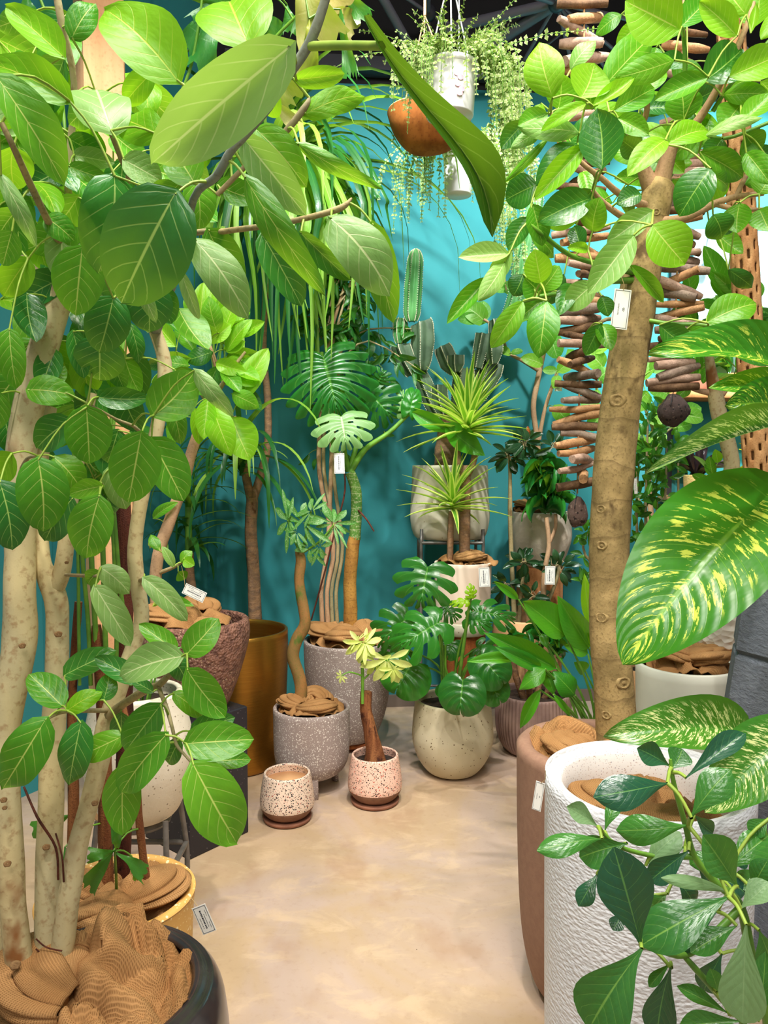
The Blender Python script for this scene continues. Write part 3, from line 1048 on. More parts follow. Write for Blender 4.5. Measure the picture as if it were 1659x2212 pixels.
# room surfaces
m = NT('teal_wall_paint')
_o = m.obj()
_c = m.mix(m.step(m.noise(1.3, 4, _o), 0.3, 0.7), srgb(48, 132, 138), srgb(60, 142, 147))
MAT['wall'] = m.done(m.bsdf(_c, 0.75, 0, m.bump(m.noise(220, 2, _o), 0.08, 0.002), 0.25))
m = NT('warm_concrete_floor')
_o = m.obj()
_big = m.noise(1.5, 5, _o, 0.6, 0.8)
_mid = m.noise(4.5, 6, m.scaled(_o, (1, 1.8, 1)), 0.65, 0.6)
_c = m.mix(m.step(_big, 0.38, 0.62), srgb(184, 162, 148), srgb(182, 156, 124))
_c = m.mix(m.math('MULTIPLY', m.step(_mid, 0.50, 0.66), 0.55), _c, srgb(206, 180, 148))
_c = m.mix(m.math('MULTIPLY', m.step(m.noise(2.6, 4, m.scaled(_o, (1.6, 1, 1))), 0.52, 0.7), 0.5), _c, srgb(164, 130, 104))
_c = m.mix(m.math('MULTIPLY', m.step(m.noise(38, 5, _o, 0.7), 0.5, 0.75), 0.22), _c, srgb(146, 116, 86))
_pit = m.math('LESS_THAN', m.voro(9, m.scaled(_o, (1, 0.8, 1))), 0.018)
_c = m.mix(_pit, _c, srgb(80, 58, 44))
_rg = m.math('MULTIPLY_ADD', _mid, 0.2, 0.42)
MAT['floor'] = m.done(m.bsdf(_c, _rg, 0, m.bump(m.noise(60, 4, _o), 0.06, 0.002), 0.35))
MAT['ceil'] = mat_plain('black_ceiling', (16, 14, 18), (24, 20, 24), 3, rough=0.8)
MAT['base'] = mat_plain('grey_skirting', (112, 98, 88), rough=0.6)
MAT['panel_black'] = mat_plain('black_panel', (22, 22, 30), rough=0.4)

# ------------------------------------------------------------------ leaf shapes
def w_ficus(u):
    return max(0.0, math.sin(math.pi * min(1, u ** 0.86)) ** 0.58) * (1 - 0.12 * u)


def w_alt(u):
    return math.sin(math.pi * u ** 0.95) ** 0.72


def w_obov(u):
    return 0.05 + 0.95 * math.sin(math.pi * min(1, u ** 1.75)) ** 0.85 if u < 0.999 else 0.04


def w_lance(u):
    return math.sin(math.pi * u ** 0.8) ** 0.9


def w_fish(u):
    return 0.08 + 0.92 * u ** 0.9


def w_diff(u):
    return (math.sin(math.pi * u ** 0.72) ** 0.75) if u < 0.999 else 0.0


def w_sheath(u):
    return 0.25 + 0.75 * math.sin(math.pi * u) ** 0.8


def variants(key, wf, mats, n=3, **kw):
    out = {}
    for mk in mats:
        lst = []
        for i in range(n + 2):
            k = dict(kw)
            k['bend'] = kw.get('bend', 0.6) * (0.4, 1.15, 1.9, -0.5, 1.5)[i % 5]
            k['fold'] = kw.get('fold', 0.1) * (1.3, 0.9, 0.5, 0.8, 1.6)[i % 5]
            k['wave'] = kw.get('wave', 0.01) * (0.8, 1.6, 2.2, 1.2, 0.6)[i % 5]
            k['skew'] = (0.0, 0.03, -0.04, 0.05, -0.02)[i % 5]
            k['curl'] = (0, 0.05, -0.15, 0.1, -0.2)[i % 5]
            lst.append(leaf_mesh(key + '_leaf', MAT[mk], wf, seed=i * 7 + 3, **k))
        out[mk] = lst
    return out


LF = {}
LF.update(variants('banyan_fig', w_ficus, ('ficus', 'ficus_dark', 'ficus_lime', 'ficus_pale'), 3, nu=12, nv=6, fold=0.10, bend=0.55, wave=0.018, lobe=0.05))
LF.update(variants('council_tree', w_alt, ('alt', 'alt_dark', 'alt_lime', 'alt_pale'), 3, nu=12, nv=6, fold=0.12, bend=0.5, wave=0.012))
LF.update(variants('umbrella', w_obov, ('clusia', 'clusia_dark', 'clusia_pale'), 3, nu=12, nv=6, fold=0.10, bend=0.45, wave=0.006))
LF.update(variants('philodendron', w_lance, ('philo', 'philo_lime'), 3, nu=12, nv=6, fold=0.14, bend=0.5, wave=0.02))
LF.update(variants('rubber_fig', w_alt, ('elastica', 'elastica_red'), 2, nu=8, nv=4, fold=0.14, bend=0.5))
LF.update(variants('slender', w_lance, ('slender', 'small'), 3, nu=6, nv=2, fold=0.2, bend=0.8))
LF.update(variants('fishtail', w_fish, ('fish', 'fish_yel'), 3, nu=8, nv=10, fold=0.05, bend=0.5, wave=0.05, ragged=0.10))
LF.update(variants('climbing_fig', w_ficus, ('fiddle', 'croton', 'dark_plant'), 2, nu=8, nv=4, fold=0.1, bend=0.7, lobe=0.15))
LF.update(variants('compact', w_lance, ('compacta',), 3, nu=8, nv=2, fold=0.35, bend=1.3))
LF.update(variants('dumb_cane', w_diff, ('dieff', 'dieff_fine'), 3, nu=18, nv=10, fold=0.12, bend=0.55, wave=0.02, lobe=0.18))
MON = [monstera_mesh('swiss_cheese_leaf', MAT['monst'], 5, i, True, 0.3 + 0.3 * i) for i in range(3)]
MON_WHOLE = [monstera_mesh('heart_leaf', MAT['monst'], 5, 4, False, 0.5)]
MON_PALE = [monstera_mesh('palm_split_leaf', MAT['monst_pale'], 5, 5, True, 0.4)]
MON_LIME = [monstera_mesh('new_split_leaf', MAT['monst_lime'], 4, 6, True, 1.0, wid=0.5)]
MON_BIG = [monstera_mesh('large_split_leaf', MAT['monst'], 9, 8, True, 0.4, nu=90)]


def pick(k):
    return rng.choice(LF[k])


# ------------------------------------------------------------------ room
def wall_y(x):
    return 4.42 + 0.10 * x


def quad_wall(name, a, b, z0, z1, mat, thick=0.08):
    a, b = V((a[0], a[1], 0)), V((b[0], b[1], 0))
    d = (b - a).normalized()
    n = V((-d.y, d.x, 0))
    if n.dot(-a) > 0:
        n = -n          # thickness goes away from the room
    vs = []
    for q in (a, b, b + n * thick, a + n * thick):
        for z in (z0, z1):
            vs.append(q + V((0, 0, z)))
    fs = [(0, 2, 3, 1), (2, 4, 5, 3), (4, 6, 7, 5), (6, 0, 1, 7), (1, 3, 5, 7), (0, 6, 4, 2)]
    return MB().put(vs, fs)


CX = -0.945                       # corner of the two teal walls
CORNER = (CX, wall_y(CX))
WALL_TOP = 3.52
solo('floor', None, None, MB().put([(-4, -2.5, 0), (5.5, -2.5, 0), (5.5, 5.6, 0), (-4, 5.6, 0), (-4, -2.5, -0.1), (5.5, -2.5, -0.1), (5.5, 5.6, -0.1), (-4, 5.6, -0.1)],
     [(0, 1, 2, 3), (7, 6, 5, 4), (0, 4, 5, 1), (1, 5, 6, 2), (2, 6, 7, 3), (3, 7, 4, 0)]), MAT['floor'], kind='structure', smooth=False)
solo('wall_back', None, None, quad_wall('w', CORNER, (5.5, wall_y(5.5)), 0, WALL_TOP, MAT['wall']), MAT['wall'], kind='structure', smooth=False)
LW2 = (-2.55, 1.2)
solo('wall_left', None, None, quad_wall('w', LW2, CORNER, 0, 4.4, MAT['wall']), MAT['wall'], kind='structure', smooth=False)
solo('trim_1', None, None, quad_wall('w', (CX, wall_y(CX) - 0.0), (5.5, wall_y(5.5)), WALL_TOP, 4.45, MAT['ceil']), MAT['ceil'], kind='structure', smooth=False)
solo('trim_2', None, None, quad_wall('w', (CX + 0.1, wall_y(CX) - 0.10), (5.5, wall_y(5.5) - 0.10), WALL_TOP + 0.03, WALL_TOP + 0.10, MAT['truss_node'], 0.09), MAT['truss_node'], kind='structure', smooth=False)
solo('ceiling', None, None, MB().put([(-4, -2.5, 4.45), (5.5, -2.5, 4.45), (5.5, 5.6, 4.45), (-4, 5.6, 4.45), (-4, -2.5, 4.55), (5.5, -2.5, 4.55), (5.5, 5.6, 4.55), (-4, 5.6, 4.55)],
     [(3, 2, 1, 0), (4, 5, 6, 7), (0, 1, 5, 4), (1, 2, 6, 5), (2, 3, 7, 6), (3, 0, 4, 7)]), MAT['ceil'], kind='structure', smooth=False)
solo('baseboard_back', None, None, quad_wall('w', (CX + 0.05, wall_y(CX) - 0.018), (5.5, wall_y(5.5) - 0.018), 0, 0.07, MAT['base'], 0.016), MAT['base'], kind='structure', smooth=False)
# raised vertical seams of the panelled left wall
_a, _b = V((CORNER[0], CORNER[1], 0)), V((LW2[0], LW2[1], 0))
_d = (_b - _a).normalized()
_nn = V((-_d.y, _d.x, 0))
if _nn.dot(-_a) < 0:
    _nn = -_nn
for i in range(9):
    s = 0.06 + i * 0.36
    c = _a + _d * s + _nn * 0.008
    solo('trim_%d' % (3 + i), None, None, box((c.x, c.y, 2.2), (0.045, 0.014, 4.38), math.atan2(_d.y, _d.x)), MAT['wall'], kind='structure', smooth=False)

# black space-frame truss under the ceiling
def truss():
    T = Thing('ceiling_truss', 'black steel space frame under the dark ceiling', 'truss', P(1203, 6, 3.9))
    node = P(1203, 6, 3.9)
    nodes = [node, P(925, 28, 4.2), P(1125, 142, 4.25), P(1400, -60, 3.4)]
    ends = [((965, 62, 4.2), 11), ((1060, 98, 4.25), 13), ((1125, 142, 4.25), 4), ((1250, 200, 4.3), 4), ((1330, 110, 4.3), 4), ((1440, 60, 4.2), 5),
            ((1180, -160, 3.3), 6), ((1400, -60, 3.4), 8), ((1000, -60, 3.4), 7), ((1340, 190, 4.35), 4)]
    for e, r in ends:
        T.add('strut', tube([(node, PX(r, 3.9)), (P(*e), PX(r, 3.9))], 8, 1), MAT['truss'])
    for a, b, r in (((925, 28, 4.2), (840, -30, 4.0), 4), ((925, 28, 4.2), (925, 130, 4.3), 5), ((925, 28, 4.2), (1060, 98, 4.25), 4), ((925, 28, 4.2), (925, -70, 3.6), 5),
                    ((818, -20, 4.0), (896, 118, 4.3), 10), ((1125, 142, 4.25), (1000, 170, 4.3), 8), ((1125, 142, 4.25), (1250, 40, 4.2), 4), ((1400, -60, 3.4), (1640, 130, 4.3), 6), ((700, -60, 3.8), (818, -20, 4.0), 6)):
        T.add('strut', tube([(P(*a), PX(r, 4)), (P(*b), PX(r, 4))], 8, 1), MAT['truss'])
    for q in nodes:
        r = 0.045
        pr = [(r * math.sin(math.pi * i / 8) + 1e-4, r * (1 - math.cos(math.pi * i / 8))) for i in range(9)]
        T.add('joint', lathe(q - V((0, 0, r)), pr, 14), MAT['truss_node'])


truss()

# ================================================================== left: multi-stem banyan fig in black pot
def left_ficus():
    d0 = 1.32
    c = P(205, 2130, d0)
    zr = c.z
    T = Thing('potted_banyan_fig', 'multi-stemmed fig tree with pale trunks and big oval leaves in glossy black pot', 'potted tree', (c.x, c.y, 0))
    base = V((c.x, c.y, 0))
    make_pot(T, base, [(0.14, 0), (0.20, 0.08), (0.235, 0.26), (0.228, 0.42), (0.200, zr)], MAT['p_dark'], 0.032, 0.9, MAT['soil'], 72)
    burlap(T, (c.x + 0.01, c.y), 0.168, zr - 0.02, MAT['burlap'], 0.062, 3, rise=0.05, over=[(1.7, 0.7, 0.03, 0.05)])
    B = MAT['bark_l']
    dd = 1.3
    t1 = [((95, 2250, 1.30), 30), ((45, 2090, 1.29), 29), ((30, 1980, 1.29), 28), ((22, 1850, 1.29), 29), ((14, 1700, 1.3), 28), ((10, 1600, 1.32), 31), ((22, 1500, 1.33), 34), ((42, 1390, 1.34), 36),
          ((42, 1290, 1.34), 34), ((42, 1200, 1.35), 32), ((44, 1060, 1.36), 32), ((48, 960, 1.36), 32), ((66, 860, 1.36), 31), ((96, 750, 1.36), 29), ((130, 640, 1.36), 25), ((142, 545, 1.34), 10)]
    branch(T, 'trunk', t1, B, 16, 5, 0.10)
    t2 = [((110, 2230, 1.33), 32), ((106, 2080, 1.33), 31), ((104, 1950, 1.34), 30), ((108, 1800, 1.36), 28), ((111, 1690, 1.37), 27), ((117, 1550, 1.38), 25), ((124, 1400, 1.38), 24), ((123, 1310, 1.38), 25),
          ((108, 1255, 1.38), 24), ((92, 1215, 1.38), 19), ((86, 1130, 1.39), 17), ((88, 1000, 1.4), 15), ((110, 880, 1.42), 12)]
    branch(T, 'trunk', t2, B, 14, 5, 0.10)
    branch(T, 'branch', [((116, 1280, 1.38), 20), ((134, 1235, 1.375), 19), ((143, 1170, 1.37), 17), ((150, 1110, 1.37), 15), ((170, 1000, 1.40), 12), ((200, 850, 1.42), 9)], B, 12)
    t3 = [((85, 2250, 1.32), 26), ((115, 2145, 1.31), 26), ((136, 2040, 1.31), 25), ((149, 1940, 1.31), 24), ((166, 1836, 1.32), 23), ((194, 1733, 1.33), 21), ((214, 1650, 1.34), 22), ((231, 1572, 1.35), 24),
          ((252, 1500, 1.36), 20), ((290, 1392, 1.38), 17), ((306, 1335, 1.38), 16), ((296, 1255, 1.38), 16), ((292, 1180, 1.38), 16), ((305, 1080, 1.38), 15), ((338, 930, 1.40), 15), ((356, 800, 1.42), 15), ((335, 715, 1.44), 14), ((300, 620, 1.46), 8)]
    branch(T, 'trunk', t3, B, 14, 5, 0.10)
    branch(T, 'trunk', [((8, 2240, 1.36), 28), ((-6, 2080, 1.38), 26), ((-10, 1900, 1.4), 24), ((10, 1600, 1.5), 20), ((50, 1100, 1.52), 20), ((60, 860, 1.52), 20), ((74, 700, 1.52), 19), ((86, 570, 1.5), 14)], B, 12)
    # crown branches
    G, W = MAT['twig_grey'], MAT['twig']
    branch(T, 'branch', [((335, 715, 1.44), 12), ((390, 560, 1.1), 9), ((418, 430, 0.86), 8), ((467, 381, 0.80), 9), ((498, 327, 0.78), 9), ((532, 290, 0.77), 9), ((582, 230, 0.76), 9), ((602, 192, 0.75), 10), ((656, 115, 0.74), 11), ((683, 60, 0.73), 11), ((712, -30, 0.72), 9)], G, 10)
    branch(T, 'branch', [((335, 640, 1.40), 8), ((400, 517, 1.2), 6), ((484, 500, 1.12), 6), ((589, 486, 1.06), 6), ((670, 469, 1.03), 6), ((737, 449, 1.02), 7), ((760, 428, 1.02), 2)], W)
    branch(T, 'branch', [((470, 420, 1.0), 6), ((540, 350, 0.98), 6), ((602, 300, 0.96), 7), ((656, 236, 0.95), 8), ((668, 212, 0.95), 3)], W)
    branch(T, 'branch', [((142, 545, 1.34), 9), ((105, 480, 1.2), 8), ((62, 390, 1.1), 8), ((30, 320, 1.02), 7), ((3, 265, 1.0), 6)], W)
    branch(T, 'branch', [((130, 640, 1.36), 8), ((200, 520, 1.3), 7), ((275, 395, 1.2), 6), ((262, 345, 1.16), 6), ((236, 280, 1.12), 5)], W)
    branch(T, 'branch', [((142, 545, 1.34), 9), ((150, 350, 1.3), 8), ((160, 180, 1.25), 7), ((135, 60, 1.2), 8), ((118, -40, 1.18), 8)], B)
    branch(T, 'branch', [((86, 570, 1.5), 12), ((40, 560, 1.5), 6), ((-10, 620, 1.5), 5)], W)
    branch(T, 'branch', [((300, 620, 1.46), 8), ((350, 500, 1.4), 6), ((420, 330, 1.3), 5), ((470, 210, 1.25), 5)], W)
    # lower side shoots
    branch(T, 'branch', [((236, 1545, 1.33), 12), ((268, 1520, 1.30), 9), ((320, 1488, 1.24), 9), ((345, 1478, 1.21), 8), ((380, 1440, 1.18), 5), ((402, 1405, 1.16), 4), ((404, 1385, 1.16), 2)], W)
    branch(T, 'branch', [((342, 1484, 1.21), 5), ((360, 1530, 1.18), 5), ((372, 1572, 1.16), 4), ((381, 1608, 1.15), 4), ((402, 1634, 1.14), 3), ((418, 1652, 1.13), 3)], W)
    branch(T, 'branch', [((236, 1535, 1.33), 6), ((194, 1535, 1.28), 5), ((136, 1538, 1.24), 4), ((97, 1556, 1.20), 3)], W)
    branch(T, 'branch', [((130, 1240, 1.38), 4), ((165, 1243, 1.34), 4), ((212, 1244, 1.30), 4)], W)
    branch(T, 'branch', [((300, 1255, 1.38), 5), ((312, 1250, 1.34), 4)], W)
    branch(T, 'branch', [((44, 1020, 1.36), 6), ((60, 990, 1.28), 4), ((82, 985, 1.24), 3)], W)
    branch(T, 'branch', [((325, 990, 1.39), 6), ((300, 930, 1.28), 4), ((250, 905, 1.26), 3), ((190, 872, 1.24), 3)], W)
    branch(T, 'branch', [((160, 1040, 1.38), 6), ((195, 1060, 1.3), 4), ((222, 1046, 1.26), 3)], W)
    # knots
    for (x, y, d, s) in ((8, 1728, 1.255, 8), (16, 1866, 1.245, 9), (33, 2085, 1.245, 13), (100, 1830, 1.325, 9), (205, 1735, 1.30, 8), (126, 1370, 1.345, 9), (10, 1745, 1.25, 6), (144, 1215, 1.345, 5), (150, 1140, 1.345, 5), (48, 1395, 1.295, 8)):
        q = P(x, y, d)
        r = PX(s * .7, d)
        T.add('knot', lathe((0, 0, 0), [(r, -0.004), (r * 0.9, 0.0002), (r * 0.6, 0.0006), (r * 0.35, -0.0005), (0.0003, 0)], 14, lambda th, j, z: (1 + 0.35 * abs(math.cos(th))) * (1 + 0.06 * math.sin(5 * th)), False), MAT['scar']).matrix_local = \
            Matrix.Translation(q - T.loc) @ (CAMP - q).to_track_quat('Z', 'Y').to_matrix().to_4x4() @ Matrix.Translation(T.loc)
    T.petr = 0.0015
    F, D, L, PL = 'ficus', 'ficus_dark', 'ficus_lime', 'ficus_pale'
    rows = [
        # crown, near leaves: base, tip, width, distance, depth change, tilt, kind
        ((382, 172), (226, 20), 150, .95, .02, 8, L), ((537, 100), (496, 6), 178, .92, .10, 0, L), ((624, 102), (330, 352), 150, .66, .06, -8, PL), ((378, 420), (262, 655), 205, .78, .04, 6, D),
        ((248, 380), (212, 590), 140, .92, .03, -6, D), ((178, 535), (163, 682), 112, 1.0, .02, 5, F), ((245, 644), (214, 762), 100, 1.08, .02, 5, D), ((318, 612), (322, 718), 104, 1.1, .02, 0, D),
        ((300, 605), (338, 698), 34, 1.0, .02, 20, PL), ((137, 122), (12, 12), 78, .98, .03, 10, L), ((150, 218), (-25, 138), 88, .9, .02, 0, L), ((-8, 165), (140, 402), 105, .8, .05, -10, F),
        ((155, 82), (206, 8), 62, 1.15, .02, 0, F), ((240, 282), (208, 200), 130, 1.05, .1, 0, PL), ((345, 292), (266, 262), 90, 1.05, .05, 0, L), ((268, 345), (350, 392), 70, 1.05, .02, 0, PL),
        ((28, 320), (32, 412), 92, 1.1, .04, 0, L), ((2, 378), (80, 536), 40, .85, .03, 10, PL), ((36, 455), (-6, 515), 60, 1.1, .02, 0, F), ((26, 500), (6, 574), 62, 1.1, .02, 0, F),
        ((640, 172), (744, 160), 44, .80, .02, 15, L), ((660, 246), (787, 208), 62, .95, .03, 0, L), ((645, 312), (826, 408), 34, .9, .03, 25, F), ((555, 280), (662, 405), 86, .92, .02, -5, F), ((528, 300), (662, 466), 82, .82, .03, 8, PL),
        ((530, 384), (702, 637), 66, .78, .03, 20, F), ((567, 508), (652, 662), 86, 1.06, .02, 0, D), ((423, 520), (537, 690), 92, .95, .02, -5, PL), ((450, 498), (526, 622), 84, 1.12, .03, 0, F), ((650, 504), (758, 606), 46, 1.02, .02, 20, D),
        ((715, 472), (842, 640), 118, .98, .02, 0, PL), ((806, 486), (850, 698), 78, 1.02, .04, 5, F), ((590, 180), (548, 222), 110, 1.0, .03, 0, L), ((495, 322), (468, 228), 96, 1.05, .03, 0, L), ((440, 300), (400, 360), 70, 1.05, .03, 0, L),
        ((420, 396), (372, 330), 90, 1.0, .02, 0, F), ((470, 400), (560, 430), 62, 1.0, .02, 0, F), ((385, 400), (330, 460), 70, 1.0, .02, 0, F), ((460, 240), (540, 330), 60, 1.02, .02, 0, L), ((345, 620), (370, 700), 70, 1.15, .02, 0, D),
        ((60, 250), (130, 320), 80, 1.1, .04, 0, D), ((210, 210), (150, 270), 70, 1.2, .03, 0, F), ((150, 300), (230, 335), 58, 1.12, .03, 0, D), ((160, 335), (248, 352), 46, 1.12, .02, 10, PL), ((150, 360), (238, 392), 40, 1.1, .02, 10, F),
        ((60, 560), (8, 640), 70, 1.25, .02, 0, L), ((392, 590), (430, 690), 30, 1.05, .03, 20, PL), ((66, 30), (-10, 60), 50, 1.2, .02, 0, F), ((78, 190), (10, 250), 70, 1.15, .02, 0, F), ((100, 470), (160, 520), 60, 1.2, .02, 0, F),
        # middle leaves over the trunks
        ((20, 713), (36, 840), 62, 1.22, .02, 0, F), ((215, 730), (215, 822), 112, 1.2, .04, 0, D), ((158, 716), (182, 818), 48, 1.2, .02, 0, D), ((60, 842), (163, 856), 72, 1.22, .02, 0, F), ((212, 858), (322, 860), 52, 1.22, .02, 10, D),
        ((332, 897), (420, 803), 106, 1.2, .02, 0, F), ((187, 880), (193, 1002), 104, 1.18, .02, 0, F), ((152, 908), (80, 968), 78, 1.24, .02, 0, D), ((305, 937), (277, 1086), 114, 1.14, .02, 0, F), ((327, 950), (397, 1083), 96, 1.2, .02, 0, F),
        ((83, 993), (93, 1148), 114, 1.14, .02, 0, F), ((25, 980), (-10, 1042), 68, 1.2, .02, 0, L), ((0, 1042), (26, 1188), 96, 1.16, .02, 0, D), ((155, 1078), (98, 1168), 84, 1.24, .02, 0, D), ((214, 1074), (187, 1206), 98, 1.17, .02, 0, F),
        ((118, 988), (178, 1062), 74, 1.24, .02, 0, F), ((222, 1050), (148, 1068), 46, 1.2, .02, 0, F), ((250, 790), (268, 840), 42, 1.25, .02, 0, D), ((270, 775), (302, 850), 50, 1.3, .02, 0, F), ((280, 700), (300, 785), 40, 1.28, .02, 0, D),
        ((380, 800), (450, 852), 46, 1.3, .02, 0, F), ((420, 800), (505, 900), 40, 1.2, .02, 20, PL), ((10, 900), (30, 980), 60, 1.4, .02, 0, D), ((100, 820), (140, 790), 50, 1.35, .02, 0, F), ((255, 930), (232, 1000), 66, 1.34, .02, 0, D),
        ((238, 1010), (272, 1100), 60, 1.3, .02, 0, PL), ((370, 870), (390, 960), 46, 1.3, .02, 0, F), ((0, 850), (-14, 930), 60, 1.3, .02, 0, F),
        # lower shoots
        ((218, 1226), (280, 1282), 56, 1.27, .02, 0, PL), ((206, 1268), (283, 1395), 64, 1.24, .02, 0, PL), ((215, 1235), (190, 1262), 40, 1.3, .02, 0, F), ((312, 1250), (404, 1342), 54, 1.28, .02, 0, PL),
        ((404, 1412), (472, 1336), 72, 1.12, .02, 0, F), ((392, 1418), (260, 1462), 86, 1.12, .02, 0, PL), ((380, 1408), (300, 1348), 50, 1.18, .02, 0, F), ((140, 1458), (252, 1405), 62, 1.26, .02, 0, D), ((296, 1472), (204, 1420), 52, 1.22, .02, 0, D),
        ((134, 1525), (62, 1456), 74, 1.22, .02, 0, F), ((145, 1536), (222, 1494), 48, 1.20, .02, 0, L), ((224, 1512), (236, 1455), 48, 1.22, .02, 0, D), ((98, 1556), (6, 1704), 104, 1.14, .02, 0, F), ((175, 1562), (150, 1695), 76, 1.18, .02, 0, D),
        ((266, 1590), (170, 1634), 62, 1.20, .02, 0, F), ((347, 1523), (270, 1624), 82, 1.14, .02, 0, D), ((358, 1588), (262, 1712), 90, 1.08, .02, 0, F), ((270, 1650), (266, 1804), 88, 1.12, .02, 0, F), ((388, 1598), (364, 1650), 46, 1.16, .02, 0, D),
        ((405, 1448), (487, 1550), 80, 1.10, .02, 0, F), ((376, 1497), (442, 1552), 44, 1.14, .02, 0, F), ((402, 1606), (549, 1597), 92, 1.08, .02, 0, F), ((414, 1580), (508, 1550), 54, 1.14, .02, 0, D), ((418, 1652), (512, 1822), 130, 1.06, .02, 0, F),
        ((460, 1644), (542, 1640), 46, 1.11, .02, 0, F), ((365, 1418), (400, 1470), 50, 1.17, .02, 0, D), ((330, 1495), (285, 1470), 30, 1.2, .02, 0, D), ((262, 1540), (262, 1600), 50, 1.3, .02, 0, D),
    ]
    for b, t, w, d, dt, ti, kd in rows:
        leaf_at(T, pick(kd), b, t, w, d, dt, ti + rng.uniform(-10, 10))
    # the long leaf reaching out over the aisle, seen almost edge-on
    me = leaf_mesh('reaching_leaf', MAT['ficus_dark'], lambda u: 0.34 * math.sin(math.pi * min(1, 0.06 + u * 0.94)) ** 0.4 + 0.60 * math.sin(math.pi * min(1, u ** 3.0)) ** 0.7, 16, 6, 0.35, -0.55, 0.01, seed=2, skew=-0.5, skew_at=2.0)
    T.branches += [P(690 + i * 20, 100 - i * 0.6, 0.66 - i * 0.005) for i in range(6)]
    leaf_at(T, me, (786, 34), (1064, 514), 92, .62, .06, 0, pet=False)
    T.add('stalk', tube([(P(672, 100, .735), .0042), (P(730, 98, .69), .0038), (P(826, 99, .626), .0034)], 8, 4), MAT['stalk'])
    # leaves further back in the crown
    for i in range(110):
        q = rng.choice(T.branches)
        x, y, d = rng.gauss(170, 150), rng.uniform(20, 760), rng.uniform(1.25, 1.65)
        if x > 470 or x < -60 or (170 < x < 280 and y < 200) or (280 < x < 430 and y < 140):
            continue
        a = rng.uniform(0.3, 2.8)
        ln = PX(1, 1) and rng.uniform(85, 125)
        leaf_at(T, pick(rng.choice((F, F, D, L, PL))), (x, y), (x + math.cos(a) * ln, y + math.sin(a) * ln), ln * 0.66, d, rng.uniform(-.05, .08), rng.uniform(-40, 40))
    for i in range(26):
        x, y, d = rng.uniform(-20, 300), rng.uniform(760, 1080), rng.uniform(1.45, 1.6)
        a = rng.uniform(0.6, 2.5)
        ln = rng.uniform(80, 115)
        leaf_at(T, pick(rng.choice((F, D, D, L))), (x, y), (x + math.cos(a) * ln, y + math.sin(a) * ln), ln * 0.7, d, 0.03, rng.uniform(-30, 30))
    # wire ties round the stems
    for y0 in (2040, 2062, 2085):
        T.add('wire_tie', tube([(P(78, y0 - 12, 1.30), .0014), (P(100, y0 + 6, 1.288), .0014), (P(134, y0 + 14, 1.283), .0014)], 5, 4), MAT['bark_rust'])
    T.add('aerial_root', tube([(P(52, 1700, 1.30), .002), (P(80, 1765, 1.27), .0025), (P(120, 1830, 1.28), .0025), (P(126, 1900, 1.29), .002)], 6, 5, jit=0.4), MAT['bark_rust'])
    T.add('aerial_root', tube([(P(120, 1800, 1.29), .0016), (P(134, 1850, 1.28), .002), (P(138, 1905, 1.29), .0016)], 6, 5, jit=0.4), MAT['bark_rust'])
    finish(T, MAT['stalk'])


left_ficus()


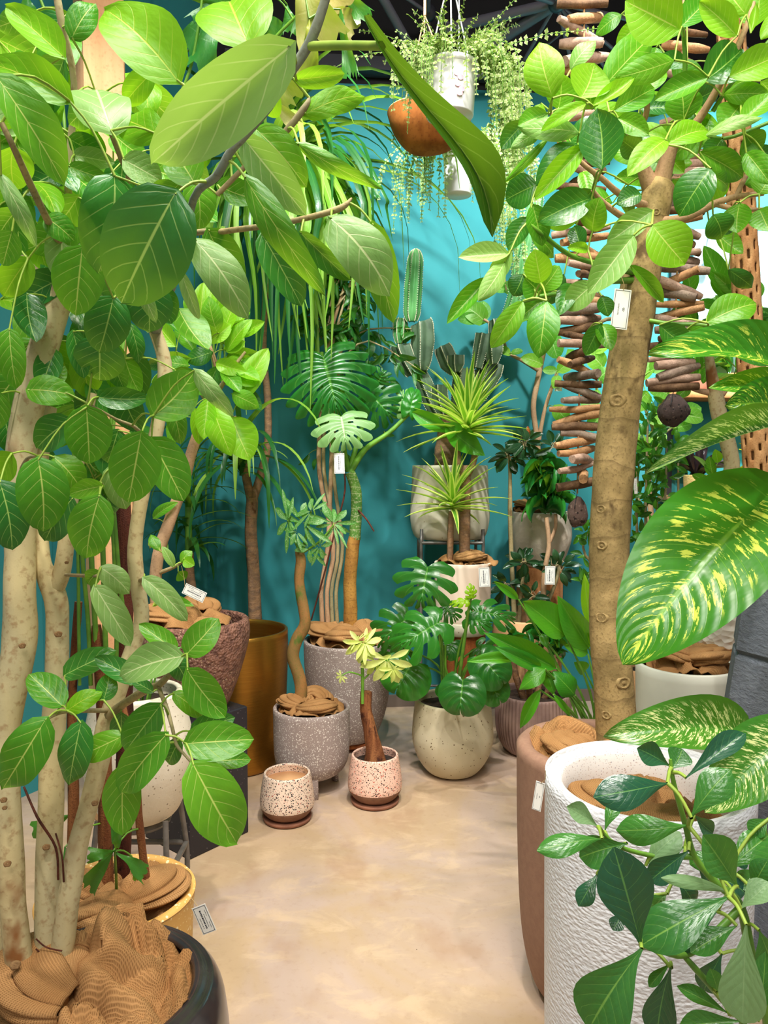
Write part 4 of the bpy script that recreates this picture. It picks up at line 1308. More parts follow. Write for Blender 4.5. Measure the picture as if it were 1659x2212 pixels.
# ================================================================== right: council tree in tall brown pot
def right_ficus():
    d0 = 1.97
    c = P(1291, 1606, d0)
    T = Thing('potted_council_tree', 'thick-trunked fig tree with glossy pointed leaves in tall matt brown pot', 'potted tree', (c.x, c.y, 0))
    make_pot(T, (c.x, c.y, 0), [(0.13, 0), (0.165, 0.05), (0.192, 0.18), (0.204, 0.40), (0.209, c.z)], MAT['p_brown'], 0.042, 0.88, MAT['soil'], 72)
    burlap(T, (c.x, c.y), 0.160, c.z - 0.035, MAT['burlap'], 0.045, 11, rise=0.03, over=[(2.6, 0.6, 0.04, 0.035)])
    B = MAT['bark_r']
    dt = 1.97
    tr = [((1332, 1640, dt), 46), ((1331, 1560, dt), 44), ((1326, 1480, dt), 43), ((1318, 1380, dt), 43), ((1316, 1280, dt), 42), ((1316, 1180, dt), 42), ((1323, 1060, dt), 43), ((1331, 960, dt), 43), ((1342, 860, dt), 42),
          ((1355, 780, dt), 41), ((1370, 690, dt), 41), ((1384, 600, dt), 40), ((1399, 520, dt), 37), ((1413, 450, dt), 34), ((1424, 405, dt), 32), ((1428, 392, dt), 24)]
    tk = branch(T, 'trunk', tr, B, 22, 6, 0.05)
    for (x, y, s) in ((1322, 868, 13), (1290, 1098, 9), (1290, 1175, 9), (1290, 1328, 11), (1335, 1464, 13), (1300, 1535, 9), (1340, 640, 8), (1405, 470, 7), (1325, 1375, 6)):
        s *= .8
        ys = [(p[0][1], p[0][0], p[1]) for p in tr]
        cxx, hw = next((x1 + (x0 - x1) * (y - y1) / (y0 - y1), (r0 + r1) / 2) for (y0, x0, r0), (y1, x1, r1) in zip(ys, ys[1:]) if y1 <= y <= y0)
        sn = max(-.85, min(.85, (x - cxx) / hw))
        nrm = V((sn, -math.sqrt(1 - sn * sn), 0))
        ax_ = P(cxx, y, dt)
        q = ax_ + nrm * PX(hw, dt) * .99
        r = PX(s, dt)
        T.add('knot', lathe((0, 0, 0), [(r * 1.5, -0.008), (r * 1.25, -0.001), (r, 0.0025), (r * 0.8, 0.001), (r * 0.5, -0.002), (r * 0.3, 0.0015), (0.0003, 0.001)], 18, lambda th, j, z: (1 + 0.3 * abs(math.cos(th))) * (1 + .06 * math.sin(5 * th + j)), False), B).matrix_local = \
            Matrix.Translation(q - T.loc) @ nrm.to_track_quat('Z', 'Y').to_matrix().to_4x4() @ Matrix.Translation(T.loc)
    W = MAT['twig']
    S = MAT['bark_c']
    branch(T, 'branch', [((1424, 410, 1.97), 22), ((1440, 350, 1.95), 17), ((1458, 310, 1.93), 12), ((1500, 270, 1.9), 9), ((1545, 200, 1.86), 8), ((1585, 120, 1.82), 7), ((1615, 50, 1.8), 6), ((1628, 5, 1.8), 4)], S, 10)
    branch(T, 'branch', [((1408, 410, 1.97), 20), ((1390, 365, 1.95), 14), ((1376, 320, 1.93), 11), ((1368, 295, 1.92), 9), ((1345, 275, 1.9), 6), ((1300, 262, 1.86), 5)], S, 10)
    branch(T, 'branch', [((1370, 300, 1.92), 7), ((1395, 250, 1.9), 6), ((1398, 210, 1.88), 5)], S)
    branch(T, 'branch', [((1395, 445, 1.95), 10), ((1340, 420, 1.88), 7), ((1300, 385, 1.84), 6), ((1255, 350, 1.82), 5), ((1215, 300, 1.8), 4), ((1190, 245, 1.8), 4)], S)
    branch(T, 'branch', [((1388, 490, 1.95), 9), ((1340, 465, 1.88), 7), ((1300, 435, 1.84), 6), ((1280, 410, 1.82), 4)], S)
    branch(T, 'branch', [((1428, 480, 1.95), 12), ((1480, 470, 1.9), 9), ((1545, 440, 1.87), 8), ((1590, 425, 1.86), 6), ((1650, 418, 1.85), 5)], S)
    branch(T, 'branch', [((1545, 440, 1.87), 7), ((1590, 452, 1.86), 5), ((1650, 452, 1.85), 4)], S)
    branch(T, 'branch', [((1590, 425, 1.86), 6), ((1612, 380, 1.86), 5), ((1650, 330, 1.86), 4)], S)
    branch(T, 'branch', [((1378, 590, 1.95), 8), ((1300, 572, 1.85), 6), ((1230, 550, 1.80), 5), ((1170, 505, 1.77), 5), ((1140, 480, 1.76), 3)], MAT['stem'])
    branch(T, 'branch', [((1372, 605, 1.95), 8), ((1300, 610, 1.86), 6), ((1230, 630, 1.8), 5), ((1170, 640, 1.77), 5), ((1130, 652, 1.76), 3)], MAT['stem'])
    branch(T, 'branch', [((1362, 690, 1.95), 5), ((1310, 690, 1.88), 4), ((1270, 715, 1.84), 3)], W)
    branch(T, 'branch', [((1385, 690, 1.95), 6), ((1450, 700, 1.9), 5), ((1520, 702, 1.87), 5), ((1570, 716, 1.85), 4)], MAT['stem'])
    branch(T, 'branch', [((1440, 350, 1.95), 8), ((1465, 300, 1.93), 6), ((1470, 230, 1.9), 5), ((1480, 140, 1.86), 5), ((1475, 60, 1.84), 4)], MAT['stem'])
    branch(T, 'branch', [((1500, 270, 1.9), 5), ((1560, 300, 1.88), 4), ((1660, 265, 1.86), 4)], MAT['stem'])
    branch(T, 'branch', [((1540, 240, 1.88), 5), ((1580, 180, 1.86), 4), ((1660, 90, 1.84), 4)], MAT['stem'])
    T.petr = 0.0022
    A, D, L, PL = 'alt', 'alt_dark', 'alt_lime', 'alt_pale'
    rows = [
        ((1194, 212), (1164, 92), 84, 1.72, L), ((1206, 236), (1212, 158), 64, 1.8, A), ((1255, 212), (1284, 136), 88, 1.72, L), ((1280, 236), (1274, 176), 60, 1.75, A), ((1232, 152), (1287, 88), 40, 1.85, PL),
        ((1470, 64), (1350, 2), 112, 1.74, L), ((1457, 130), (1328, 170), 54, 1.72, A), ((1300, 192), (1408, 78), 76, 1.9, A), ((1395, 202), (1402, 138), 74, 1.85, A), ((1280, 229), (1372, 166), 34, 1.72, L),
        ((1325, 240), (1414, 190), 54, 1.8, A), ((1530, 166), (1412, 217), 50, 1.74, A), ((1476, 262), (1470, 188), 74, 1.8, A), ((1300, 367), (1290, 234), 92, 1.68, D), ((1266, 224), (1168, 284), 32, 1.7, L),
        ((1184, 245), (1118, 272), 42, 1.75, A), ((1252, 286), (1120, 278), 50, 1.72, PL), ((1137, 262), (1082, 322), 46, 1.8, D), ((1167, 285), (1103, 320), 32, 1.78, PL), ((1247, 308), (1158, 402), 68, 1.74, D),
        ((1263, 314), (1154, 432), 50, 1.7, L), ((1188, 294), (1088, 397), 18, 1.75, A), ((1162, 398), (1092, 432), 76, 1.78, D), ((1278, 428), (1161, 480), 72, 1.72, D), ((1280, 500), (1296, 426), 58, 1.74, A),
        ((1150, 440), (1172, 532), 50, 1.76, A), ((1142, 468), (1098, 542), 46, 1.8, D), ((1255, 542), (1240, 488), 40, 1.8, D), ((1270, 540), (1225, 535), 24, 1.74, L), ((1437, 303), (1355, 382), 56, 1.7, L),
        ((1440, 312), (1530, 284), 60, 1.72, L), ((1535, 364), (1467, 468), 84, 1.68, D), ((1408, 486), (1480, 572), 98, 1.66, L), ((1412, 454), (1310, 527), 54, 1.7, PL), ((1369, 508), (1270, 636), 70, 1.68, PL),
        ((1286, 612), (1223, 670), 58, 1.72, PL), ((1233, 613), (1208, 682), 44, 1.78, D), ((1360, 572), (1434, 654), 32, 1.75, A), ((1386, 420), (1332, 442), 46, 1.78, D), ((1335, 255), (1402, 292), 46, 1.8, A),
        ((1526, 697), (1634, 656), 74, 1.72, A), ((1424, 702), (1498, 754), 54, 1.75, D), ((1485, 711), (1534, 746), 40, 1.78, A), ((1567, 716), (1662, 790), 72, 1.72, D), ((1540, 463), (1558, 516), 64, 1.76, D),
        ((1598, 438), (1592, 504), 60, 1.8, A), ((1168, 612), (1155, 538), 58, 1.72, L), ((1170, 626), (1208, 574), 48, 1.75, A), ((1181, 650), (1164, 774), 70, 1.68, A), ((1130, 650), (1060, 752), 50, 1.7, A),
        ((1176, 650), (1133, 600), 58, 1.78, A), ((1104, 540), (1058, 614), 40, 1.74, PL), ((1592, 78), (1510, 2), 58, 1.72, L), ((1612, 32), (1570, -30), 80, 1.74, L), ((1520, 176), (1604, 106), 88, 1.8, D),
        ((1560, 206), (1665, 205), 44, 1.8, A), ((1575, 166), (1685, 118), 70, 1.76, L), ((1600, 226), (1558, 280), 68, 1.8, A), ((1600, 262), (1668, 202), 50, 1.74, A), ((1520, 296), (1648, 254), 30, 1.74, PL),
        ((1610, 290), (1645, 324), 62, 1.8, A), ((1510, 328), (1604, 384), 62, 1.8, A), ((1612, 330), (1664, 398), 50, 1.76, A), ((1535, 380), (1572, 406), 40, 1.8, A), ((1298, 700), (1264, 768), 42, 1.76, D),
        ((1300, 700), (1320, 758), 42, 1.78, A), ((1300, 640), (1314, 684), 36, 1.82, D), ((1100, 548), (990, 556), 46, 1.74, PL), ((1130, 592), (1108, 640), 50, 1.8, D), ((1090, 566), (1032, 652), 42, 1.74, PL),
        ((1056, 600), (965, 700), 40, 1.76, A), ((1180, 640), (1120, 690), 40, 1.85, A), ((1470, 60), (1530, 0), 60, 1.8, A), ((1628, 60), (1640, -20), 70, 1.8, L), ((1650, 330), (1600, 350), 60, 1.8, A),
        ((1640, 420), (1662, 380), 60, 1.8, A), ((1640, 452), (1662, 500), 60, 1.8, A), ((1560, 300), (1530, 350), 50, 1.84, D), ((1280, 410), (1250, 450), 50, 1.85, D), ((1380, 330), (1340, 300), 50, 1.85, D),
    ]
    for b, t, w, d, kd in rows:
        leaf_at(T, pick(kd), b, t, w, d, rng.uniform(-.05, .05), rng.uniform(-16, 16))
    leaf_at(T, pick('alt_lime'), (1622, 72), (1634, 8), 18, 1.74, 0, 0, name='leaf_bud')
    for i in range(100):
        x, y, d = rng.gauss(1400, 140), rng.gauss(300, 150), rng.uniform(1.95, 2.35)
        if x < 1110 or x > 1720 or y < -20 or y > 640 or abs(x - 1420) < 40 and y > 400 or (x < 1330 and y < 200):
            continue
        if rng.random() < 0.3:
            continue
        a = rng.uniform(-0.6, 3.7)
        ln = rng.uniform(60, 92)
        leaf_at(T, pick(rng.choice((A, D, A, L))), (x, y), (x + math.cos(a) * ln, y + math.sin(a) * ln), ln * 0.55, d, rng.uniform(-.06, .06), rng.uniform(-35, 35))
    finish(T, MAT['stalk'])


right_ficus()
price_tag('upright white logo tag hanging on the thick tan tree trunk', 1341, 668, 1.86, 36, 84, math.radians(-6), 'logo', (1342, 598, 1.86))


# ================================================================== white wrinkled planter
def white_planter():
    d0 = 1.545
    c = P(1398, 1690, d0)
    T = Thing('white_planter', 'tall white cylinder planter with wrinkled surface and burlap inside, front right', 'planter', (c.x, c.y, 0))
    R, Z = 0.206, c.z
    sh = [(0.16, 0), (0.186, 0.03), (0.198, 0.12), (0.203, 0.4), (R, Z - 0.012), (R - 0.004, Z - 0.003)]
    ins = R - 0.036
    T.add('pot', lathe((c.x, c.y, 0), smooth_shape(sh, 4) + [(R - 0.006, Z - 0.001)], 96), MAT['p_white'])
    T.add('rim', lathe((c.x, c.y, 0), [(R - 0.006, Z - 0.001), (R - 0.012, Z), (ins + 0.006, Z), (ins, Z - 0.006), (ins - 0.004, Z - 0.05), (ins - 0.012, Z - 0.17)], 96, cap_bottom=False), MAT['p_rim'])
    burlap(T, (c.x + 0.01, c.y + 0.01), ins - 0.012, Z - 0.10, MAT['burlap'], 0.055, 21, rise=0.06, folds=2.6)


white_planter()
price_tag('white logo tag hanging on the rim of the white wrinkled planter', 1163, 1720, 1.52, 20, 66, math.radians(-8), 'logo', (1178, 1664, 1.50), yaw=-0.5)


# ================================================================== dumb cane in slate planter
def dumb_cane():
    d0 = 2.0
    c = P(1772, 1400, d0)
    T = Thing('potted_dumb_cane', 'yellow-speckled broad-leaved plant in dark slate planter at right edge', 'potted plant', (c.x, c.y, 0))
    z = P(1700, 1240, d0).z
    x0 = c.x

    def rr(px, py):
        return x0 - P(px, py, d0).x
    prof = [(0.15, 0.0), (0.20, 0.12), (rr(1600, 1800), P(1600, 1800, d0).z), (rr(1566, 1565), P(1566, 1565, d0).z)]
    g = P(1590, 1412, d0).z
    prof += [(rr(1588, 1425), g - 0.012), (rr(1592, 1412) - 0.006, g), (rr(1590, 1400), g + 0.012), (rr(1612, 1250), z)]
    g2 = P(1566, 1565, d0).z
    pr, rs, zs = pot_profile(prof, 0.03, 0.93)
    T.add('pot', lathe((c.x, c.y, 0), pr, 8, None), MAT['p_slate'], smooth=False)
    T.add('soil', lathe((c.x, c.y, zs - 0.05), [(rs + 0.01, 0), (rs * 0.9, 0.055), (0.001, 0.06)], 16, None), MAT['soil'])
    S = MAT['stem']
    branch(T, 'stem', [((1760, 1280, 2.0), 26), ((1750, 1100, 1.9), 24), ((1735, 900, 1.8), 20), ((1720, 780, 1.7), 14)], S, 10)
    branch(T, 'stem', [((1800, 1280, 2.0), 22), ((1790, 1150, 1.8), 20), ((1740, 1050, 1.6), 14)], S, 10)
    branch(T, 'stem', [((1700, 1290, 1.95), 18), ((1690, 1400, 1.75), 14), ((1680, 1520, 1.55), 10)], S, 10)
    T.petr = 0.007
    big = leaf_mesh('dumb_cane_big_leaf', MAT['dieff'], w_diff, 26, 14, 0.10, 0.55, 0.012, 0.42, seed=5)
    leaf_at(T, big, (1606, 1122), (1345, 1436), 270, 1.42, -0.10, 4, pet=False)
    leaf_at(T, LF['dieff'][1], (1705, 800), (1402, 762), 104, 1.45, -0.05, 25, pet=False)
    leaf_at(T, LF['dieff'][0], (1700, 828), (1530, 838), 60, 1.55, -0.02, 0, pet=False)
    leaf_at(T, LF['dieff'][1], (1700, 880), (1566, 876), 110, 1.5, -0.02, 0, pet=False)
    tw = leaf_mesh('dumb_cane_twisted_leaf', MAT['dieff_fine'], w_diff, 20, 8, 0.2, 0.5, 0.02, 0.05, seed=9)
    leaf_at(T, tw, (1690, 916), (1394, 1022), 58, 1.4, -0.04, 10, pet=False)
    leaf_at(T, LF['dieff_fine'][1], (1592, 1578), (1304, 1590), 118, 1.25, -0.04, 0, pet=False)
    leaf_at(T, LF['dieff_fine'][0], (1700, 1588), (1522, 1756), 150, 1.2, -0.02, 0, pet=False)
    for q0, q1 in ((P(1722, 790, 1.71), P(1705, 800, 1.45)), (P(1735, 860, 1.78), P(1700, 828, 1.55)), (P(1737, 920, 1.8), P(1700, 880, 1.5)), (P(1738, 960, 1.82), P(1690, 916, 1.4)), (P(1680, 1520, 1.55), P(1700, 1588, 1.2))):
        T.add('leaf_stalk', tube([(q0, .008), ((q0 + q1) / 2 + V((.02, 0, .02)), .007), (q1, .005)], 8, 4), S)
    T.add('leaf_stalk', tube([(P(1690, 1540, 1.5), .008), (P(1650, 1560, 1.38), .006), (P(1590, 1578, 1.25), .005)], 8, 4), S)
    T.add('leaf_stalk', tube([(P(1740, 1050, 1.6), .012), (P(1700, 1085, 1.52), .008), (P(1612, 1122, 1.43), .006)], 8, 4), S)
    finish(T, S)


dumb_cane()


# ================================================================== umbrella shrub, front right
def umbrella_shrub():
    d0 = 0.98
    c = P(1690, 2330, d0)
    T = Thing('potted_umbrella_shrub', 'leathery spoon-leaved shrub in the near right corner, growing from below the frame', 'potted plant', (c.x, c.y, 0))
    make_pot(T, (c.x, c.y, 0), [(0.11, 0), (0.13, 0.1), (0.14, 0.36), (0.142, 0.46)], MAT['p_matt'], 0.02, 0.9, MAT['soil'], 40)
    S = MAT['stem']
    q = V((c.x, c.y, 0.41))
    j = P(1600, 1960, .92)
    branch_w(T, 'stem', [(q, .009), (P(1660, 2200, .95), .008), (P(1625, 2080, .93), .007), (j, .006), (P(1545, 1905, .92), .005), (P(1500, 1850, .92), .004), (P(1480, 1780, .91), .0035), (P(1455, 1690, .90), .003), (P(1448, 1640, .90), .002)], S)
    branch_w(T, 'stem', [(j, .005), (P(1540, 2020, .9), .0045), (P(1480, 2062, .88), .0045), (P(1420, 2050, .87), .004), (P(1386, 2042, .86), .004)], S)
    branch_w(T, 'stem', [(q + V((-.03, 0, 0)), .007), (P(1610, 2230, .93), .005), (P(1560, 2160, .9), .004), (P(1500, 2090, .88), .004), (P(1475, 2062, .88), .003)], S)
    branch_w(T, 'stem', [(P(1500, 1850, .92), .004), (P(1420, 1850, .93), .003), (P(1340, 1830, .93), .003), (P(1303, 1800, .93), .0025)], S)
    branch_w(T, 'stem', [(q + V((.02, .02, 0)), .006), (P(1680, 2000, 1.0), .005), (P(1660, 1850, 1.0), .004), (P(1650, 1780, 1.0), .003)], S)
    T.petr = 0.0022
    C, D, PL = 'clusia', 'clusia_dark', 'clusia_pale'
    rows = [
        ((1442, 1692), (1282, 1722), 78, .86, D), ((1447, 1655), (1376, 1616), 54, .9, D), ((1450, 1662), (1474, 1618), 56, .92, C), ((1482, 1680), (1610, 1584), 52, .88, D), ((1493, 1765), (1578, 1662), 76, .84, C),
        ((1486, 1783), (1331, 1794), 66, .86, C), ((1292, 1786), (1224, 1742), 46, .92, PL), ((1306, 1796), (1336, 1728), 32, .94, C), ((1300, 1812), (1160, 1838), 54, .9, C), ((1354, 1822), (1252, 1852), 70, .92, C),
        ((1384, 2040), (1326, 1830), 124, .80, D), ((1290, 1888), (1250, 1958), 44, .95, D), ((1574, 1938), (1384, 2042), 104, .82, C), ((1386, 2050), (1272, 2222), 132, .78, C), ((1449, 2090), (1418, 2240), 74, .82, D),
        ((1449, 2080), (1402, 2132), 26, .84, C), ((1592, 1914), (1518, 1804), 88, .84, C), ((1572, 1880), (1660, 1806), 70, .9, C), ((1395, 1870), (1470, 1798), 62, .93, PL), ((1488, 1838), (1402, 1904), 54, .9, D),
        ((1580, 1930), (1428, 1896), 32, .86, PL), ((1612, 1998), (1604, 2210), 98, .78, PL), ((1550, 1968), (1448, 2052), 54, .88, D), ((1592, 2000), (1492, 2058), 60, .86, C), ((1575, 2190), (1462, 2130), 36, .86, C),
        ((1600, 2206), (1466, 2218), 50, .84, C), ((1550, 2142), (1534, 2092), 36, .88, C), ((1662, 1768), (1620, 1802), 42, .92, C), ((1625, 1922), (1660, 1856), 52, .88, C), ((1600, 1962), (1662, 1906), 54, .86, PL),
        ((1345, 1972), (1324, 2010), 34, .95, D), ((1440, 1930), (1398, 1974), 50, .95, C), ((1640, 2204), (1654, 2056), 50, .86, C), ((1480, 1830), (1420, 1850), 44, .94, C), ((1500, 1860), (1540, 1900), 60, .96, D),
        ((1460, 1900), (1500, 1960), 50, .97, D), ((1620, 1830), (1580, 1860), 60, .96, D), ((1640, 2010), (1668, 2080), 60, .9, C), ((1560, 2060), (1520, 2140), 56, .93, D), ((1500, 1760), (1540, 1800), 40, .95, D),
        ((1640, 1880), (1600, 1920), 50, .97, C), ((1480, 1990), (1440, 1960), 44, .98, D), ((1560, 1900), (1610, 1930), 56, .96, D), ((1620, 2110), (1570, 2090), 56, .95, C), ((1545, 1842), (1490, 1868), 44, .95, C),
    ]
    for b, t, w, d, kd in rows:
        leaf_at(T, pick(kd), b, t, w, d, rng.uniform(-.02, .02), rng.uniform(-12, 12))
    finish(T, MAT['stalk'])


umbrella_shrub()

# ================================================================== fishtail palm in ochre pot
def fishtail():
    d0 = 1.80
    c = P(252, 1925, d0)
    T = Thing('potted_fishtail_palm', 'fishtail palm with fibrous brown trunks in speckled ochre pot behind the fig', 'potted palm', (c.x, c.y, 0))
    make_pot(T, (c.x, c.y, 0), [(0.12, 0), (0.15, 0.05), (0.172, 0.18), (0.180, 0.32), (0.186, c.z)], MAT['p_yellow'], 0.026, 0.84, MAT['soil'], 64)
    burlap(T, (c.x, c.y), 0.158, c.z - 0.035, MAT['burlap'], 0.06, 31, rise=0.02, over=[(-0.2, 0.8, 0.0, 0.03)])
    FB, RU = MAT['bark_fibre'], MAT['bark_rust']
    ST = MAT['stem']
    branch(T, 'trunk', [((228, 1930, 1.8), 17), ((228, 1800, 1.8), 16), ((226, 1650, 1.8), 15), ((222, 1500, 1.8), 15), ((212, 1400, 1.8), 13), ((208, 1350, 1.8), 9)], FB, 12, 4, 0.2)
    branch(T, 'trunk', [((158, 1900, 1.84), 12), ((158, 1700, 1.84), 12), ((156, 1500, 1.84), 10), ((170, 1300, 1.85), 8)], FB, 10, 4, 0.2)
    branch(T, 'trunk', [((262, 1930, 1.84), 18), ((268, 1700, 1.86), 18), ((270, 1500, 1.88), 18), ((268, 1300, 1.9), 20), ((268, 1120, 1.9), 16), ((262, 1050, 1.9), 10)], RU, 12, 4, 0.25)
    branch(T, 'trunk', [((318, 1910, 1.78), 9), ((302, 1790, 1.78), 9), ((292, 1660, 1.78), 8), ((262, 1500, 1.8), 6)], FB, 8, 4, 0.2)
    for (xb, x1, x2, w) in ((212, 205, 196, 6), (232, 226, 222, 6), (250, 252, 246, 5), (282, 268, 252, 5), (196, 190, 176, 5), (172, 170, 168, 4)):
        branch(T, 'cane', [((xb, 1480, 1.8), w), ((x1, 1340, 1.79), w), ((x2, 1180, 1.78), w), ((x2 - 10, 960, 1.8), w - 1), ((x2 + 20, 700, 1.85), w - 1)], ST, 8, 4, 0.02)
    # fronds arching overhead
    stems = [[(216, 700, 1.85), (300, 400, 1.8), (400, 180, 1.75), (428, 60, 1.72), (440, -40, 1.7)],
             [(216, 700, 1.85), (360, 380, 1.9), (560, 120, 1.85), (690, -10, 1.8), (760, -60, 1.8)],
             [(180, 700, 1.85), (150, 400, 1.9), (120, 100, 1.9), (60, -60, 1.9)]]
    for s in stems:
        branch(T, 'frond_stem', [(p, 5 - i * 0.7) for i, p in enumerate(s)], ST, 8, 6, 0.02)
    rows = [((446, 20), (400, 112), 56, 1.72, 'fish'), ((470, 40), (430, 150), 70, 1.74, 'fish'), ((400, -10), (520, 8), 60, 1.72, 'fish'), ((505, -20), (430, 60), 60, 1.75, 'fish'), ((590, -10), (530, 40), 60, 1.8, 'fish'),
            ((650, -40), (700, 90), 120, 1.75, 'fish_yel'), ((655, 0), (648, 80), 40, 1.8, 'fish'), ((668, 40), (664, 165), 50, 1.74, 'fish_yel'), ((710, -20), (745, 22), 70, 1.8, 'fish_yel'), ((735, 20), (760, 165), 34, 1.76, 'fish'),
            ((740, -30), (790, 40), 44, 1.78, 'fish'), ((560, 30), (600, 80), 60, 1.85, 'fish'), ((620, 10), (630, 70), 40, 1.85, 'fish'), ((590, 215), (640, 270), 40, 1.9, 'fish_yel'), ((560, 130), (640, 220), 60, 1.95, 'fish_yel'),
            ((690, 20), (770, 60), 70, 1.78, 'fish_yel'), ((400, 120), (330, 170), 50, 1.8, 'fish'), ((60, -10), (70, 60), 60, 1.9, 'fish'),
            # small shoots at the pot
            ((245, 1838), (188, 1918), 50, 1.66, 'fish'), ((248, 1838), (190, 1848), 34, 1.66, 'fish'), ((252, 1842), (312, 1888), 42, 1.64, 'fish'), ((250, 1836), (256, 1786), 32, 1.66, 'fish'), ((150, 1760), (70, 1800), 50, 1.9, 'fish'),
            ((140, 1830), (150, 1890), 36, 1.7, 'fish'), ((285, 1850), (300, 1900), 26, 1.7, 'fish')]
    T.petr = 0.002
    for b, t, w, d, k in rows:
        leaf_at(T, pick(k), b, t, w, d, rng.uniform(-.03, .03), rng.uniform(-15, 15))
    branch(T, 'shoot', [((252, 1930, 1.75), 4), ((250, 1870, 1.68), 3), ((248, 1836, 1.66), 2)], ST, 6)
    finish(T, ST)


fishtail()
price_tag('cream price tag hanging off the speckled ochre pot', 441, 1986, 1.70, 32, 66, math.radians(22), 'price', (412, 1938, 1.72))


# ================================================================== cream ball pot on tube stand
def ball_pot():
    d0 = 2.36
    c = P(300, 1640, d0)
    zb, zt = P(300, 1766, d0).z, P(300, 1490, d0).z
    st = Thing('tube_stand', 'grey bent-tube stand under the cream ball planter', 'plant stand', (c.x, c.y, 0))
    r = 0.009
    s = 0.115
    zz = zb - r + 0.005
    for sx in (-1, 1):
        pts = [V((c.x + sx * s, c.y - s, 0.0)), V((c.x + sx * s, c.y - s, zz * 0.5)), V((c.x + sx * s * .9, c.y - s * .7, zz + 0.03))]
        st.add('leg', tube([(p, r) for p in pts], 10, 4), MAT['steel'])
        pts = [V((c.x + sx * s, c.y + s, 0.0)), V((c.x + sx * s, c.y + s, zz * 0.5)), V((c.x + sx * s * .9, c.y + s * .7, zz + 0.03))]
        st.add('leg', tube([(p, r) for p in pts], 10, 4), MAT['steel'])
    for sy in (-1, 1):
        st.add('rail', tube([(V((c.x - s, c.y + sy * s, .16)), r), (V((c.x + s, c.y + sy * s, .16)), r)], 10, 1), MAT['steel'])
    for sx in (-1, 1):
        st.add('rail', tube([(V((c.x + sx * s, c.y - s, .16)), r), (V((c.x + sx * s, c.y + s, .16)), r)], 10, 1), MAT['steel'])
    st.add('seat_ring', lathe((c.x, c.y, zb - 0.004), [(0.085 + .012 * math.cos(a), .012 * math.sin(a)) for a in [i * math.pi / 4 for i in range(9)]], 28, None, False), MAT['steel'])
    T = Thing('ball_planter', 'cream pitted ball-shaped planter on a tube stand at left', 'planter', (c.x, c.y, zb))
    h = zt - zb
    make_pot(T, (c.x, c.y, zb), [(0.06, 0), (0.12, 0.03), (0.163, h * .38), (0.166, h * .6), (0.145, h * .88), (0.135, h)], MAT['p_ball'], 0.018, 0.88, MAT['soil'], 56)
    for i in range(7):
        a = i * 0.9
        branch_w(T, 'stem', [(V((c.x + .03 * math.cos(a), c.y + .03 * math.sin(a), zt - .05)), .004), (V((c.x + .06 * math.cos(a), c.y + .06 * math.sin(a), zt + .05)), .003)], MAT['stem'], 6)
        leaf_dir(T, pick('philo'), V((c.x + .06 * math.cos(a), c.y + .06 * math.sin(a), zt + .05)), (math.cos(a), math.sin(a), .5), .12, .05)


ball_pot()


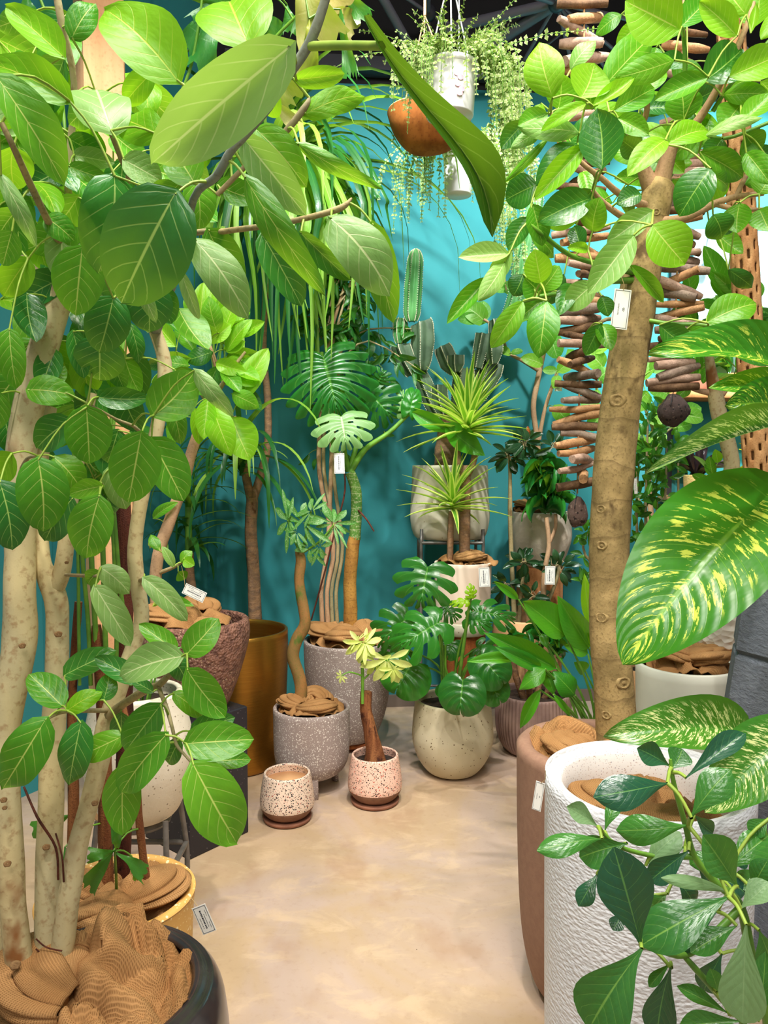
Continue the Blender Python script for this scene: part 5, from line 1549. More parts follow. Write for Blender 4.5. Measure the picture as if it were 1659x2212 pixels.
# ================================================================== black plinth, rust pot with fig
def plinth_and_rust_pot():
    Bc = P(538, 1815, 2.87)
    A = P(430, 1870, 2.69)
    d = (Bc - A)
    d.z = 0
    d.normalize()
    n = V((-d.y, d.x, 0))
    S = 0.275
    cen = V((Bc.x, Bc.y, 0)) - d * S / 2 + n * S / 2
    zt = 0.492
    solo('display_plinth', 'black speckled square plinth carrying the rusty brown pot', 'plinth', box((cen.x, cen.y, zt / 2), (S, S, zt), math.atan2(d.y, d.x), 0.004), MAT['ped'], (cen.x, cen.y, 0), smooth=False)
    T = Thing('potted_golden_fig', 'fig with bent trunk and lime-green leaves in rough rusty brown pot', 'potted tree', (cen.x, cen.y, zt))
    zr = P(440, 1336, cen.y).z - zt
    R = PX(119, cen.y)
    make_pot(T, (cen.x, cen.y, zt), [(0.105, 0), (0.125, 0.02), (R * .82, zr * .38), (R * 1.0, zr * .78), (R * .985, zr)], MAT['p_rust'], 0.024, 0.82, MAT['soil'], 64)
    burlap(T, (cen.x - .025, cen.y - .02), R * .80, zt + zr - 0.015, MAT['burlap'], 0.05, 41, rise=0.03)
    D = cen.y
    branch(T, 'trunk', [((345, 1350, D), 15), ((338, 1290, D), 14), ((337, 1230, D), 13), ((347, 1180, D), 13), ((372, 1110, D), 13), ((398, 1035, D), 13), ((416, 970, D), 12), ((440, 905, D), 11), ((462, 860, D), 9), ((468, 800, D), 6), ((450, 740, D), 4)], MAT['bark_c'], 12, 5, 0.12)
    branch(T, 'branch', [((462, 860, D), 6), ((500, 800, D - .05), 4), ((530, 760, D - .06), 3)], MAT['twig'])
    branch(T, 'branch', [((455, 880, D), 6), ((410, 810, D - .05), 4), ((380, 760, D - .06), 3)], MAT['twig'])
    branch(T, 'branch', [((338, 1240, D), 5), ((375, 1225, D - .03), 4), ((398, 1210, D - .05), 3)], MAT['twig'])
    T.petr = 0.002
    rows = [((460, 880), (500, 985), 60, 'alt_lime'), ((500, 900), (540, 995), 78, 'alt_lime'), ((515, 870), (580, 752), 52, 'alt_lime'), ((450, 860), (440, 950), 44, 'alt_lime'), ((500, 850), (560, 880), 40, 'alt'),
            ((430, 700), (440, 610), 42, 'alt_lime'), ((470, 720), (450, 640), 44, 'alt'), ((480, 730), (510, 650), 40, 'alt_lime'), ((420, 760), (380, 700), 40, 'alt'), ((490, 760), (545, 690), 34, 'alt_lime'),
            ((440, 800), (400, 860), 38, 'alt'), ((470, 790), (440, 860), 36, 'alt_dark'), ((480, 800), (520, 850), 36, 'alt'), ((410, 790), (350, 780), 34, 'alt'), ((460, 760), (400, 780), 40, 'alt_dark'),
            ((400, 900), (370, 960), 40, 'alt'), ((420, 880), (430, 960), 36, 'alt_lime'), ((520, 780), (580, 800), 36, 'alt'), ((505, 820), (560, 830), 34, 'alt_lime'), ((380, 750), (340, 700), 40, 'alt_lime'),
            ((450, 740), (500, 700), 34, 'alt_lime'), ((370, 800), (330, 850), 40, 'alt'), ((398, 1208), (420, 1222), 26, 'alt_lime'), ((390, 1215), (415, 1190), 26, 'alt'), ((375, 1225), (350, 1180), 22, 'alt_pale'),
            ((345, 1190), (325, 1155), 24, 'alt'), ((340, 1170), (322, 1180), 14, 'alt_pale'), ((360, 1200), (348, 1160), 18, 'alt_pale'), ((385, 1235), (402, 1250), 28, 'alt'), ((330, 1120), (385, 1085), 24, 'alt'),
            ((330, 1310), (380, 1330), 30, 'alt'), ((345, 1300), (420, 1310), 24, 'alt')]
    for b, t, w, k in rows:
        leaf_at(T, pick(k), b, t, w, D - rng.uniform(0, .14), rng.uniform(-.05, .05), rng.uniform(-25, 25))
    for i in range(26):
        a = rng.uniform(0, 6.28)
        q = rng.uniform(0.2, 1)
        x, y = 445 + 85 * q * math.cos(a), 775 + 105 * q * math.sin(a)
        ln = rng.uniform(45, 75)
        leaf_at(T, pick(rng.choice(('alt', 'alt_lime', 'alt_lime', 'alt_dark'))), (x, y), (x + math.cos(a) * ln, y + math.sin(a) * ln), ln * .5, D + rng.uniform(-.08, .12), rng.uniform(-.05, .05), rng.uniform(-40, 40))
    finish(T, MAT['stalk'])
    return cen


PL = plinth_and_rust_pot()
price_tag('slanted white price tag tied above the rusty brown pot', 420, 1281, PL.y - .1, 24, 50, math.radians(64), 'price', (392, 1222, PL.y - .1))


# dark dracaena behind the rust pot
def dark_dracaena():
    c = P(402, 1400, 3.75)
    T = Thing('potted_dark_dracaena', 'dark strap-leaved dracaena on short ringed trunk behind the rusty pot', 'potted plant', (c.x, c.y, 0))
    make_pot(T, (c.x, c.y, 0), [(0.08, 0), (0.095, 0.1), (0.10, .58)], MAT['p_matt'], 0.014, 0.9, MAT['soil'], 32)
    top = P(408, 1190, 3.75)
    branch(T, 'trunk', [((402, 1440, 3.75), 11), ((416, 1310, 3.75), 11), ((410, 1240, 3.75), 10), ((408, 1190, 3.75), 10)], MAT['bark_drac'], 10)
    for i in range(46):
        a = rng.uniform(0, 6.28)
        h = rng.uniform(-.05, .38)
        el = rng.uniform(.1, 1.2)
        strap(T, MAT['strap_dark'], top + V((0, 0, h)), a, el, rng.uniform(.22, .4), .035, rng.uniform(.6, 1.6))
    branch_w(T, 'stem', [(top, .02), (top + V((0, 0, .4)), .012)], MAT['stem'])


dark_dracaena()


# ================================================================== brass pot
def brass_pot():
    d0 = 3.55
    c = P(512, 1358, d0)
    T = Thing('brass_planter', 'tall brushed brass cylinder planter standing empty behind the plinth', 'planter', (c.x, c.y, 0))
    R = PX(110, d0)
    sh = [(R * .72, 0), (R * .80, .03), (R * .93, .2), (R, .5), (R, c.z)]
    pr, rs, zs = pot_profile(smooth_shape(sh, 4), .014, .45)
    T.add('pot', lathe((c.x, c.y, 0), pr, 64), MAT['p_gold'])
    T.add('pot_floor', lathe((c.x, c.y, zs - .02), [(rs, 0), (rs, .02), (.001, .021)], 32), MAT['p_gold'])
    return c


brass_pot()


# ================================================================== tall drooping dracaena behind the brass pot
def tall_dracaena():
    d0 = 4.0
    c = P(560, 1400, d0)
    T = Thing('potted_tall_dracaena', 'tall thin-trunked dracaena with long drooping ribbon leaves by the teal corner', 'potted tree', (c.x, c.y, 0))
    make_pot(T, (c.x, c.y, 0), [(0.10, 0), (0.13, 0.12), (0.14, .36)], MAT['p_matt'], 0.014, 0.9, MAT['soil'], 36)
    B = MAT['bark_drac']
    branch(T, 'trunk', [((556, 1500, d0), 15), ((551, 1340, d0), 15), ((548, 1240, d0), 14), ((542, 1150, d0), 13), ((545, 1075, d0), 13)], B, 10, 4, .1)
    branch(T, 'trunk', [((545, 1085, d0), 10), ((565, 1020, d0), 9), ((578, 960, d0), 8), ((578, 860, d0), 8), ((569, 760, d0), 7), ((573, 650, d0), 7), ((578, 540, d0), 8), ((580, 440, d0), 8)], B, 10, 4, .1)
    branch(T, 'trunk', [((543, 1085, d0), 10), ((530, 1020, d0), 9), ((522, 960, d0), 8), ((505, 900, d0), 7)], B, 8, 4, .1)
    crown = P(580, 420, d0)
    for i in range(120):
        a = rng.uniform(0, 6.28)
        h = rng.uniform(-.12, .25)
        el = rng.uniform(.2, 1.35)
        L = rng.uniform(.75, 1.5)
        if math.sin(a) > 0.35:
            L *= .45
        mt = MAT['strap_lime'] if rng.random() < .55 else MAT['strap_dark']
        strap(T, mt, crown + V((rng.uniform(-.03, .03), rng.uniform(-.03, .03), h)), a, el, L, rng.uniform(.028, .05), rng.uniform(1.6, 2.8), 12)
    # long leaves hanging straight down in front of the crown
    def drape(x0, y0, x1, y1, d, w, mt):
        a, b = P(x0, y0, d0 - .05), P(x1, y1, d)
        top = P(x0 + (x1 - x0) * .62, y0 - 40 - abs(x1 - x0) * .2, (d0 - .05) * .4 + d * .6)
        path = catmull([(a, 0), (top, 0), (P(x1, y0 + 40, d), 0), (P(x1 + rng.uniform(-22, 22), (y0 + y1) / 2, d), 0), (b + V((rng.uniform(-.05, .05), 0, 0)), 0)], 4)
        vs, uvs, fs = [], [], []
        n = len(path) - 1
        tw = rng.uniform(-.9, .9)
        for i, (q, _) in enumerate(path):
            u = i / n
            ww = w * .5 * min(1, .5 + 3 * u) * (1 - u ** 3 * .92)
            sd = V((math.cos(tw * u), math.sin(tw * u), 0))
            for j, t in enumerate((-1, 0, 1)):
                vs.append(q + sd * ww * t + V((0, -.25 * ww * (1 - abs(t)), 0)))
                uvs.append((u, j / 2))
        for i in range(n):
            for j in range(2):
                k = i * 3 + j
                fs.append((k, k + 1, k + 4, k + 3))
        T.add('leaf', MB().put(vs, fs, uvs), mt)
    for i in range(72):
        x1 = rng.choice((rng.uniform(440, 560), rng.uniform(540, 700), rng.uniform(600, 790)))
        y1 = rng.uniform(560, 900) if x1 < 720 else rng.uniform(480, 800)
        drape(rng.uniform(560, 610), rng.uniform(380, 470), x1, y1, rng.uniform(3.45, 3.9), rng.uniform(.026, .044), MAT['strap_lime'] if rng.random() < .68 else MAT['strap_dark'])
    for x1, y1 in ((805, 480), (700, 300), (815, 470), (760, 430), (720, 560), (830, 520)):
        drape(590, 380, x1, y1, 3.7, .022, MAT['strap_dark'])
    # second, lower crown
    low = P(520, 965, d0 - .05)
    for i in range(60):
        a = rng.uniform(2.2, 5.6)
        strap(T, MAT['strap_dark'] if rng.random() < .6 else MAT['strap_lime'], low + V((0, 0, rng.uniform(-.15, .1))), a, rng.uniform(-.1, 1.1), rng.uniform(.35, .8), rng.uniform(.024, .04), rng.uniform(1.0, 2.2), 11)


tall_dracaena()


# ================================================================== speckled grey pots
def small_grey():
    d0 = 3.28
    c = P(673, 1525, d0)
    T = Thing('potted_money_tree', 'twisting money tree in speckled grey footed pot behind the confetti pots', 'potted tree', (c.x, c.y, 0))
    R = PX(84, d0)
    zb = 0.055
    zr = c.z
    make_pot(T, (c.x, c.y, zb), [(R * .30, 0), (R * .62, .012), (R * .88, .05), (R * .985, .12), (R, zr - zb)], MAT['p_grey'], .016, .9, MAT['soil'], 64)
    for k, a in enumerate((-1.40, 0.69, 2.79)):
        q = V((c.x + R * .74 * math.cos(a), c.y + R * .74 * math.sin(a), 0.065))
        T.add('foot', box(q, (.02, .034, .13), a, .003), MAT['p_grey'])
    burlap(T, (c.x, c.y), R - .024, zr - .012, MAT['burlap'], .04, 51, rise=.02)
    tr = [((645, 1530, d0), 14), ((650, 1480, d0), 13), ((633, 1420, d0), 13), ((640, 1385, d0), 13), ((658, 1350, d0), 13), ((655, 1310, d0), 12), ((646, 1260, d0), 11), ((650, 1215, d0), 11), ((647, 1190, d0), 10)]
    branch(T, 'trunk', tr, MAT['bark_pach'], 12, 5, .15)
    branch(T, 'stem', [((652, 1200, d0), 4), ((665, 1140, d0), 3), ((672, 1105, d0), 2)], MAT['stem'], 6)
    branch(T, 'stem', [((650, 1196, d0), 3), ((690, 1170, d0 - .02), 2.5), ((720, 1135, d0 - .04), 2)], MAT['stem'], 6)
    branch(T, 'stem', [((648, 1196, d0), 3), ((630, 1150, d0), 2.5), ((622, 1125, d0), 2)], MAT['stem'], 6)
    P1 = [palmate_mesh('palmate_leaf', MAT['pach'], 6, i, .32, .6, 2.2, .62) for i in range(3)]
    for b, t, w in (((655, 1130), (700, 1075), 130), ((622, 1125), (570, 1128), 120), ((720, 1132), (752, 1120), 120), ((668, 1185), (640, 1222), 90), ((690, 1180), (728, 1202), 80), ((672, 1105), (640, 1080), 100), ((640, 1150), (600, 1165), 80), ((720, 1130), (730, 1070), 100)):
        leaf_at(T, rng.choice(P1), b, t, w, d0 - .03, rng.uniform(-.03, .03), rng.uniform(-20, 20))
    finish(T, MAT['stalk'])


small_grey()


def large_grey():
    d0 = 3.78
    c = P(752, 1380, d0)
    R = PX(97, d0)
    zb = P(752, 1592, d0).z
    st = Thing('wooden_block_stand', 'low brown wooden stand under the large speckled grey pot', 'plant stand', (c.x, c.y, 0))
    st.add('top', box((c.x, c.y, zb - .012), (.23, .23, .024), .2, .003), MAT['wood_red'])
    for sx in (-1, 1):
        for sy in (-1, 1):
            q = Matrix.Rotation(.2, 3, 'Z') @ V((sx * .095, sy * .095, 0))
            st.add('leg', box((c.x + q.x, c.y + q.y, (zb - .024) / 2), (.035, .035, zb - .024), .2, .003), MAT['wood_red'])
    T = Thing('potted_tree_philodendron', 'ringed-stem philodendron with split leaves in large speckled grey pot', 'potted plant', (c.x, c.y, zb))
    h = c.z - zb
    make_pot(T, (c.x, c.y, zb), [(R * .42, 0), (R * .62, .015), (R * .86, h * .3), (R * .98, h * .7), (R, h)], MAT['p_grey'], .018, .9, MAT['soil'], 64)
    burlap(T, (c.x, c.y), R - .03, c.z - .005, MAT['burlap'], .06, 61, rise=.03, over=[(-.3, .5, .02, .03)])
    branch(T, 'trunk', [((756, 1390, d0), 17), ((757, 1330, d0), 15), ((756, 1260, d0), 14), ((761, 1190, d0), 14), ((766, 1160, d0), 13)], MAT['bark_philo'], 14, 5, .15)
    branch(T, 'trunk', [((766, 1165, d0), 13), ((770, 1100, d0), 12), ((768, 1055, d0), 12), ((756, 1020, d0), 11)], MAT['green_cane'], 12)
    ST = MAT['stem']
    branch(T, 'leaf_stalk', [((756, 1020, d0), 8), ((790, 970, d0), 6), ((840, 935, d0), 5), ((882, 895, d0), 4)], ST, 8)
    branch(T, 'leaf_stalk', [((754, 1018, d0), 7), ((745, 980, d0 - .02), 5), ((738, 915, d0 - .08), 4)], ST, 8)
    branch(T, 'leaf_stalk', [((750, 1016, d0), 6), ((720, 960, d0), 5), ((700, 860, d0), 4), ((695, 760, d0 - .02), 4)], ST, 8)
    branch(T, 'leaf_stalk', [((754, 1018, d0), 6), ((780, 930, d0 + .03), 5), ((800, 860, d0 + .03), 4)], ST, 8)
    leaf_at(T, MON_BIG[0], (698, 770), (735, 905), 175, d0 - .05, -.12, 0, pet=False)
    leaf_at(T, MON_PALE[0], (737, 900), (748, 962), 115, d0 - .12, -.10, 0, pet=False)
    leaf_at(T, MON[1], (800, 850), (850, 905), 95, d0, -.05, 10, pet=False)
    leaf_at(T, MON[0], (815, 830), (830, 800), 60, d0, -.04, 10, pet=False)
    leaf_at(T, MON_PALE[0], (880, 895), (868, 840), 46, d0, -.02, 0, pet=False)
    leaf_at(T, MON_WHOLE[0], (884, 892), (900, 832), 38, d0 - .02, 0, 10, pet=False)
    leaf_at(T, pick('philo'), (890, 890), (975, 935), 34, d0 - .03, 0, 10, pet=False)
    leaf_at(T, pick('philo'), (960, 915), (1048, 985), 52, d0 - .04, 0, 5, pet=False)
    leaf_at(T, MON_PALE[0], (735, 860), (690, 850), 70, d0 - .08, 0, 0, pet=False)
    branch(T, 'aerial_root', [((762, 1090, d0), 2.5), ((790, 1120, d0 - .05), 2), ((808, 1148, d0 - .06), 1.5)], MAT['bark_rust'], 5)
    branch(T, 'aerial_root', [((740, 990, d0), 2), ((745, 1060, d0 - .03), 2), ((725, 1140, d0 - .05), 2), ((700, 1240, d0 - .06), 2), ((672, 1340, d0 - .06), 2)], MAT['bark_rust'], 5)
    # slender bamboo-like companion
    for x, x2, w in ((712, 690, 5), (722, 700, 4), (700, 715, 5), (732, 720, 4)):
        branch(T, 'thin_trunk', [((x, 1390, d0 + .06), w + 1), ((x - 6, 1280, d0 + .06), w), ((x + 8, 1180, d0 + .06), w), ((x2, 1020, d0 + .08), w), ((x2 + 5, 880, d0 + .1), w), ((x2 + 20, 740, d0 + .1), w - 1), ((x2 + 60, 600, d0 + .12), w - 2)], MAT['bark_c'] if w > 4 else MAT['twig'], 8, 4, .1)
    br = []
    for i in range(16):
        x0, y0 = rng.uniform(680, 800), rng.uniform(540, 760)
        x1, y1 = x0 + rng.uniform(-70, 110), y0 + rng.uniform(-60, 70)
        dd = d0 + rng.uniform(.0, .28)
        branch(T, 'twig', [((700 + (x0 - 700) * .4, y0 + 40, d0 + .1), 2.5), ((x0, y0, dd), 2), ((x1, y1, dd), 1.2)], MAT['twig'], 5, 3)
        br.append((x0, y0, x1, y1, dd))
    n = 0
    for x0, y0, x1, y1, dd in br:
        for k in range(16):
            s = rng.random()
            x, y = x0 + (x1 - x0) * s + rng.uniform(-14, 14), y0 + (y1 - y0) * s + rng.uniform(-12, 12)
            a = rng.uniform(.1, 2.9)
            ln = rng.uniform(26, 46)
            leaf_at(T, pick('slender'), (x, y), (x + math.cos(a) * ln, y + math.sin(a) * ln), rng.uniform(8, 13), dd, rng.uniform(-.04, .04), rng.uniform(-50, 50), pet=False)
    for i in range(34):
        x, y = rng.uniform(630, 850), rng.uniform(760, 1000)
        if x > 790 and y > 830 and y < 930:
            continue
        a = rng.uniform(.2, 2.6)
        ln = rng.uniform(24, 42)
        leaf_at(T, pick('slender'), (x, y), (x + math.cos(a) * ln, y + math.sin(a) * ln), 10, d0 + .12, 0, rng.uniform(-50, 50))
    finish(T, MAT['stalk'])


large_grey()
price_tag('upright price tag hanging below the pale split leaf', 733, 1001, 3.62, 22, 44, 0.02, 'price', (737, 962, 3.62))


# ================================================================== confetti pots
def confetti(px, py, d0, mat, label, plant):
    c = P(px, py, d0)
    T = Thing('confetti_pot' if not plant else 'potted_pale_money_tree', label, 'plant pot' if not plant else 'potted plant', (c.x, c.y, 0))
    zb = 0.017
    h = c.z - zb
    r0 = PX(51, d0)
    rb = PX(60, d0)
    lo = smooth_shape([(rb * .55, 0), (rb * .74, .006), (rb * .93, h * .17), (rb * .985, h * .25)], 4)
    hi = smooth_shape([(rb * .985, h * .25), (rb * 1.0, h * .36), (rb * .95, h * .65), (r0, h)], 5)
    T.add('clay_base', lathe((c.x, c.y, zb), lo, 48), MAT['p_clay'])
    pr, rs, zs = pot_profile(hi, .009, .80)
    T.add('pot', lathe((c.x, c.y, zb), pr, 48, None, False), mat)
    T.add('soil' if plant else 'pot_floor', lathe((c.x, c.y, zb + zs - .02), [(rs + .002, 0), (rs, .021), (.001, .024)], 28), MAT['soil'] if plant else MAT['p_tan'])
    solo('clay_saucer', 'round clay saucer under the %s confetti pot' % ('pink' if plant else 'cream'), 'saucer',
         lathe((c.x, c.y, 0), [(rb * .78, 0), (rb * .86, .004), (rb * .90, .016), (rb * .87, .017), (rb * .82, .0165), (.001, .0165)], 40), MAT['p_saucer'], (c.x, c.y, 0))
    return T, c


confetti(620, 1667, 2.98, MAT['p_terra'], 'cream confetti-speckled pot with no plant, nearest on the aisle floor', False)
T, c = confetti(810, 1628, 3.14, MAT['p_terra2'], 'pink confetti-speckled pot holding a cut trunk with pale yellow leaves', True)
d0 = 3.14
branch(T, 'trunk', [((812, 1650, d0), 25), ((806, 1610, d0), 18), ((798, 1570, d0), 14), ((791, 1530, d0), 13), ((790, 1495, d0), 13)], MAT['bark_fibre'], 12, 4, .2)
branch(T, 'stem', [((783, 1520, d0 - .03), 3.5), ((783, 1450, d0 - .03), 3.5), ((780, 1385, d0 - .03), 3)], MAT['stem'], 8)
branch(T, 'stem', [((783, 1470, d0 - .03), 2), ((815, 1440, d0 - .05), 2), ((835, 1425, d0 - .06), 1.5)], MAT['stem'], 6)
branch(T, 'stem', [((783, 1460, d0 - .03), 2), ((755, 1452, d0 - .05), 2), ((738, 1460, d0 - .06), 1.5)], MAT['stem'], 6)
PV = [palmate_mesh('pale_palmate_leaf', MAT['pach_var'], 6, 10 + i, .33, .5, 2.0) for i in range(3)]
for b, t, w in (((836, 1424), (835, 1500), 95), ((812, 1428), (806, 1486), 62), ((778, 1390), (752, 1440), 60), ((784, 1386), (800, 1430), 60), ((790, 1390), (832, 1400), 70), ((772, 1384), (758, 1378), 50), ((738, 1460), (724, 1475), 26), ((850, 1445), (866, 1486), 50)):
    leaf_at(T, rng.choice(PV), b, t, w, d0 - .06, rng.uniform(-.03, .03), rng.uniform(-15, 15))
T.petr = .0012
finish(T, MAT['stalk'])


# ================================================================== monstera
def monstera():
    d0 = 3.45
    c = P(978, 1508, d0)
    T = Thing('potted_monstera', 'split-leaved monstera in round cream pot on the floor', 'potted plant', (c.x, c.y, 0))
    R = PX(82, d0)
    h = c.z
    make_pot(T, (c.x, c.y, 0), [(R * .42, 0), (R * .68, .016), (R * .95, .08), (R * 1.08, h * .46), (R * 1.07, h * .68), (R, h)], MAT['p_cream'], .016, .88, MAT['soil'], 64)
    ST = MAT['stem']
    cx = 975
    rows = [  # base, tip, width, mesh, distance
        ((924, 1225), (905, 1318), 120, MON[0], 3.3), ((948, 1345), (845, 1400), 100, MON[1], 3.22), ((880, 1335), (812, 1390), 86, MON[2], 3.4), ((1025, 1320), (1115, 1330), 62, MON[1], 3.3), ((1010, 1335), (1060, 1348), 50, MON[0], 3.3),
        ((888, 1435), (848, 1500), 110, MON_WHOLE[0], 3.35), ((1000, 1470), (990, 1548), 96, MON_WHOLE[0], 3.12), ((1040, 1420), (1095, 1480), 84, MON_WHOLE[0], 3.25), ((1055, 1470), (1085, 1520), 66, MON_WHOLE[0], 3.3), ((980, 1385), (965, 1420), 46, MON_WHOLE[0], 3.45),
        ((1030, 1400), (1075, 1425), 60, MON[2], 3.45), ((960, 1310), (985, 1330), 50, MON[2], 3.4), ((955, 1480), (960, 1500), 34, MON_WHOLE[0], 3.4), ((870, 1400), (838, 1440), 70, MON[2], 3.45), ((1075, 1395), (1130, 1405), 46, MON_WHOLE[0], 3.4),
    ]
    for b, t, w, me, d in rows:
        B = P(b[0], b[1], d)
        q = P(cx + rng.uniform(-22, 22), 1520, d0 - .02)
        mid = (q + B) / 2 + V((0, 0, .05)) + (V((B.x - q.x, 0, 0)) * -.15)
        T.add('leaf_stalk', tube([(q, .006), (mid, .005), (B, .0035)], 7, 5), ST)
        leaf_at(T, me, b, t, w, d, -.06, rng.uniform(-12, 12), pet=False)
    q = P(985, 1510, d0 - .03)
    T.add('leaf_stalk', tube([(q, .009), (P(998, 1420, 3.3), .008), (P(1012, 1320, 3.25), .006), (P(1018, 1290, 3.22), .005)], 8, 5), ST)
    leaf_at(T, MON_LIME[0], (1018, 1292), (1022, 1262), 44, 3.2, -.02, 30, pet=False)
    leaf_at(T, MON_LIME[0], (1012, 1300), (970, 1298), 40, 3.2, -.02, 10, pet=False)


monstera()


# ================================================================== ribbed pot with compact dracaena
def ribbed():
    d0 = 3.72
    c = P(1152, 1494, d0)
    T = Thing('potted_compact_dracaena', 'compact dark dracaenas in mauve-brown ribbed pot beside the monstera', 'potted plant', (c.x, c.y, 0))
    R = PX(82, d0)
    h = c.z
    make_pot(T, (c.x, c.y, 0), [(R * .55, 0), (R * .74, .012), (R * .92, .07), (R * 1.0, h * .55), (R * .965, h)], MAT['p_ribbed'], .014, .88, MAT['soil'], 4 * 60,
             rmod=lambda th, j, z: 1 + (.013 * math.cos(60 * th) if j < 25 and z > .02 else 0))
    for k, (x, y, dd, n) in enumerate(((1112, 1402, 3.68, 26), (1168, 1385, 3.74, 30), (1200, 1412, 3.66, 24), (1140, 1420, 3.6, 22))):
        bx = 1152 + (x - 1152) * .5
        branch(T, 'trunk', [((bx, 1510, d0), 8), ((x, (1500 + y) / 2, dd), 7), ((x, y, dd), 6)], MAT['bark_drac'], 8)
        top = P(x, y, dd)
        for i in range(n):
            a = rng.uniform(0, 6.28)
            el = rng.uniform(-.3, 1.2)
            leaf_dir(T, pick('compacta'), top + V((0, 0, rng.uniform(-.05, .05))), (math.cos(a) * math.cos(el), math.sin(a) * math.cos(el), math.sin(el)), rng.uniform(.06, .10), .024, rng.uniform(-.4, .4))


ribbed()


# ================================================================== cactus on steel stand
def cactus():
    d0 = 4.06
    c = P(972, 1005, d0)
    zb = P(972, 1163, d0).z
    R = PX(84, d0)
    st = Thing('steel_stand', 'tall thin steel stand carrying the cactus planter', 'plant stand', (c.x, c.y, 0))
    s = .158
    rr = .0085
    for sx in (-1, 1):
        for sy in (-1, 1):
            st.add('leg', tube([(V((c.x + sx * s, c.y + sy * s, 0)), rr), (V((c.x + sx * s, c.y + sy * s, zb - .014)), rr), (V((c.x + sx * s * .97, c.y + sy * s * .97, zb - rr)), rr)], 8, 3), MAT['steel'])
        st.add('top_rail', tube([(V((c.x + sx * s, c.y - s, zb - rr)), rr), (V((c.x + sx * s, c.y + s, zb - rr)), rr)], 8, 1), MAT['steel'])
        st.add('top_rail', tube([(V((c.x - s, c.y + sx * s, zb - rr)), rr), (V((c.x + s, c.y + sx * s, zb - rr)), rr)], 8, 1), MAT['steel'])
        st.add('cross_rail', tube([(V((c.x - s, c.y + sx * s, .18)), rr * .8), (V((c.x + s, c.y + sx * s, .18)), rr * .8)], 8, 1), MAT['steel'])
    T = Thing('potted_cactus', 'branching column cactus in pale stone planter on the tall stand', 'potted cactus', (c.x, c.y, zb))
    h = c.z - zb
    make_pot(T, (c.x, c.y, zb), [(R * .62, 0), (R * .9, .012), (R * 1.02, h * .28), (R * .99, h * .6), (R * .965, h)], MAT['p_cactus'], .014, .9, MAT['soil'], 56)
    sp = MB()

    def col(pts, mat, ribs=5, amp=.2, name='segment', flat=False):
        wp = [(P(x, y, d0 + dz), PX(r, d0)) for x, y, r, dz in pts]
        T.add(name, tube(wp, ribs * 8, 6, ribs, amp, .03), mat)
        path = catmull(wp, 6)
        L = 0
        for i in range(len(path) - 1):
            (p, r), (q, r2) = path[i], path[i + 1]
            t = (q - p)
            if t.length < 1e-6:
                continue
            t.normalize()
            a = t.cross(V((0, 1, 0))).normalized()
            b = t.cross(a)
            for k in range(ribs):
                th = 2 * math.pi * k / ribs
                for f in (0, .5):
                    e = p.lerp(q, f) + (a * math.cos(th) + b * math.sin(th)) * r * (1 + amp) * 1.01
                    s_ = .0036
                    sp.put([e + V(v) * s_ for v in ((1, 0, 0), (-1, 0, 0), (0, 1, 0), (0, -1, 0), (0, 0, 1), (0, 0, -1))], [(0, 2, 4), (2, 1, 4), (1, 3, 4), (3, 0, 4), (2, 0, 5), (1, 2, 5), (3, 1, 5), (0, 3, 5)])
    O, N = MAT['cactus'], MAT['cactus_new']
    col([(890, 694, 9, -.05), (890, 675, 15, -.05), (893, 620, 16, -.05), (897, 565, 14, -.05), (898, 545, 9, -.05), (898, 538, 2, -.05)], N, 6, .18)
    col([(912, 800, 10, -.04), (913, 780, 18, -.04), (915, 740, 22, -.04), (914, 705, 21, -.04), (912, 696, 18, -.04)], O, 5, .2)
    col([(864, 742, 7, -.02), (864, 725, 12, -.02), (865, 700, 13, -.02), (866, 688, 8, -.02)], N, 6, .18)
    col([(893, 808, 12, -.02), (880, 782, 18, -.02), (869, 755, 19, -.02), (867, 746, 18, -.02)], O, 5, .2)
    col([(955, 905, 16, 0), (935, 870, 16, 0), (918, 830, 16, 0), (903, 800, 13, 0)], O, 5, .2)
    col([(962, 895, 14, -.03), (952, 860, 15, -.03), (950, 832, 15, -.03)], O, 5, .22)
    col([(984, 806, 8, -.02), (972, 785, 18, -.02), (960, 757, 17, -.02), (956, 748, 14, -.02)], O, 5, .2)
    col([(986, 803, 7, -.07), (986, 788, 15, -.07), (986, 768, 15, -.07)], O, 5, .2)
    col([(985, 960, 20, 0), (1000, 900, 24, 0), (1006, 840, 25, 0), (1008, 798, 22, 0)], O, 6, .2)
    col([(1015, 875, 18, .03), (1040, 838, 22, .03), (1058, 805, 24, .03), (1066, 784, 20, .03)], O, 5, .2)
    col([(1030, 795, 10, -.04), (1038, 755, 13, -.04), (1045, 722, 14, -.04)], O, 5, .2)
    col([(1066, 786, 8, -.05), (1066, 760, 18, -.05), (1068, 722, 17, -.05)], O, 5, .2)
    col([(1074, 735, 12, .02), (1098, 690, 15, .02), (1118, 630, 16, .02), (1130, 560, 17, .02), (1145, 490, 17, .02), (1160, 430, 12, .02), (1164, 415, 3, .02)], N, 6, .18)
    col([(1068, 725, 10, 0), (1070, 700, 12, 0), (1068, 690, 10, 0)], O, 5, .2)
    T.add('cork_trunk', tube([(P(962, 1030, d0), .06), (P(962, 980, d0), .056), (P(966, 930, d0), .052), (P(975, 880, d0), .045)], 14, 5, jit=.2), MAT['bark_drac'])
    T.add('spines', sp, MAT['spine'], kind='stuff')


cactus()


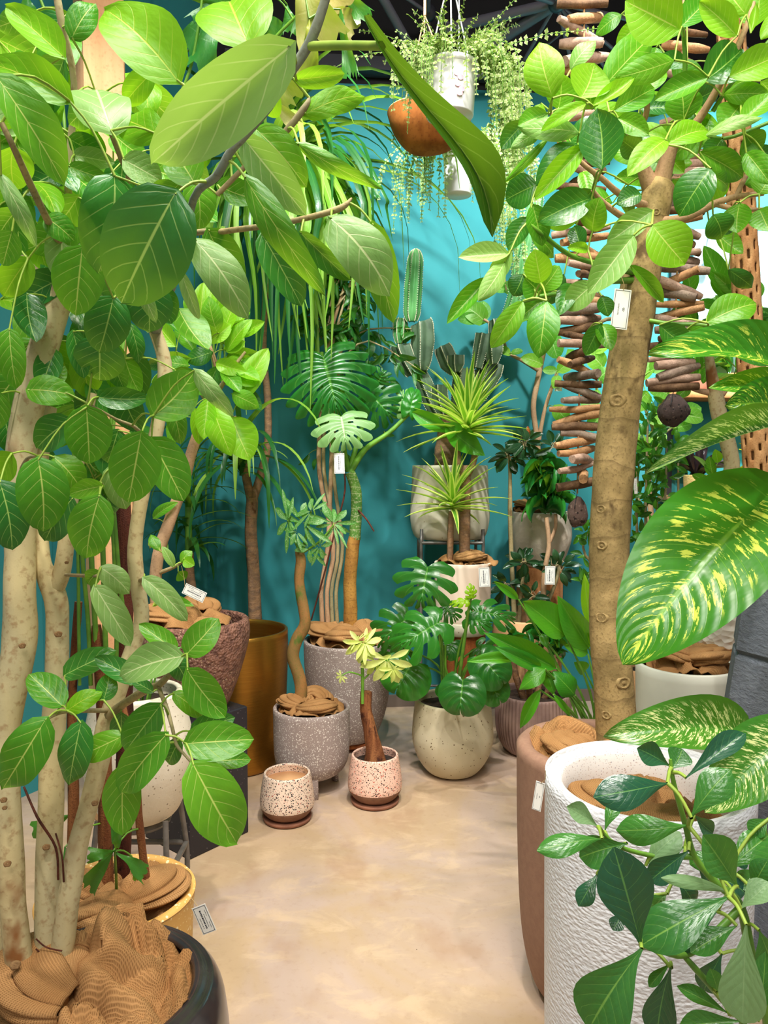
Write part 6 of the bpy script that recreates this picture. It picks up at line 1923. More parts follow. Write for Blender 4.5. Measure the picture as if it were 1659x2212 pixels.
# ================================================================== blush pot with striped yucca, on stump
def yucca():
    d0 = 3.78
    c = P(1000, 1213, d0)
    zb = P(1000, 1338, d0).z
    zt = P(1000, 1366, d0).z
    R = PX(62, d0)
    solo('wood_stump', 'red-brown turned wooden stump under the blush yucca planter', 'stump', lathe((c.x, c.y, 0), smooth_shape([(.10, 0), (.112, .03), (.105, .25), (.112, zt - .02), (.110, zt)], 4) + [(.1, zt), (.001, zt)], 32, lambda th, j, z: 1 + .03 * math.sin(3 * th + 1) + .02 * math.sin(7 * th)), MAT['wood_red'], (c.x, c.y, 0))
    solo('stone_tray', 'pale round stone tray between stump and blush planter', 'tray', lathe((c.x, c.y, zt), [(R * .85, 0), (R * .92, .006), (R * .95, zb - zt - .004), (R * .93, zb - zt), (.001, zb - zt)], 40), MAT['p_cactus'], (c.x, c.y, zt))
    T = Thing('potted_striped_yucca', 'yucca with yellow-striped rosettes in blush cylinder planter', 'potted plant', (c.x, c.y, zb))
    h = c.z - zb
    make_pot(T, (c.x, c.y, zb), [(R * .88, 0), (R * .93, .008), (R * .97, h * .4), (R, h)], MAT['p_blush'], .013, .9, MAT['soil'], 56)
    burlap(T, (c.x, c.y), R - .018, c.z - .004, MAT['burlap'], .04, 71, rise=.02, over=[(-.2, .4, .05, .02)])
    B = MAT['bark_drac']
    branch(T, 'trunk', [((1003, 1220, d0), 12), ((1004, 1120, d0), 12), ((1006, 1050, d0), 12), ((1004, 1005, d0), 11)], B, 10)
    branch(T, 'trunk', [((1006, 1030, d0), 9), ((990, 1000, d0), 8), ((988, 970, d0), 8), ((992, 945, d0), 7)], B, 8)
    branch(T, 'trunk', [((1008, 1030, d0), 8), ((1022, 1000, d0), 7), ((1026, 965, d0), 7), ((1015, 935, d0), 6)], B, 8)
    branch(T, 'trunk', [((972, 1215, d0 - .05), 7), ((973, 1150, d0 - .06), 7), ((975, 1105, d0 - .07), 6)], B, 8)
    for (x, y, dd, n, sc) in ((1010, 925, d0, 60, 1.0), (978, 1090, d0 - .07, 38, .85)):
        q = P(x, y, dd)
        for i in range(n):
            a = 2.39996 * i
            el = 1.35 - 1.5 * i / n
            strap(T, MAT['yucca'], q + V((0, 0, .04 - .07 * i / n)), a, el, rng.uniform(.26, .36) * sc, .036 * sc, rng.uniform(.05, .5), 7, tipw=.1, fold=.3)
    T.petr = .002


yucca()
price_tag('price tag on the blush yucca planter', 1046, 1247, 3.60, 23, 42, 0.06, 'price', (1046, 1214, 3.655))


# ================================================================== dented cream pot on stump with thin climbing fig
def thin_fig():
    d0 = 4.28
    c = P(1168, 1105, d0)
    zb = P(1168, 1222, d0).z
    R = PX(63, d0)
    solo('log_stool', 'upright pale split log under the dented cream pot', 'log stool', lathe((c.x, c.y, 0), [(.125, 0), (.13, .01), (.124, .3), (.126, zb - .01), (.12, zb), (.001, zb)], 28, lambda th, j, z: 1 + .06 * math.sin(2 * th + .6) + .03 * math.sin(5 * th)), MAT['stump'], (c.x, c.y, 0))
    T = Thing('potted_thin_fig', 'thin branching fig with sparse pale leaves in dented cream pot on a log', 'potted tree', (c.x, c.y, zb))
    h = c.z - zb
    make_pot(T, (c.x, c.y, zb), [(R * .55, 0), (R * .74, .012), (R * .98, h * .35), (R * 1.06, h * .6), (R * .98, h)], MAT['p_dent'], .014, .9, MAT['soil'], 56)
    burlap(T, (c.x - .02, c.y), R - .03, c.z, MAT['burlap'], .05, 81, rise=.02)
    B = MAT['bark_c']
    branch(T, 'trunk', [((1164, 1130, d0), 7), ((1166, 1040, d0), 6), ((1160, 950, d0), 6), ((1152, 880, d0), 6), ((1160, 830, d0), 6), ((1172, 770, d0), 6), ((1185, 725, d0), 5), ((1215, 692, d0), 4), ((1240, 650, d0), 3)], B, 8)
    branch(T, 'branch', [((1164, 950, d0), 5), ((1178, 880, d0), 4), ((1200, 815, d0), 4), ((1208, 790, d0), 3)], B, 8)
    branch(T, 'branch', [((1163, 800, d0), 5), ((1130, 780, d0 - .03), 4), ((1098, 764, d0 - .05), 3)], B, 8)
    branch(T, 'branch', [((1098, 764, d0 - .05), 3), ((1080, 720, d0 - .08), 3), ((1060, 700, d0 - .1), 3), ((1045, 690, d0 - .1), 3)], B, 8)
    branch(T, 'branch', [((1172, 770, d0), 4), ((1140, 690, d0 - .05), 3), ((1100, 640, d0 - .08), 2.5), ((1090, 600, d0 - .08), 2)], B, 8)
    T.petr = .002
    rows = [((1045, 692), (1000, 660), 48), ((1040, 690), (1045, 650), 36), ((1030, 690), (988, 690), 30), ((1090, 628), (1112, 612), 30), ((1092, 625), (1056, 622), 22), ((1168, 785), (1125, 772), 30), ((1190, 725), (1205, 775), 44), ((1200, 800), (1172, 800), 20),
            ((1100, 764), (1070, 756), 22), ((1106, 762), (1130, 758), 14), ((1205, 812), (1196, 840), 22), ((1208, 800), (1245, 770), 30), ((1230, 760), (1260, 800), 30), ((1200, 880), (1225, 910), 36), ((1130, 690), (1150, 640), 40)]
    for b, t, w in rows:
        leaf_at(T, pick('fiddle'), b, t, w, d0 - .08, rng.uniform(-.04, .04), rng.uniform(-20, 20))
    finish(T, MAT['stalk'])


thin_fig()
price_tag('small plain tag dangling beside the thin fig branches', 1206, 838, 4.27, 16, 14, 0, 'price', (1203, 806, 4.28))


# ================================================================== tan pot with burgundy rubber fig and dracaena
def tan_pot():
    d0 = 4.0
    c = P(1132, 1333, d0)
    R = PX(64, d0)
    T = Thing('potted_rubber_fig', 'dark-leaved rubber fig and rosette dracaena in tall tan clay pot', 'potted plant', (c.x, c.y, 0))
    h = c.z
    make_pot(T, (c.x, c.y, 0), [(R * .6, 0), (R * .7, .03), (R * .95, h * .55), (R * 1.08, h * .85), (R, h)], MAT['p_tan'], .014, .9, MAT['soil'], 48)
    W = MAT['twig']
    branch(T, 'stem', [((1112, 1350, d0), 6), ((1106, 1230, d0 - .02), 5), ((1102, 1120, d0 - .02), 5), ((1102, 1030, d0 - .02), 4), ((1100, 985, d0 - .02), 4)], W, 8)
    branch(T, 'stem', [((1100, 1010, d0 - .02), 3), ((1125, 985, d0 - .02), 3), ((1140, 940, d0 - .02), 2.5), ((1142, 925, d0 - .02), 2)], W, 8)
    branch(T, 'stem', [((1120, 1350, d0), 5), ((1128, 1260, d0 - .04), 4), ((1135, 1210, d0 - .05), 3)], W, 8)
    branch(T, 'stem', [((1160, 1350, d0), 5), ((1200, 1260, d0 - .02), 4), ((1208, 1210, d0 - .02), 3)], W, 8)
    branch(T, 'stem', [((1100, 1350, d0), 5), ((1095, 1290, d0 - .05), 3), ((1092, 1260, d0 - .06), 3)], W, 8)
    T.petr = .002
    cl = [(1100, 985, 26), (1135, 955, 26), (1195, 965, 14), (1132, 1215, 20), (1208, 1225, 18), (1095, 1262, 12), (1150, 1290, 14), (1170, 1010, 16)]
    for x, y, n in cl:
        for i in range(n):
            a = rng.uniform(0, 6.28)
            q = rng.uniform(0, 16)
            bx, by = x + math.cos(a) * q, y + math.sin(a) * q
            ln = rng.uniform(26, 42)
            leaf_at(T, pick('elastica'), (bx, by), (bx + math.cos(a) * ln, by + math.sin(a) * ln * .8 + 4), ln * rng.uniform(.32, .46), d0 - .03 + rng.uniform(-.08, .06), rng.uniform(-.05, .05), rng.uniform(-40, 40))
    leaf_at(T, pick('elastica_red'), (1142, 945), (1140, 920), 8, d0 - .08, 0, 0, name='leaf_sheath')
    # rosette dracaena on a pale ringed stem
    branch(T, 'dracaena_trunk', [((1172, 1345, d0 - .05), 6), ((1176, 1240, d0 - .08), 6), ((1186, 1180, d0 - .08), 5), ((1180, 1118, d0 - .08), 5)], MAT['bark_c'], 8)
    branch(T, 'dracaena_trunk', [((1188, 1170, d0 - .08), 4), ((1200, 1140, d0 - .08), 4), ((1200, 1110, d0 - .08), 4)], MAT['bark_c'], 8)
    for x, y, n in ((1180, 1095, 40), (1205, 1085, 32), (1165, 1060, 26)):
        top = P(x, y, d0 - .08)
        for i in range(n):
            a = rng.uniform(0, 6.28)
            el = rng.uniform(-.5, 1.3)
            leaf_dir(T, pick('compacta'), top + V((0, 0, rng.uniform(-.04, .10))), (math.cos(a) * math.cos(el), math.sin(a) * math.cos(el), math.sin(el)), rng.uniform(.09, .15), .030, rng.uniform(-.4, .4))
    finish(T, W)


tan_pot()
price_tag('price tag hanging on the pale dracaena stem over the log', 1188, 1243, 3.82, 22, 40, -.02, 'price', (1190, 1205, 3.85))


# ================================================================== philodendron between ribbed pot and brown pot
def philodendron():
    d0 = 2.62
    c = P(1290, 1600, d0)
    T = Thing('potted_philodendron', 'long smooth-leaved philodendron rising beside the thick trunk', 'potted plant', (c.x, c.y, 0))
    make_pot(T, (c.x, c.y, 0), [(0.09, 0), (0.11, 0.05), (0.12, .40)], MAT['p_ribbed'], .012, .9, MAT['soil'], 40)
    rows = [((1222, 1374), (1129, 1298), 72, 2.6, 'philo'), ((1272, 1400), (1204, 1287), 58, 2.62, 'philo'), ((1273, 1345), (1262, 1238), 28, 2.6, 'philo_lime'), ((1202, 1444), (1044, 1366), 50, 2.5, 'philo'), ((1168, 1444), (1069, 1397), 34, 2.48, 'philo'),
            ((1178, 1445), (1122, 1490), 40, 2.45, 'philo'), ((1118, 1425), (1008, 1430), 28, 2.5, 'philo'), ((1242, 1502), (1193, 1450), 52, 2.48, 'philo'), ((1270, 1412), (1218, 1394), 32, 2.7, 'philo'), ((1166, 1490), (1124, 1574), 28, 2.44, 'philo'),
            ((1196, 1500), (1233, 1546), 16, 2.45, 'philo'), ((1280, 1400), (1268, 1345), 14, 2.6, 'philo_lime'), ((1120, 1295), (1066, 1255), 20, 2.6, 'philo'), ((1180, 1448), (1196, 1500), 30, 2.5, 'philo'), ((1265, 1450), (1240, 1430), 30, 2.65, 'philo'), ((1170, 1370), (1182, 1400), 20, 2.6, 'philo')]
    for b, t, w, d, k in rows:
        B = P(b[0], b[1], d)
        q = V((c.x + rng.uniform(-.03, .03), c.y + rng.uniform(-.03, .03), .37))
        mid = (q * .5 + B * .5) + V((.02, 0, .03))
        T.add('leaf_stalk', tube([(q, .0055), (mid, .0045), (B, .003)], 7, 5), MAT['stem'])
        leaf_at(T, pick(k), b, t, w, d, rng.uniform(-.05, .02), rng.uniform(-12, 12), pet=False)


philodendron()

# ================================================================== ivory pot with bonsai fig, right
def bonsai():
    d0 = 2.95
    c = P(1484, 1432, d0)
    R = PX(108, d0)
    T = Thing('potted_twisted_fig', 'fig with twisted pale trunk in ivory planter behind the brown pot', 'potted tree', (c.x, c.y, 0))
    make_pot(T, (c.x, c.y, 0), [(R * .82, 0), (R * .88, .02), (R * .95, .3), (R, c.z)], MAT['p_matt'], .02, .92, MAT['soil'], 56)
    burlap(T, (c.x, c.y), R - .028, c.z - .012, MAT['burlap'], .07, 91, rise=.03)
    B = MAT['bark_c']
    branch(T, 'trunk', [((1462, 1470, d0), 15), ((1440, 1430, d0), 14), ((1420, 1360, d0), 14), ((1420, 1250, d0), 14), ((1450, 1150, d0), 15), ((1500, 1090, d0), 17), ((1558, 1064, d0), 18), ((1580, 1020, d0), 17), ((1574, 965, d0), 16), ((1556, 905, d0), 17), ((1546, 860, d0), 16), ((1540, 825, d0), 13), ((1530, 760, d0), 8)], MAT['bark_l'], 14, 5, .12)
    branch(T, 'branch', [((1545, 850, d0), 9), ((1500, 842, d0), 4), ((1475, 830, d0), 3)], B)
    branch(T, 'branch', [((1552, 860, d0), 9), ((1570, 840, d0), 5), ((1590, 810, d0), 3)], B)
    branch(T, 'branch', [((1530, 770, d0), 6), ((1560, 700, d0), 4), ((1600, 640, d0), 3)], B)
    branch(T, 'branch', [((1530, 770, d0), 6), ((1500, 700, d0), 4), ((1490, 640, d0), 3)], B)
    T.petr = .002
    rows = [((1540, 1030), (1532, 985), 24, 'alt'), ((1535, 1045), (1495, 1025), 20, 'alt'), ((1540, 1050), (1500, 1048), 16, 'alt_pale'), ((1545, 1055), (1512, 1058), 22, 'alt'), ((1485, 1085), (1490, 1045), 26, 'alt'), ((1495, 1080), (1520, 1065), 18, 'alt'),
            ((1575, 1055), (1580, 1035), 16, 'alt'), ((1550, 1000), (1545, 970), 22, 'alt_lime'), ((1588, 1018), (1618, 1018), 12, 'alt_lime'), ((1525, 1010), (1498, 985), 10, 'alt_pale'), ((1570, 640), (1520, 530), 42, 'alt'), ((1600, 640), (1535, 585), 28, 'alt'), ((1590, 650), (1535, 605), 30, 'alt'),
            ((1490, 640), (1478, 560), 34, 'alt'), ((1500, 700), (1470, 650), 30, 'alt'), ((1510, 720), (1545, 690), 30, 'alt_dark'), ((1480, 660), (1450, 700), 30, 'alt_dark'), ((1560, 700), (1600, 730), 34, 'alt_dark'), ((1540, 740), (1500, 760), 34, 'alt_dark'), ((1600, 640), (1640, 700), 30, 'alt_dark'),
            ((1590, 800), (1630, 780), 30, 'alt'), ((1475, 830), (1440, 810), 30, 'alt'), ((1490, 835), (1460, 860), 26, 'alt')]
    for b, t, w, k in rows:
        leaf_at(T, pick(k), b, t, w, d0 - .1, rng.uniform(-.05, .05), rng.uniform(-20, 20))
    for i in range(46):
        x, y = rng.uniform(1450, 1640), rng.uniform(640, 800)
        a = rng.uniform(0, 6.28)
        ln = rng.uniform(34, 56)
        leaf_at(T, pick(rng.choice(('alt', 'alt_dark', 'alt'))), (x, y), (x + math.cos(a) * ln, y + math.sin(a) * ln), ln * .45, d0 + rng.uniform(0, .3), 0, rng.uniform(-40, 40))
    finish(T, MAT['stalk'])


bonsai()


# ================================================================== small-leaved shrub behind the thick trunk
def small_shrub():
    d0 = 3.45
    c = P(1395, 1450, d0)
    T = Thing('potted_small_leaf_shrub', 'dense small-leaved dark green shrub partly hidden by the thick trunk', 'potted shrub', (c.x, c.y, 0))
    make_pot(T, (c.x, c.y, 0), [(0.11, 0), (0.13, 0.05), (0.15, .5)], MAT['p_tan'], .014, .9, MAT['soil'], 40)
    for (x, y) in ((1400, 900), (1440, 950), (1380, 1000), (1420, 1080), (1270, 1150), (1395, 1180), (1465, 1000)):
        branch(T, 'stem', [((1393, 1470, d0), 4), ((1393 + (x - 1393) * .3, 1300, d0), 4), ((x - 5, (y + 1250) / 2, d0), 3), ((x, y, d0), 2)], MAT['twig'], 6)
    n = 0
    while n < 285:
        r_ = rng.random()
        if r_ < .40:
            x, y = rng.gauss(1425, 28), rng.gauss(980, 50)
        elif r_ < .85:
            x, y = rng.gauss(1392, 20), rng.uniform(960, 1310)
        else:
            x, y = rng.gauss(1266, 9), rng.uniform(1120, 1290)
        if 1290 < x < 1352 or x > 1475:
            continue
        a = rng.uniform(-3.0, .4) if rng.random() < .6 else rng.uniform(0, 6.28)
        ln = rng.uniform(20, 32)
        leaf_at(T, pick('small'), (x, y), (x + math.cos(a) * ln, y + math.sin(a) * ln), rng.uniform(9, 13), d0 + rng.uniform(-.10, .10), rng.uniform(-.02, .02), rng.uniform(-40, 40), pet=False)
        n += 1


small_shrub()
price_tag('narrow white tag turned edge-on right of the thick trunk', 1373, 1050, 3.2, 7, 34, .08, 'price', (1374, 1018, 3.2))


# large round pale leaves behind, lit by the spots
def umbellata():
    d0 = 3.95
    c = P(1420, 1400, d0)
    T = Thing('potted_round_leaf_fig', 'fig with large round bright leaves in front of the right-hand shelves', 'potted tree', (c.x, c.y, 0))
    make_pot(T, (c.x, c.y, 0), [(0.11, 0), (0.14, 0.06), (0.15, .38)], MAT['p_matt'], .014, .9, MAT['soil'], 40)
    branch(T, 'trunk', [((1418, 1480, d0), 8), ((1412, 1200, d0), 7), ((1400, 1000, d0), 6), ((1420, 900, d0), 5), ((1440, 840, d0), 4)], MAT['bark_c'], 8)
    branch(T, 'branch', [((1405, 1010, d0), 4), ((1425, 950, d0), 3), ((1450, 925, d0), 2)], MAT['twig'], 6)
    branch(T, 'branch', [((1412, 930, d0), 4), ((1390, 870, d0), 3), ((1385, 820, d0), 2)], MAT['twig'], 6)
    branch(T, 'branch', [((1412, 1150, d0), 4), ((1300, 900, d0), 3), ((1290, 800, d0), 2)], MAT['twig'], 6)
    T.petr = .002
    rows = [((1418, 885), (1432, 920), 44), ((1470, 895), (1520, 905), 40), ((1480, 885), (1515, 880), 34), ((1460, 925), (1495, 918), 26), ((1420, 935), (1420, 965), 44), ((1385, 940), (1372, 968), 36), ((1395, 850), (1372, 890), 44), ((1440, 850), (1400, 840), 40),
            ((1450, 840), (1480, 800), 40), ((1385, 820), (1400, 770), 40), ((1300, 790), (1268, 760), 44), ((1295, 820), (1320, 800), 40), ((1290, 850), (1260, 900), 40), ((1285, 760), (1310, 735), 40), ((1300, 900), (1270, 930), 36), ((1410, 800), (1440, 770), 40)]
    for b, t, w in rows:
        leaf_at(T, pick('fiddle'), b, t, w, d0 - .1, rng.uniform(-.05, .05), rng.uniform(-20, 20))
    finish(T, MAT['stalk'])


umbellata()


# ================================================================== hammered pot on live-edge stool
def hammered():
    d0 = 3.38
    c = P(1556, 1285, d0)
    zb = P(1556, 1396, d0).z
    R = PX(58, d0)
    st = Thing('live_edge_stool', 'small live-edge wooden stool with black rod legs under the hammered pot', 'stool', (c.x, c.y, 0))
    st.add('seat', lathe((c.x, c.y, zb - .035), [(R * 1.02, 0), (R * 1.12, .006), (R * 1.16, .03), (R * 1.12, .035), (.001, .035)], 36, lambda th, j, z: 1 + .06 * math.sin(3 * th + .5) + .03 * math.sin(7 * th)), MAT['wood'])
    for i in range(6):
        a = i * math.pi / 3 + .2
        st.add('leg', tube([(V((c.x + R * 1.0 * math.cos(a), c.y + R * 1.0 * math.sin(a), 0)), .006), (V((c.x + R * .85 * math.cos(a), c.y + R * .85 * math.sin(a), zb - .034)), .006)], 8, 1), MAT['black'])
    T = Thing('hammered_planter', 'white hammered clay planter on the live-edge stool at right', 'planter', (c.x, c.y, zb))
    h = c.z - zb
    make_pot(T, (c.x, c.y, zb), [(R * .62, 0), (R * .8, .012), (R * .98, h * .45), (R * 1.02, h * .75), (R * .95, h)], MAT['p_hammer'], .012, .86, MAT['soil'], 56)
    for i in range(12):
        a = rng.uniform(0, 6.28)
        q = V((c.x, c.y, zb + h * .88))
        e = q + V((math.cos(a) * .05, math.sin(a) * .05, rng.uniform(.05, .12)))
        branch_w(T, 'stem', [(q, .003), (e, .002)], MAT['stem'], 6)
        leaf_dir(T, pick('philo'), e, (math.cos(a), math.sin(a), rng.uniform(-.2, .8)), rng.uniform(.08, .14), .05)


hammered()


# ================================================================== driftwood strands
def driftwood(label, cols, d, stone, seed):
    r = random.Random(seed)
    top = P(cols[0][0], cols[0][1], d)
    T = Thing('driftwood_strand', label, 'driftwood hanging', P(*stone[:2], d), 'driftwood strands hanging from the ceiling')
    k = 0
    y = cols[0][1]
    xs = lambda yy: cols[0][0] + (cols[1][0] - cols[0][0]) * (yy - cols[0][1]) / (cols[1][1] - cols[0][1])
    while y < cols[1][1]:
        x = xs(y)
        c = P(x + r.uniform(-8, 8), y, d)
        ln = PX(r.uniform(80, 124), d)
        rad = PX(r.uniform(7.5, 11.5), d)
        az = r.gauss(0, .42) if r.random() < .76 else r.uniform(-1.5, 1.5)
        tl = r.gauss(0, .17)
        dv = V((math.cos(az) * math.cos(tl), math.sin(az) * math.cos(tl), math.sin(tl)))
        n = dv.orthogonal().normalized() * PX(r.uniform(-5, 5), d)
        pts = [(c - dv * ln / 2, rad * r.uniform(.6, .95)), (c - dv * ln / 4 + n * .5, rad * r.uniform(.9, 1.1)), (c + n, rad), (c + dv * ln / 4, rad * r.uniform(.9, 1.1)), (c + dv * ln / 2 - n * .5, rad * r.uniform(.55, .95))]
        T.add('stick', tube(pts, 9, 3, jit=.16), r.choice(MAT['drift']))
        y += r.uniform(15, 21) if y > 260 else r.uniform(24, 38)
    T.add('rope', tube([(V((top.x, top.y, 4.44)), .004), (top, .004), (P(xs((cols[0][1] + cols[1][1]) / 2), (cols[0][1] + cols[1][1]) / 2, d), .004), (P(stone[0], stone[1] - stone[3] * .6, d), .003)], 6, 4), MAT['jute'])
    sx, sy, w, h, mt = stone
    c = P(sx, sy, d)
    vs, fs = [], []
    nu, nv = 14, 20
    for i in range(nu + 1):
        ph = math.pi * i / nu
        for j in range(nv):
            th = 2 * math.pi * j / nv
            q = V((math.sin(ph) * math.cos(th), math.sin(ph) * math.sin(th), math.cos(ph)))
            k_ = 1 + .16 * noise.noise(q * 1.6 + V((seed, 0, 0))) + .05 * noise.noise(q * 6)
            tp = 1 - .22 * max(0, q.z)
            vs.append(c + V((q.x * PX(w, d) * .5 * k_ * tp, q.y * PX(w, d) * .42 * k_, q.z * PX(h, d) * .5 * k_)))
    for i in range(nu):
        for j in range(nv):
            j2 = (j + 1) % nv
            fs.append((i * nv + j, (i + 1) * nv + j, (i + 1) * nv + j2, i * nv + j2))
    T.add('stone', MB().put(vs, fs), MAT[mt])
    T.add('wire', tube([(P(sx, sy - h * .62, d), .0014), (P(sx - 5, sy - h * .25, d - PX(w, d) * .46), .0014), (P(sx - 6, sy - h * .1, d - PX(w, d) * .46), .0014)], 5, 3), MAT['black'])


driftwood('long strand of driftwood sticks left of the thick trunk, ending in a brown lava stone', ((1262, 8), (1252, 1060)), 2.72, (1247, 1106, 46, 66, 'lava'), 3)
driftwood('strand of driftwood sticks right of the thick trunk, ending in a black lava stone', ((1475, 70), (1458, 840)), 2.62, (1455, 886, 64, 68, 'lava_dark'), 8)


# ================================================================== cholla wood column
def cholla():
    a, b = P(1556, -230, 2.45), P(1668, 1130, 2.45)
    b.z = 0.0
    b.x = P(1668, 1130, 2.45).x
    # straight line through the two visible points, down to the floor
    q0, q1 = P(1575, 0, 2.45), P(1640, 1090, 2.45)
    dv = (q1 - q0) / (q1.z - q0.z)
    top, bot = q0 + dv * (4.44 - q0.z), q0 + dv * (0 - q0.z)
    T = Thing('cholla_pole', 'perforated tan cactus-wood pole leaning at the right edge', 'wooden pole', bot)
    L = (top - bot).length
    ax = (top - bot).normalized()
    e1 = ax.cross(V((0, 1, 0))).normalized()
    e2 = ax.cross(e1)
    nu, nv = 640, 66
    R = PX(27, 2.45)
    vs, fs = [], []
    for i in range(nu + 1):
        u = i / nu
        for j in range(nv):
            th = 2 * math.pi * j / nv
            # surface ridges swirl round the holes
            kx, ky = th / (2 * math.pi) * 11, u * L / .066
            col = math.floor(kx)
            fy = (ky + .5 * (col % 2) + .13 * col) % 1 - .5
            fx = kx % 1 - .5
            m_ = math.hypot(fx * 2.1, fy * 2.0)
            rr = R * (1 + .06 * math.cos(min(m_, 1) * math.pi) * -1 + .05 * noise.noise(V((th, u * 30, 2))))
            vs.append(bot + ax * (u * L) + (e1 * math.cos(th) + e2 * math.sin(th)) * rr)
    for i in range(nu):
        for j in range(nv):
            kx, ky = (j + .5) / nv * 11, (i + .5) / nu * L / .066
            col = math.floor(kx)
            fy = (ky + .5 * (col % 2) + .13 * col) % 1 - .5
            fx = kx % 1 - .5
            if (fx / .25) ** 2 + (fy / (.20 + .1 * noise.noise(V((col * 1.7, math.floor(ky) * 2.3, 0))))) ** 2 < 1:
                continue
            j2 = (j + 1) % nv
            fs.append((i * nv + j, i * nv + j2, (i + 1) * nv + j2, (i + 1) * nv + j))
    o = T.add('pole', MB().put(vs, fs), MAT['cholla'])
    m_ = o.modifiers.new('wall', 'SOLIDIFY')
    m_.thickness = .008


cholla()


# ================================================================== hanging vines
VINE_LEAF = [(0, 0, 0), (.5, .45, .12), (0, 1, 0), (-.5, .45, .12), (0, .5, -.02)]


def vine_plant(label, px, py_rim, py_bot, d, rpx, strands, seed, hang_top, flower=False):
    r = random.Random(seed)
    c = P(px, py_rim, d)
    zb = P(px, py_bot, d - PX(rpx * .4, d)).z
    T = Thing('hanging_vine', label, 'hanging plant', (c.x, c.y, zb))
    R = PX(rpx, d)
    h = c.z - zb
    make_pot(T, (c.x, c.y, zb), [(R * .86, 0), (R * .89, .004), (R * .93, h * .4), (R * .935, h * .41), (R * .95, h * .7), (R * .955, h * .71), (R * .98, h * .9), (R * 1.05, h * .91), (R * 1.06, h)], MAT['p_plastic'], .006, .9, MAT['soil'], 48, smooth_n=0)
    hook = V((c.x, c.y, hang_top))
    for k in range(3):
        a = k * 2.094 + .5
        T.add('cord', tube([(V((c.x + R * math.cos(a), c.y + R * math.sin(a), c.z - .005)), .0028), (hook, .0028)], 6, 1), MAT['rope'])
    T.add('hanger', tube([(hook, .003), (V((c.x, c.y, 4.44)), .003)], 6, 1), MAT['rope'])
    lf, st = MB(), MB()
    uvq = [(0, .5), (.5, 1), (1, .5), (.5, 0), (.5, .5)]
    for (az, el, L, dr) in strands:
        p = V((c.x + R * .8 * math.cos(az), c.y + R * .8 * math.sin(az), c.z + .01))
        e = el
        n = max(6, int(L / .016))
        path = []
        a = az
        for i in range(n):
            path.append((p.copy(), .0012))
            p = p + V((math.cos(a) * math.cos(e), math.sin(a) * math.cos(e), math.sin(e))) * (L / n)
            e = max(e - dr / n * 2, -1.5)
            a += r.uniform(-.12, .12)
        st.put(*_vf(tube(path, 3, 1, cap=False)))
        for i, (q, _) in enumerate(path):
            t = (path[min(i + 1, n - 1)][0] - path[max(i - 1, 0)][0]).normalized()
            s = .0105 * r.uniform(.8, 1.25) * (1 if i < n - 5 else .6)
            sd = t.orthogonal().normalized()
            sd.rotate(Matrix.Rotation(r.uniform(0, 6.28), 3, t))
            for sg in (-1, 1):
                dv = (sd * sg + t * .35 + V((0, 0, -.2))).normalized()
                nrm = dv.cross(t)
                nrm = nrm.normalized() if nrm.length > 1e-4 else V((0, 0, 1))
                x = dv.cross(nrm)
                lf.put([q + x * v[0] * s * 1.1 + dv * v[1] * s * 1.5 + nrm * v[2] * s for v in VINE_LEAF], [(0, 1, 4), (1, 2, 4), (2, 3, 4), (3, 0, 4)], list(uvq))
    T.add('vine_stems', st, MAT['stem'], kind='stuff')
    T.add('vine_leaves', lf, MAT['vine'], kind='stuff')
    if flower:
        blob = MB()
        for (a, z0) in ((-1.25, .55), (-1.35, .42), (-1.2, .33), (-1.38, .62), (-1.28, .25)):
            q = V((c.x + R * .975 * math.cos(a), c.y + R * .975 * math.sin(a), zb + h * z0))
            nn = V((math.cos(a), math.sin(a), 0))
            tt = V((-math.sin(a), math.cos(a), 0))
            b0 = [q + tt * (.011 * math.cos(i)) + V((0, 0, .009 * math.sin(i))) for i in [k * math.pi / 4 for k in range(8)]]
            blob.put(b0, [tuple(range(8))])
        T.add('pink_print', blob, mat_plain('pink_pot_print', (236, 170, 190), rough=.5), kind='stuff')
    return T


def strand_set(seed, n_up, n_side, n_down, right_long):
    r = random.Random(seed)
    s = []
    for i in range(n_up):
        a = r.uniform(0, 6.28)
        s.append((a, r.uniform(.5, 1.35), r.uniform(.1, .24), r.uniform(.2, 1.0)))
    for i in range(n_side):
        a = r.uniform(-3.6, .5)
        s.append((a, r.uniform(.3, 1.0), r.uniform(.14, .30), r.uniform(1.2, 2.6)))
    for i in range(n_down):
        a = r.uniform(2.6, 4.4)
        s.append((a, r.uniform(.1, .9), r.uniform(.12, .36), r.uniform(1.2, 2.8)))
    for i in range(right_long):
        a = r.uniform(-.55, .6)
        s.append((a, r.uniform(.2, .9), r.uniform(.3, .62), r.uniform(2.2, 3.6)))
    return s


vine_plant('larger hanging white pot with bushy cream-edged vine, nearer the camera', 972, 143, 243, 2.6, 56, strand_set(5, 46, 34, 16, 44) + [(-.2, .35, .42, .25), (.3, 1.0, .34, .3), (3.2, .5, .34, .6), (2.9, .9, .3, .4)], 5, P(968, -60, 2.6).z, True)
vine_plant('smaller hanging white pot with trailing cream-edged vine, lower and further back', 990, 326, 418, 3.52, 32, [(a_, b_, c_ * 1.7, d_) for a_, b_, c_, d_ in strand_set(9, 14, 14, 22, 26)], 9, P(990, 120, 3.52).z)


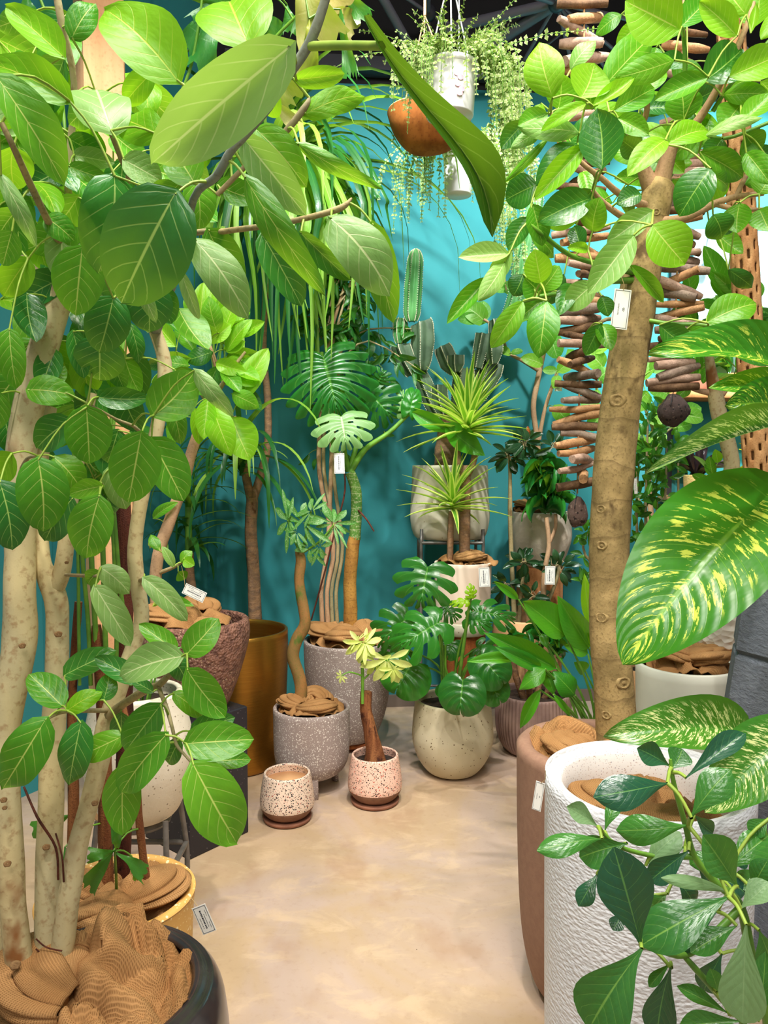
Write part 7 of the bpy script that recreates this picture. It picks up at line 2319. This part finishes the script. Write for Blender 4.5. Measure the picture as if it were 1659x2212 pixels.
# carved wooden bowl
def bowl():
    d0 = 3.2
    c = P(925, 258, d0)
    zb = P(935, 326, d0).z
    T = Thing('hanging_wooden_bowl', 'carved brown wooden bowl hanging behind the upper white pot', 'wooden bowl', (c.x, c.y, zb))
    R = PX(84, d0)
    h = c.z - zb + .02
    rm = lambda th, j, z: 1 + .07 * math.cos(2 * th) + .05 * math.cos(3 * th + .4)
    sh = smooth_shape([(R * .25, 0), (R * .55, .012), (R * .85, h * .5), (R * 1.0, h)], 5)
    T.add('bowl', lathe((c.x, c.y, zb), sh, 56, rm), MAT['p_bowl'])
    T.add('rim', lathe((c.x, c.y, zb), [(R, h), (R * .985, h + .004), (R * .9, h + .002), (R * .8, h * .55), (R * .4, .03), (.001, .025)], 56, rm, False), MAT['p_bowl_lip'])
    hook = P(918, 34, d0 + .0)
    for k in range(3):
        a = k * 2.094 + .3
        T.add('cord', tube([(V((c.x + R * .96 * math.cos(a), c.y + R * .96 * math.sin(a), zb + h)), .003), (hook, .003)], 6, 1), MAT['jute'])
    T.add('rope', tube([(hook, .006), (V((hook.x, hook.y, 4.44)), .006)], 6, 2), MAT['jute'])


bowl()


# ================================================================== right wall shelves and what stands on them
def shelf(py, x0, x1, name_label):
    d = wall_y(P((x0 + x1) / 2, py, 4.4).x) - .14
    a, b = P(x0, py, d), P(x1, py, d)
    z = a.z
    T = Thing('wall_shelf', name_label, 'shelf', ((a.x + b.x) / 2, d, z))
    ang = math.atan(.10)
    T.add('board', box(((a.x + b.x) / 2, d, z - .02), (b.x - a.x, .24, .04), ang, .003), MAT['wood'])
    for t in (.08, .92):
        x = a.x + (b.x - a.x) * t
        T.add('bracket', box((x, wall_y(x) - .03 - .05, z - .075), (.025, .12, .06), ang), MAT['black'])
    return d, z, a.x, b.x


sd, sz, sx0, sx1 = shelf(850, 1430, 1900, 'upper wooden wall shelf at right, below the added glare board')
sd2, sz2, sx2, sx3 = shelf(1070, 1430, 1900, 'lower wooden wall shelf at right with basket and china')
for px in (1442,):
    q = P(px, 1000, wall_y(P(px, 1000, 4.55).x))
    solo('shelf_upright', 'slotted black steel upright behind the right-hand shelves', 'shelf upright', box((q.x, wall_y(q.x) - .018, 1.3), (.03, .03, 2.6), math.atan(.10)), MAT['black'], (q.x, q.y, 0), smooth=False)


def shelf_pot(label, px, z, d, rad, h, mat, leafkey, n, L, cat='potted plant', spread=1.2):
    x = P(px, 1000, d).x
    T = Thing('shelf_plant', label, cat, (x, d, z))
    make_pot(T, (x, d, z), [(rad * .75, 0), (rad * .85, .006), (rad * .97, h * .5), (rad, h)], MAT[mat], .008, .9, MAT['soil'], 32)
    for i in range(n):
        a = rng.uniform(0, 6.28)
        el = rng.uniform(.0, 1.3)
        b = V((x, d, z + h * .93)) + V((math.cos(a) * rad * .4, math.sin(a) * rad * .4, rng.uniform(0, .05)))
        leaf_dir(T, pick(leafkey), b, (math.cos(a) * math.cos(el) * spread, math.sin(a) * math.cos(el) * .7, math.sin(el)), L * rng.uniform(.7, 1.2), L * .28, rng.uniform(-.5, .5))


shelf_pot('black-leaved bromeliad in woven basket pot on the lower shelf', 1506, sz2, sd2 - .0, .075, .12, 'p_basket', 'dark_plant', 26, .18)
shelf_pot('yellow croton in dark pot at the end of the lower shelf', 1664, sz2, sd2 + .01, .06, .12, 'p_dark', 'croton', 22, .2)
shelf_pot('leafy green plant in orange clay pot on the upper shelf', 1578, sz, sd, .075, .11, 'p_orange', 'alt_dark', 18, .2)
shelf_pot('bushy green plant in pinkish clay pot on the upper shelf', 1502, sz, sd - .0, .08, .07, 'p_saucer', 'alt_dark', 22, .2)
shelf_pot('green plant in large peach pot at the far right of the upper shelf', 1680, sz, sd + .02, .11, .30, 'p_peach', 'alt', 20, .22)
_q = P(1580, 1040, sd2)
solo('china_jar', 'blue and white china jar on the lower shelf', 'jar', lathe((_q.x, sd2, sz2), smooth_shape([(.028, 0), (.042, .012), (.05, .07), (.044, .11), (.026, .125), (.03, .15), (.03, .158)], 4) + [(.024, .158), (.022, .13), (.001, .12)], 28), MAT['p_china'], (_q.x, sd2, sz2))


_a, _b = P(1492, 660, 4.6), P(1720, 660, 4.6)  # added board: its pale colour stands in for glare on the teal wall
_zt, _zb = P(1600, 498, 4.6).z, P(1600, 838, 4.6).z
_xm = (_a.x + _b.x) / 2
solo('wall_glare_board', 'added pale board standing in for the glare on the teal wall behind the right-hand leaves', 'added glare board', box((_xm, wall_y(_xm) - .02, (_zt + _zb) / 2), (_b.x - _a.x, .02, _zt - _zb), math.atan(.10), .003), mat_plain('wall_glare_tint', (168, 208, 218), rough=.6), (_xm, wall_y(_xm) - .02, _zb), smooth=False)


# ================================================================== small bare-bulb spots glowing among the right-hand leaves
def bulb(px, py, d, label, watts):
    c = P(px, py, d)
    T = Thing('shelf_spotlight', label, 'spotlight', c)
    m_ = NT('lamp_glow')
    e = m_.n('ShaderNodeEmission')
    e.inputs[1].default_value = 60
    T.add('housing', tube([(c + V((0, .07, .03)), .022), (c + V((0, .012, .004)), .024)], 16, 1), MAT['black'])
    T.add('lens', lathe(c, [(.019, -.004), (.017, .006), (.010, .014), (.001, .017)], 16), m_.done(e.outputs[0]))
    T.add('arm', tube([(c + V((0, .06, .03)), .006), (c + V((0, .10, .10)), .006), (V((c.x, wall_y(c.x), c.z + .14)), .006)], 8, 3), MAT['black'])


bulb(1585, 497, 4.3, 'small glowing spotlight on the right wall, left of the pole', 0)
bulb(1644, 488, 4.3, 'small glowing spotlight on the right wall, right of the pole', 0)


# ================================================================== post and black panel at upper left
def post():
    a = P(214, 100, 3.0)
    solo('timber_post', 'square plywood post rising behind the fig leaves at upper left', 'post', box((a.x, 3.0, 2.225), (.15, .15, 4.45), .6, .006), MAT['post'], (a.x, 3.0, 0), smooth=False)
    b = P(30, 100, 2.4)
    solo('black_panel', 'black hanging screen panel at the upper left edge', 'panel', box((b.x - .02, 2.4, 3.15), (.16, .03, .5), .3, .004), MAT['panel_black'], (b.x, 2.4, 2.9), smooth=False)


post()
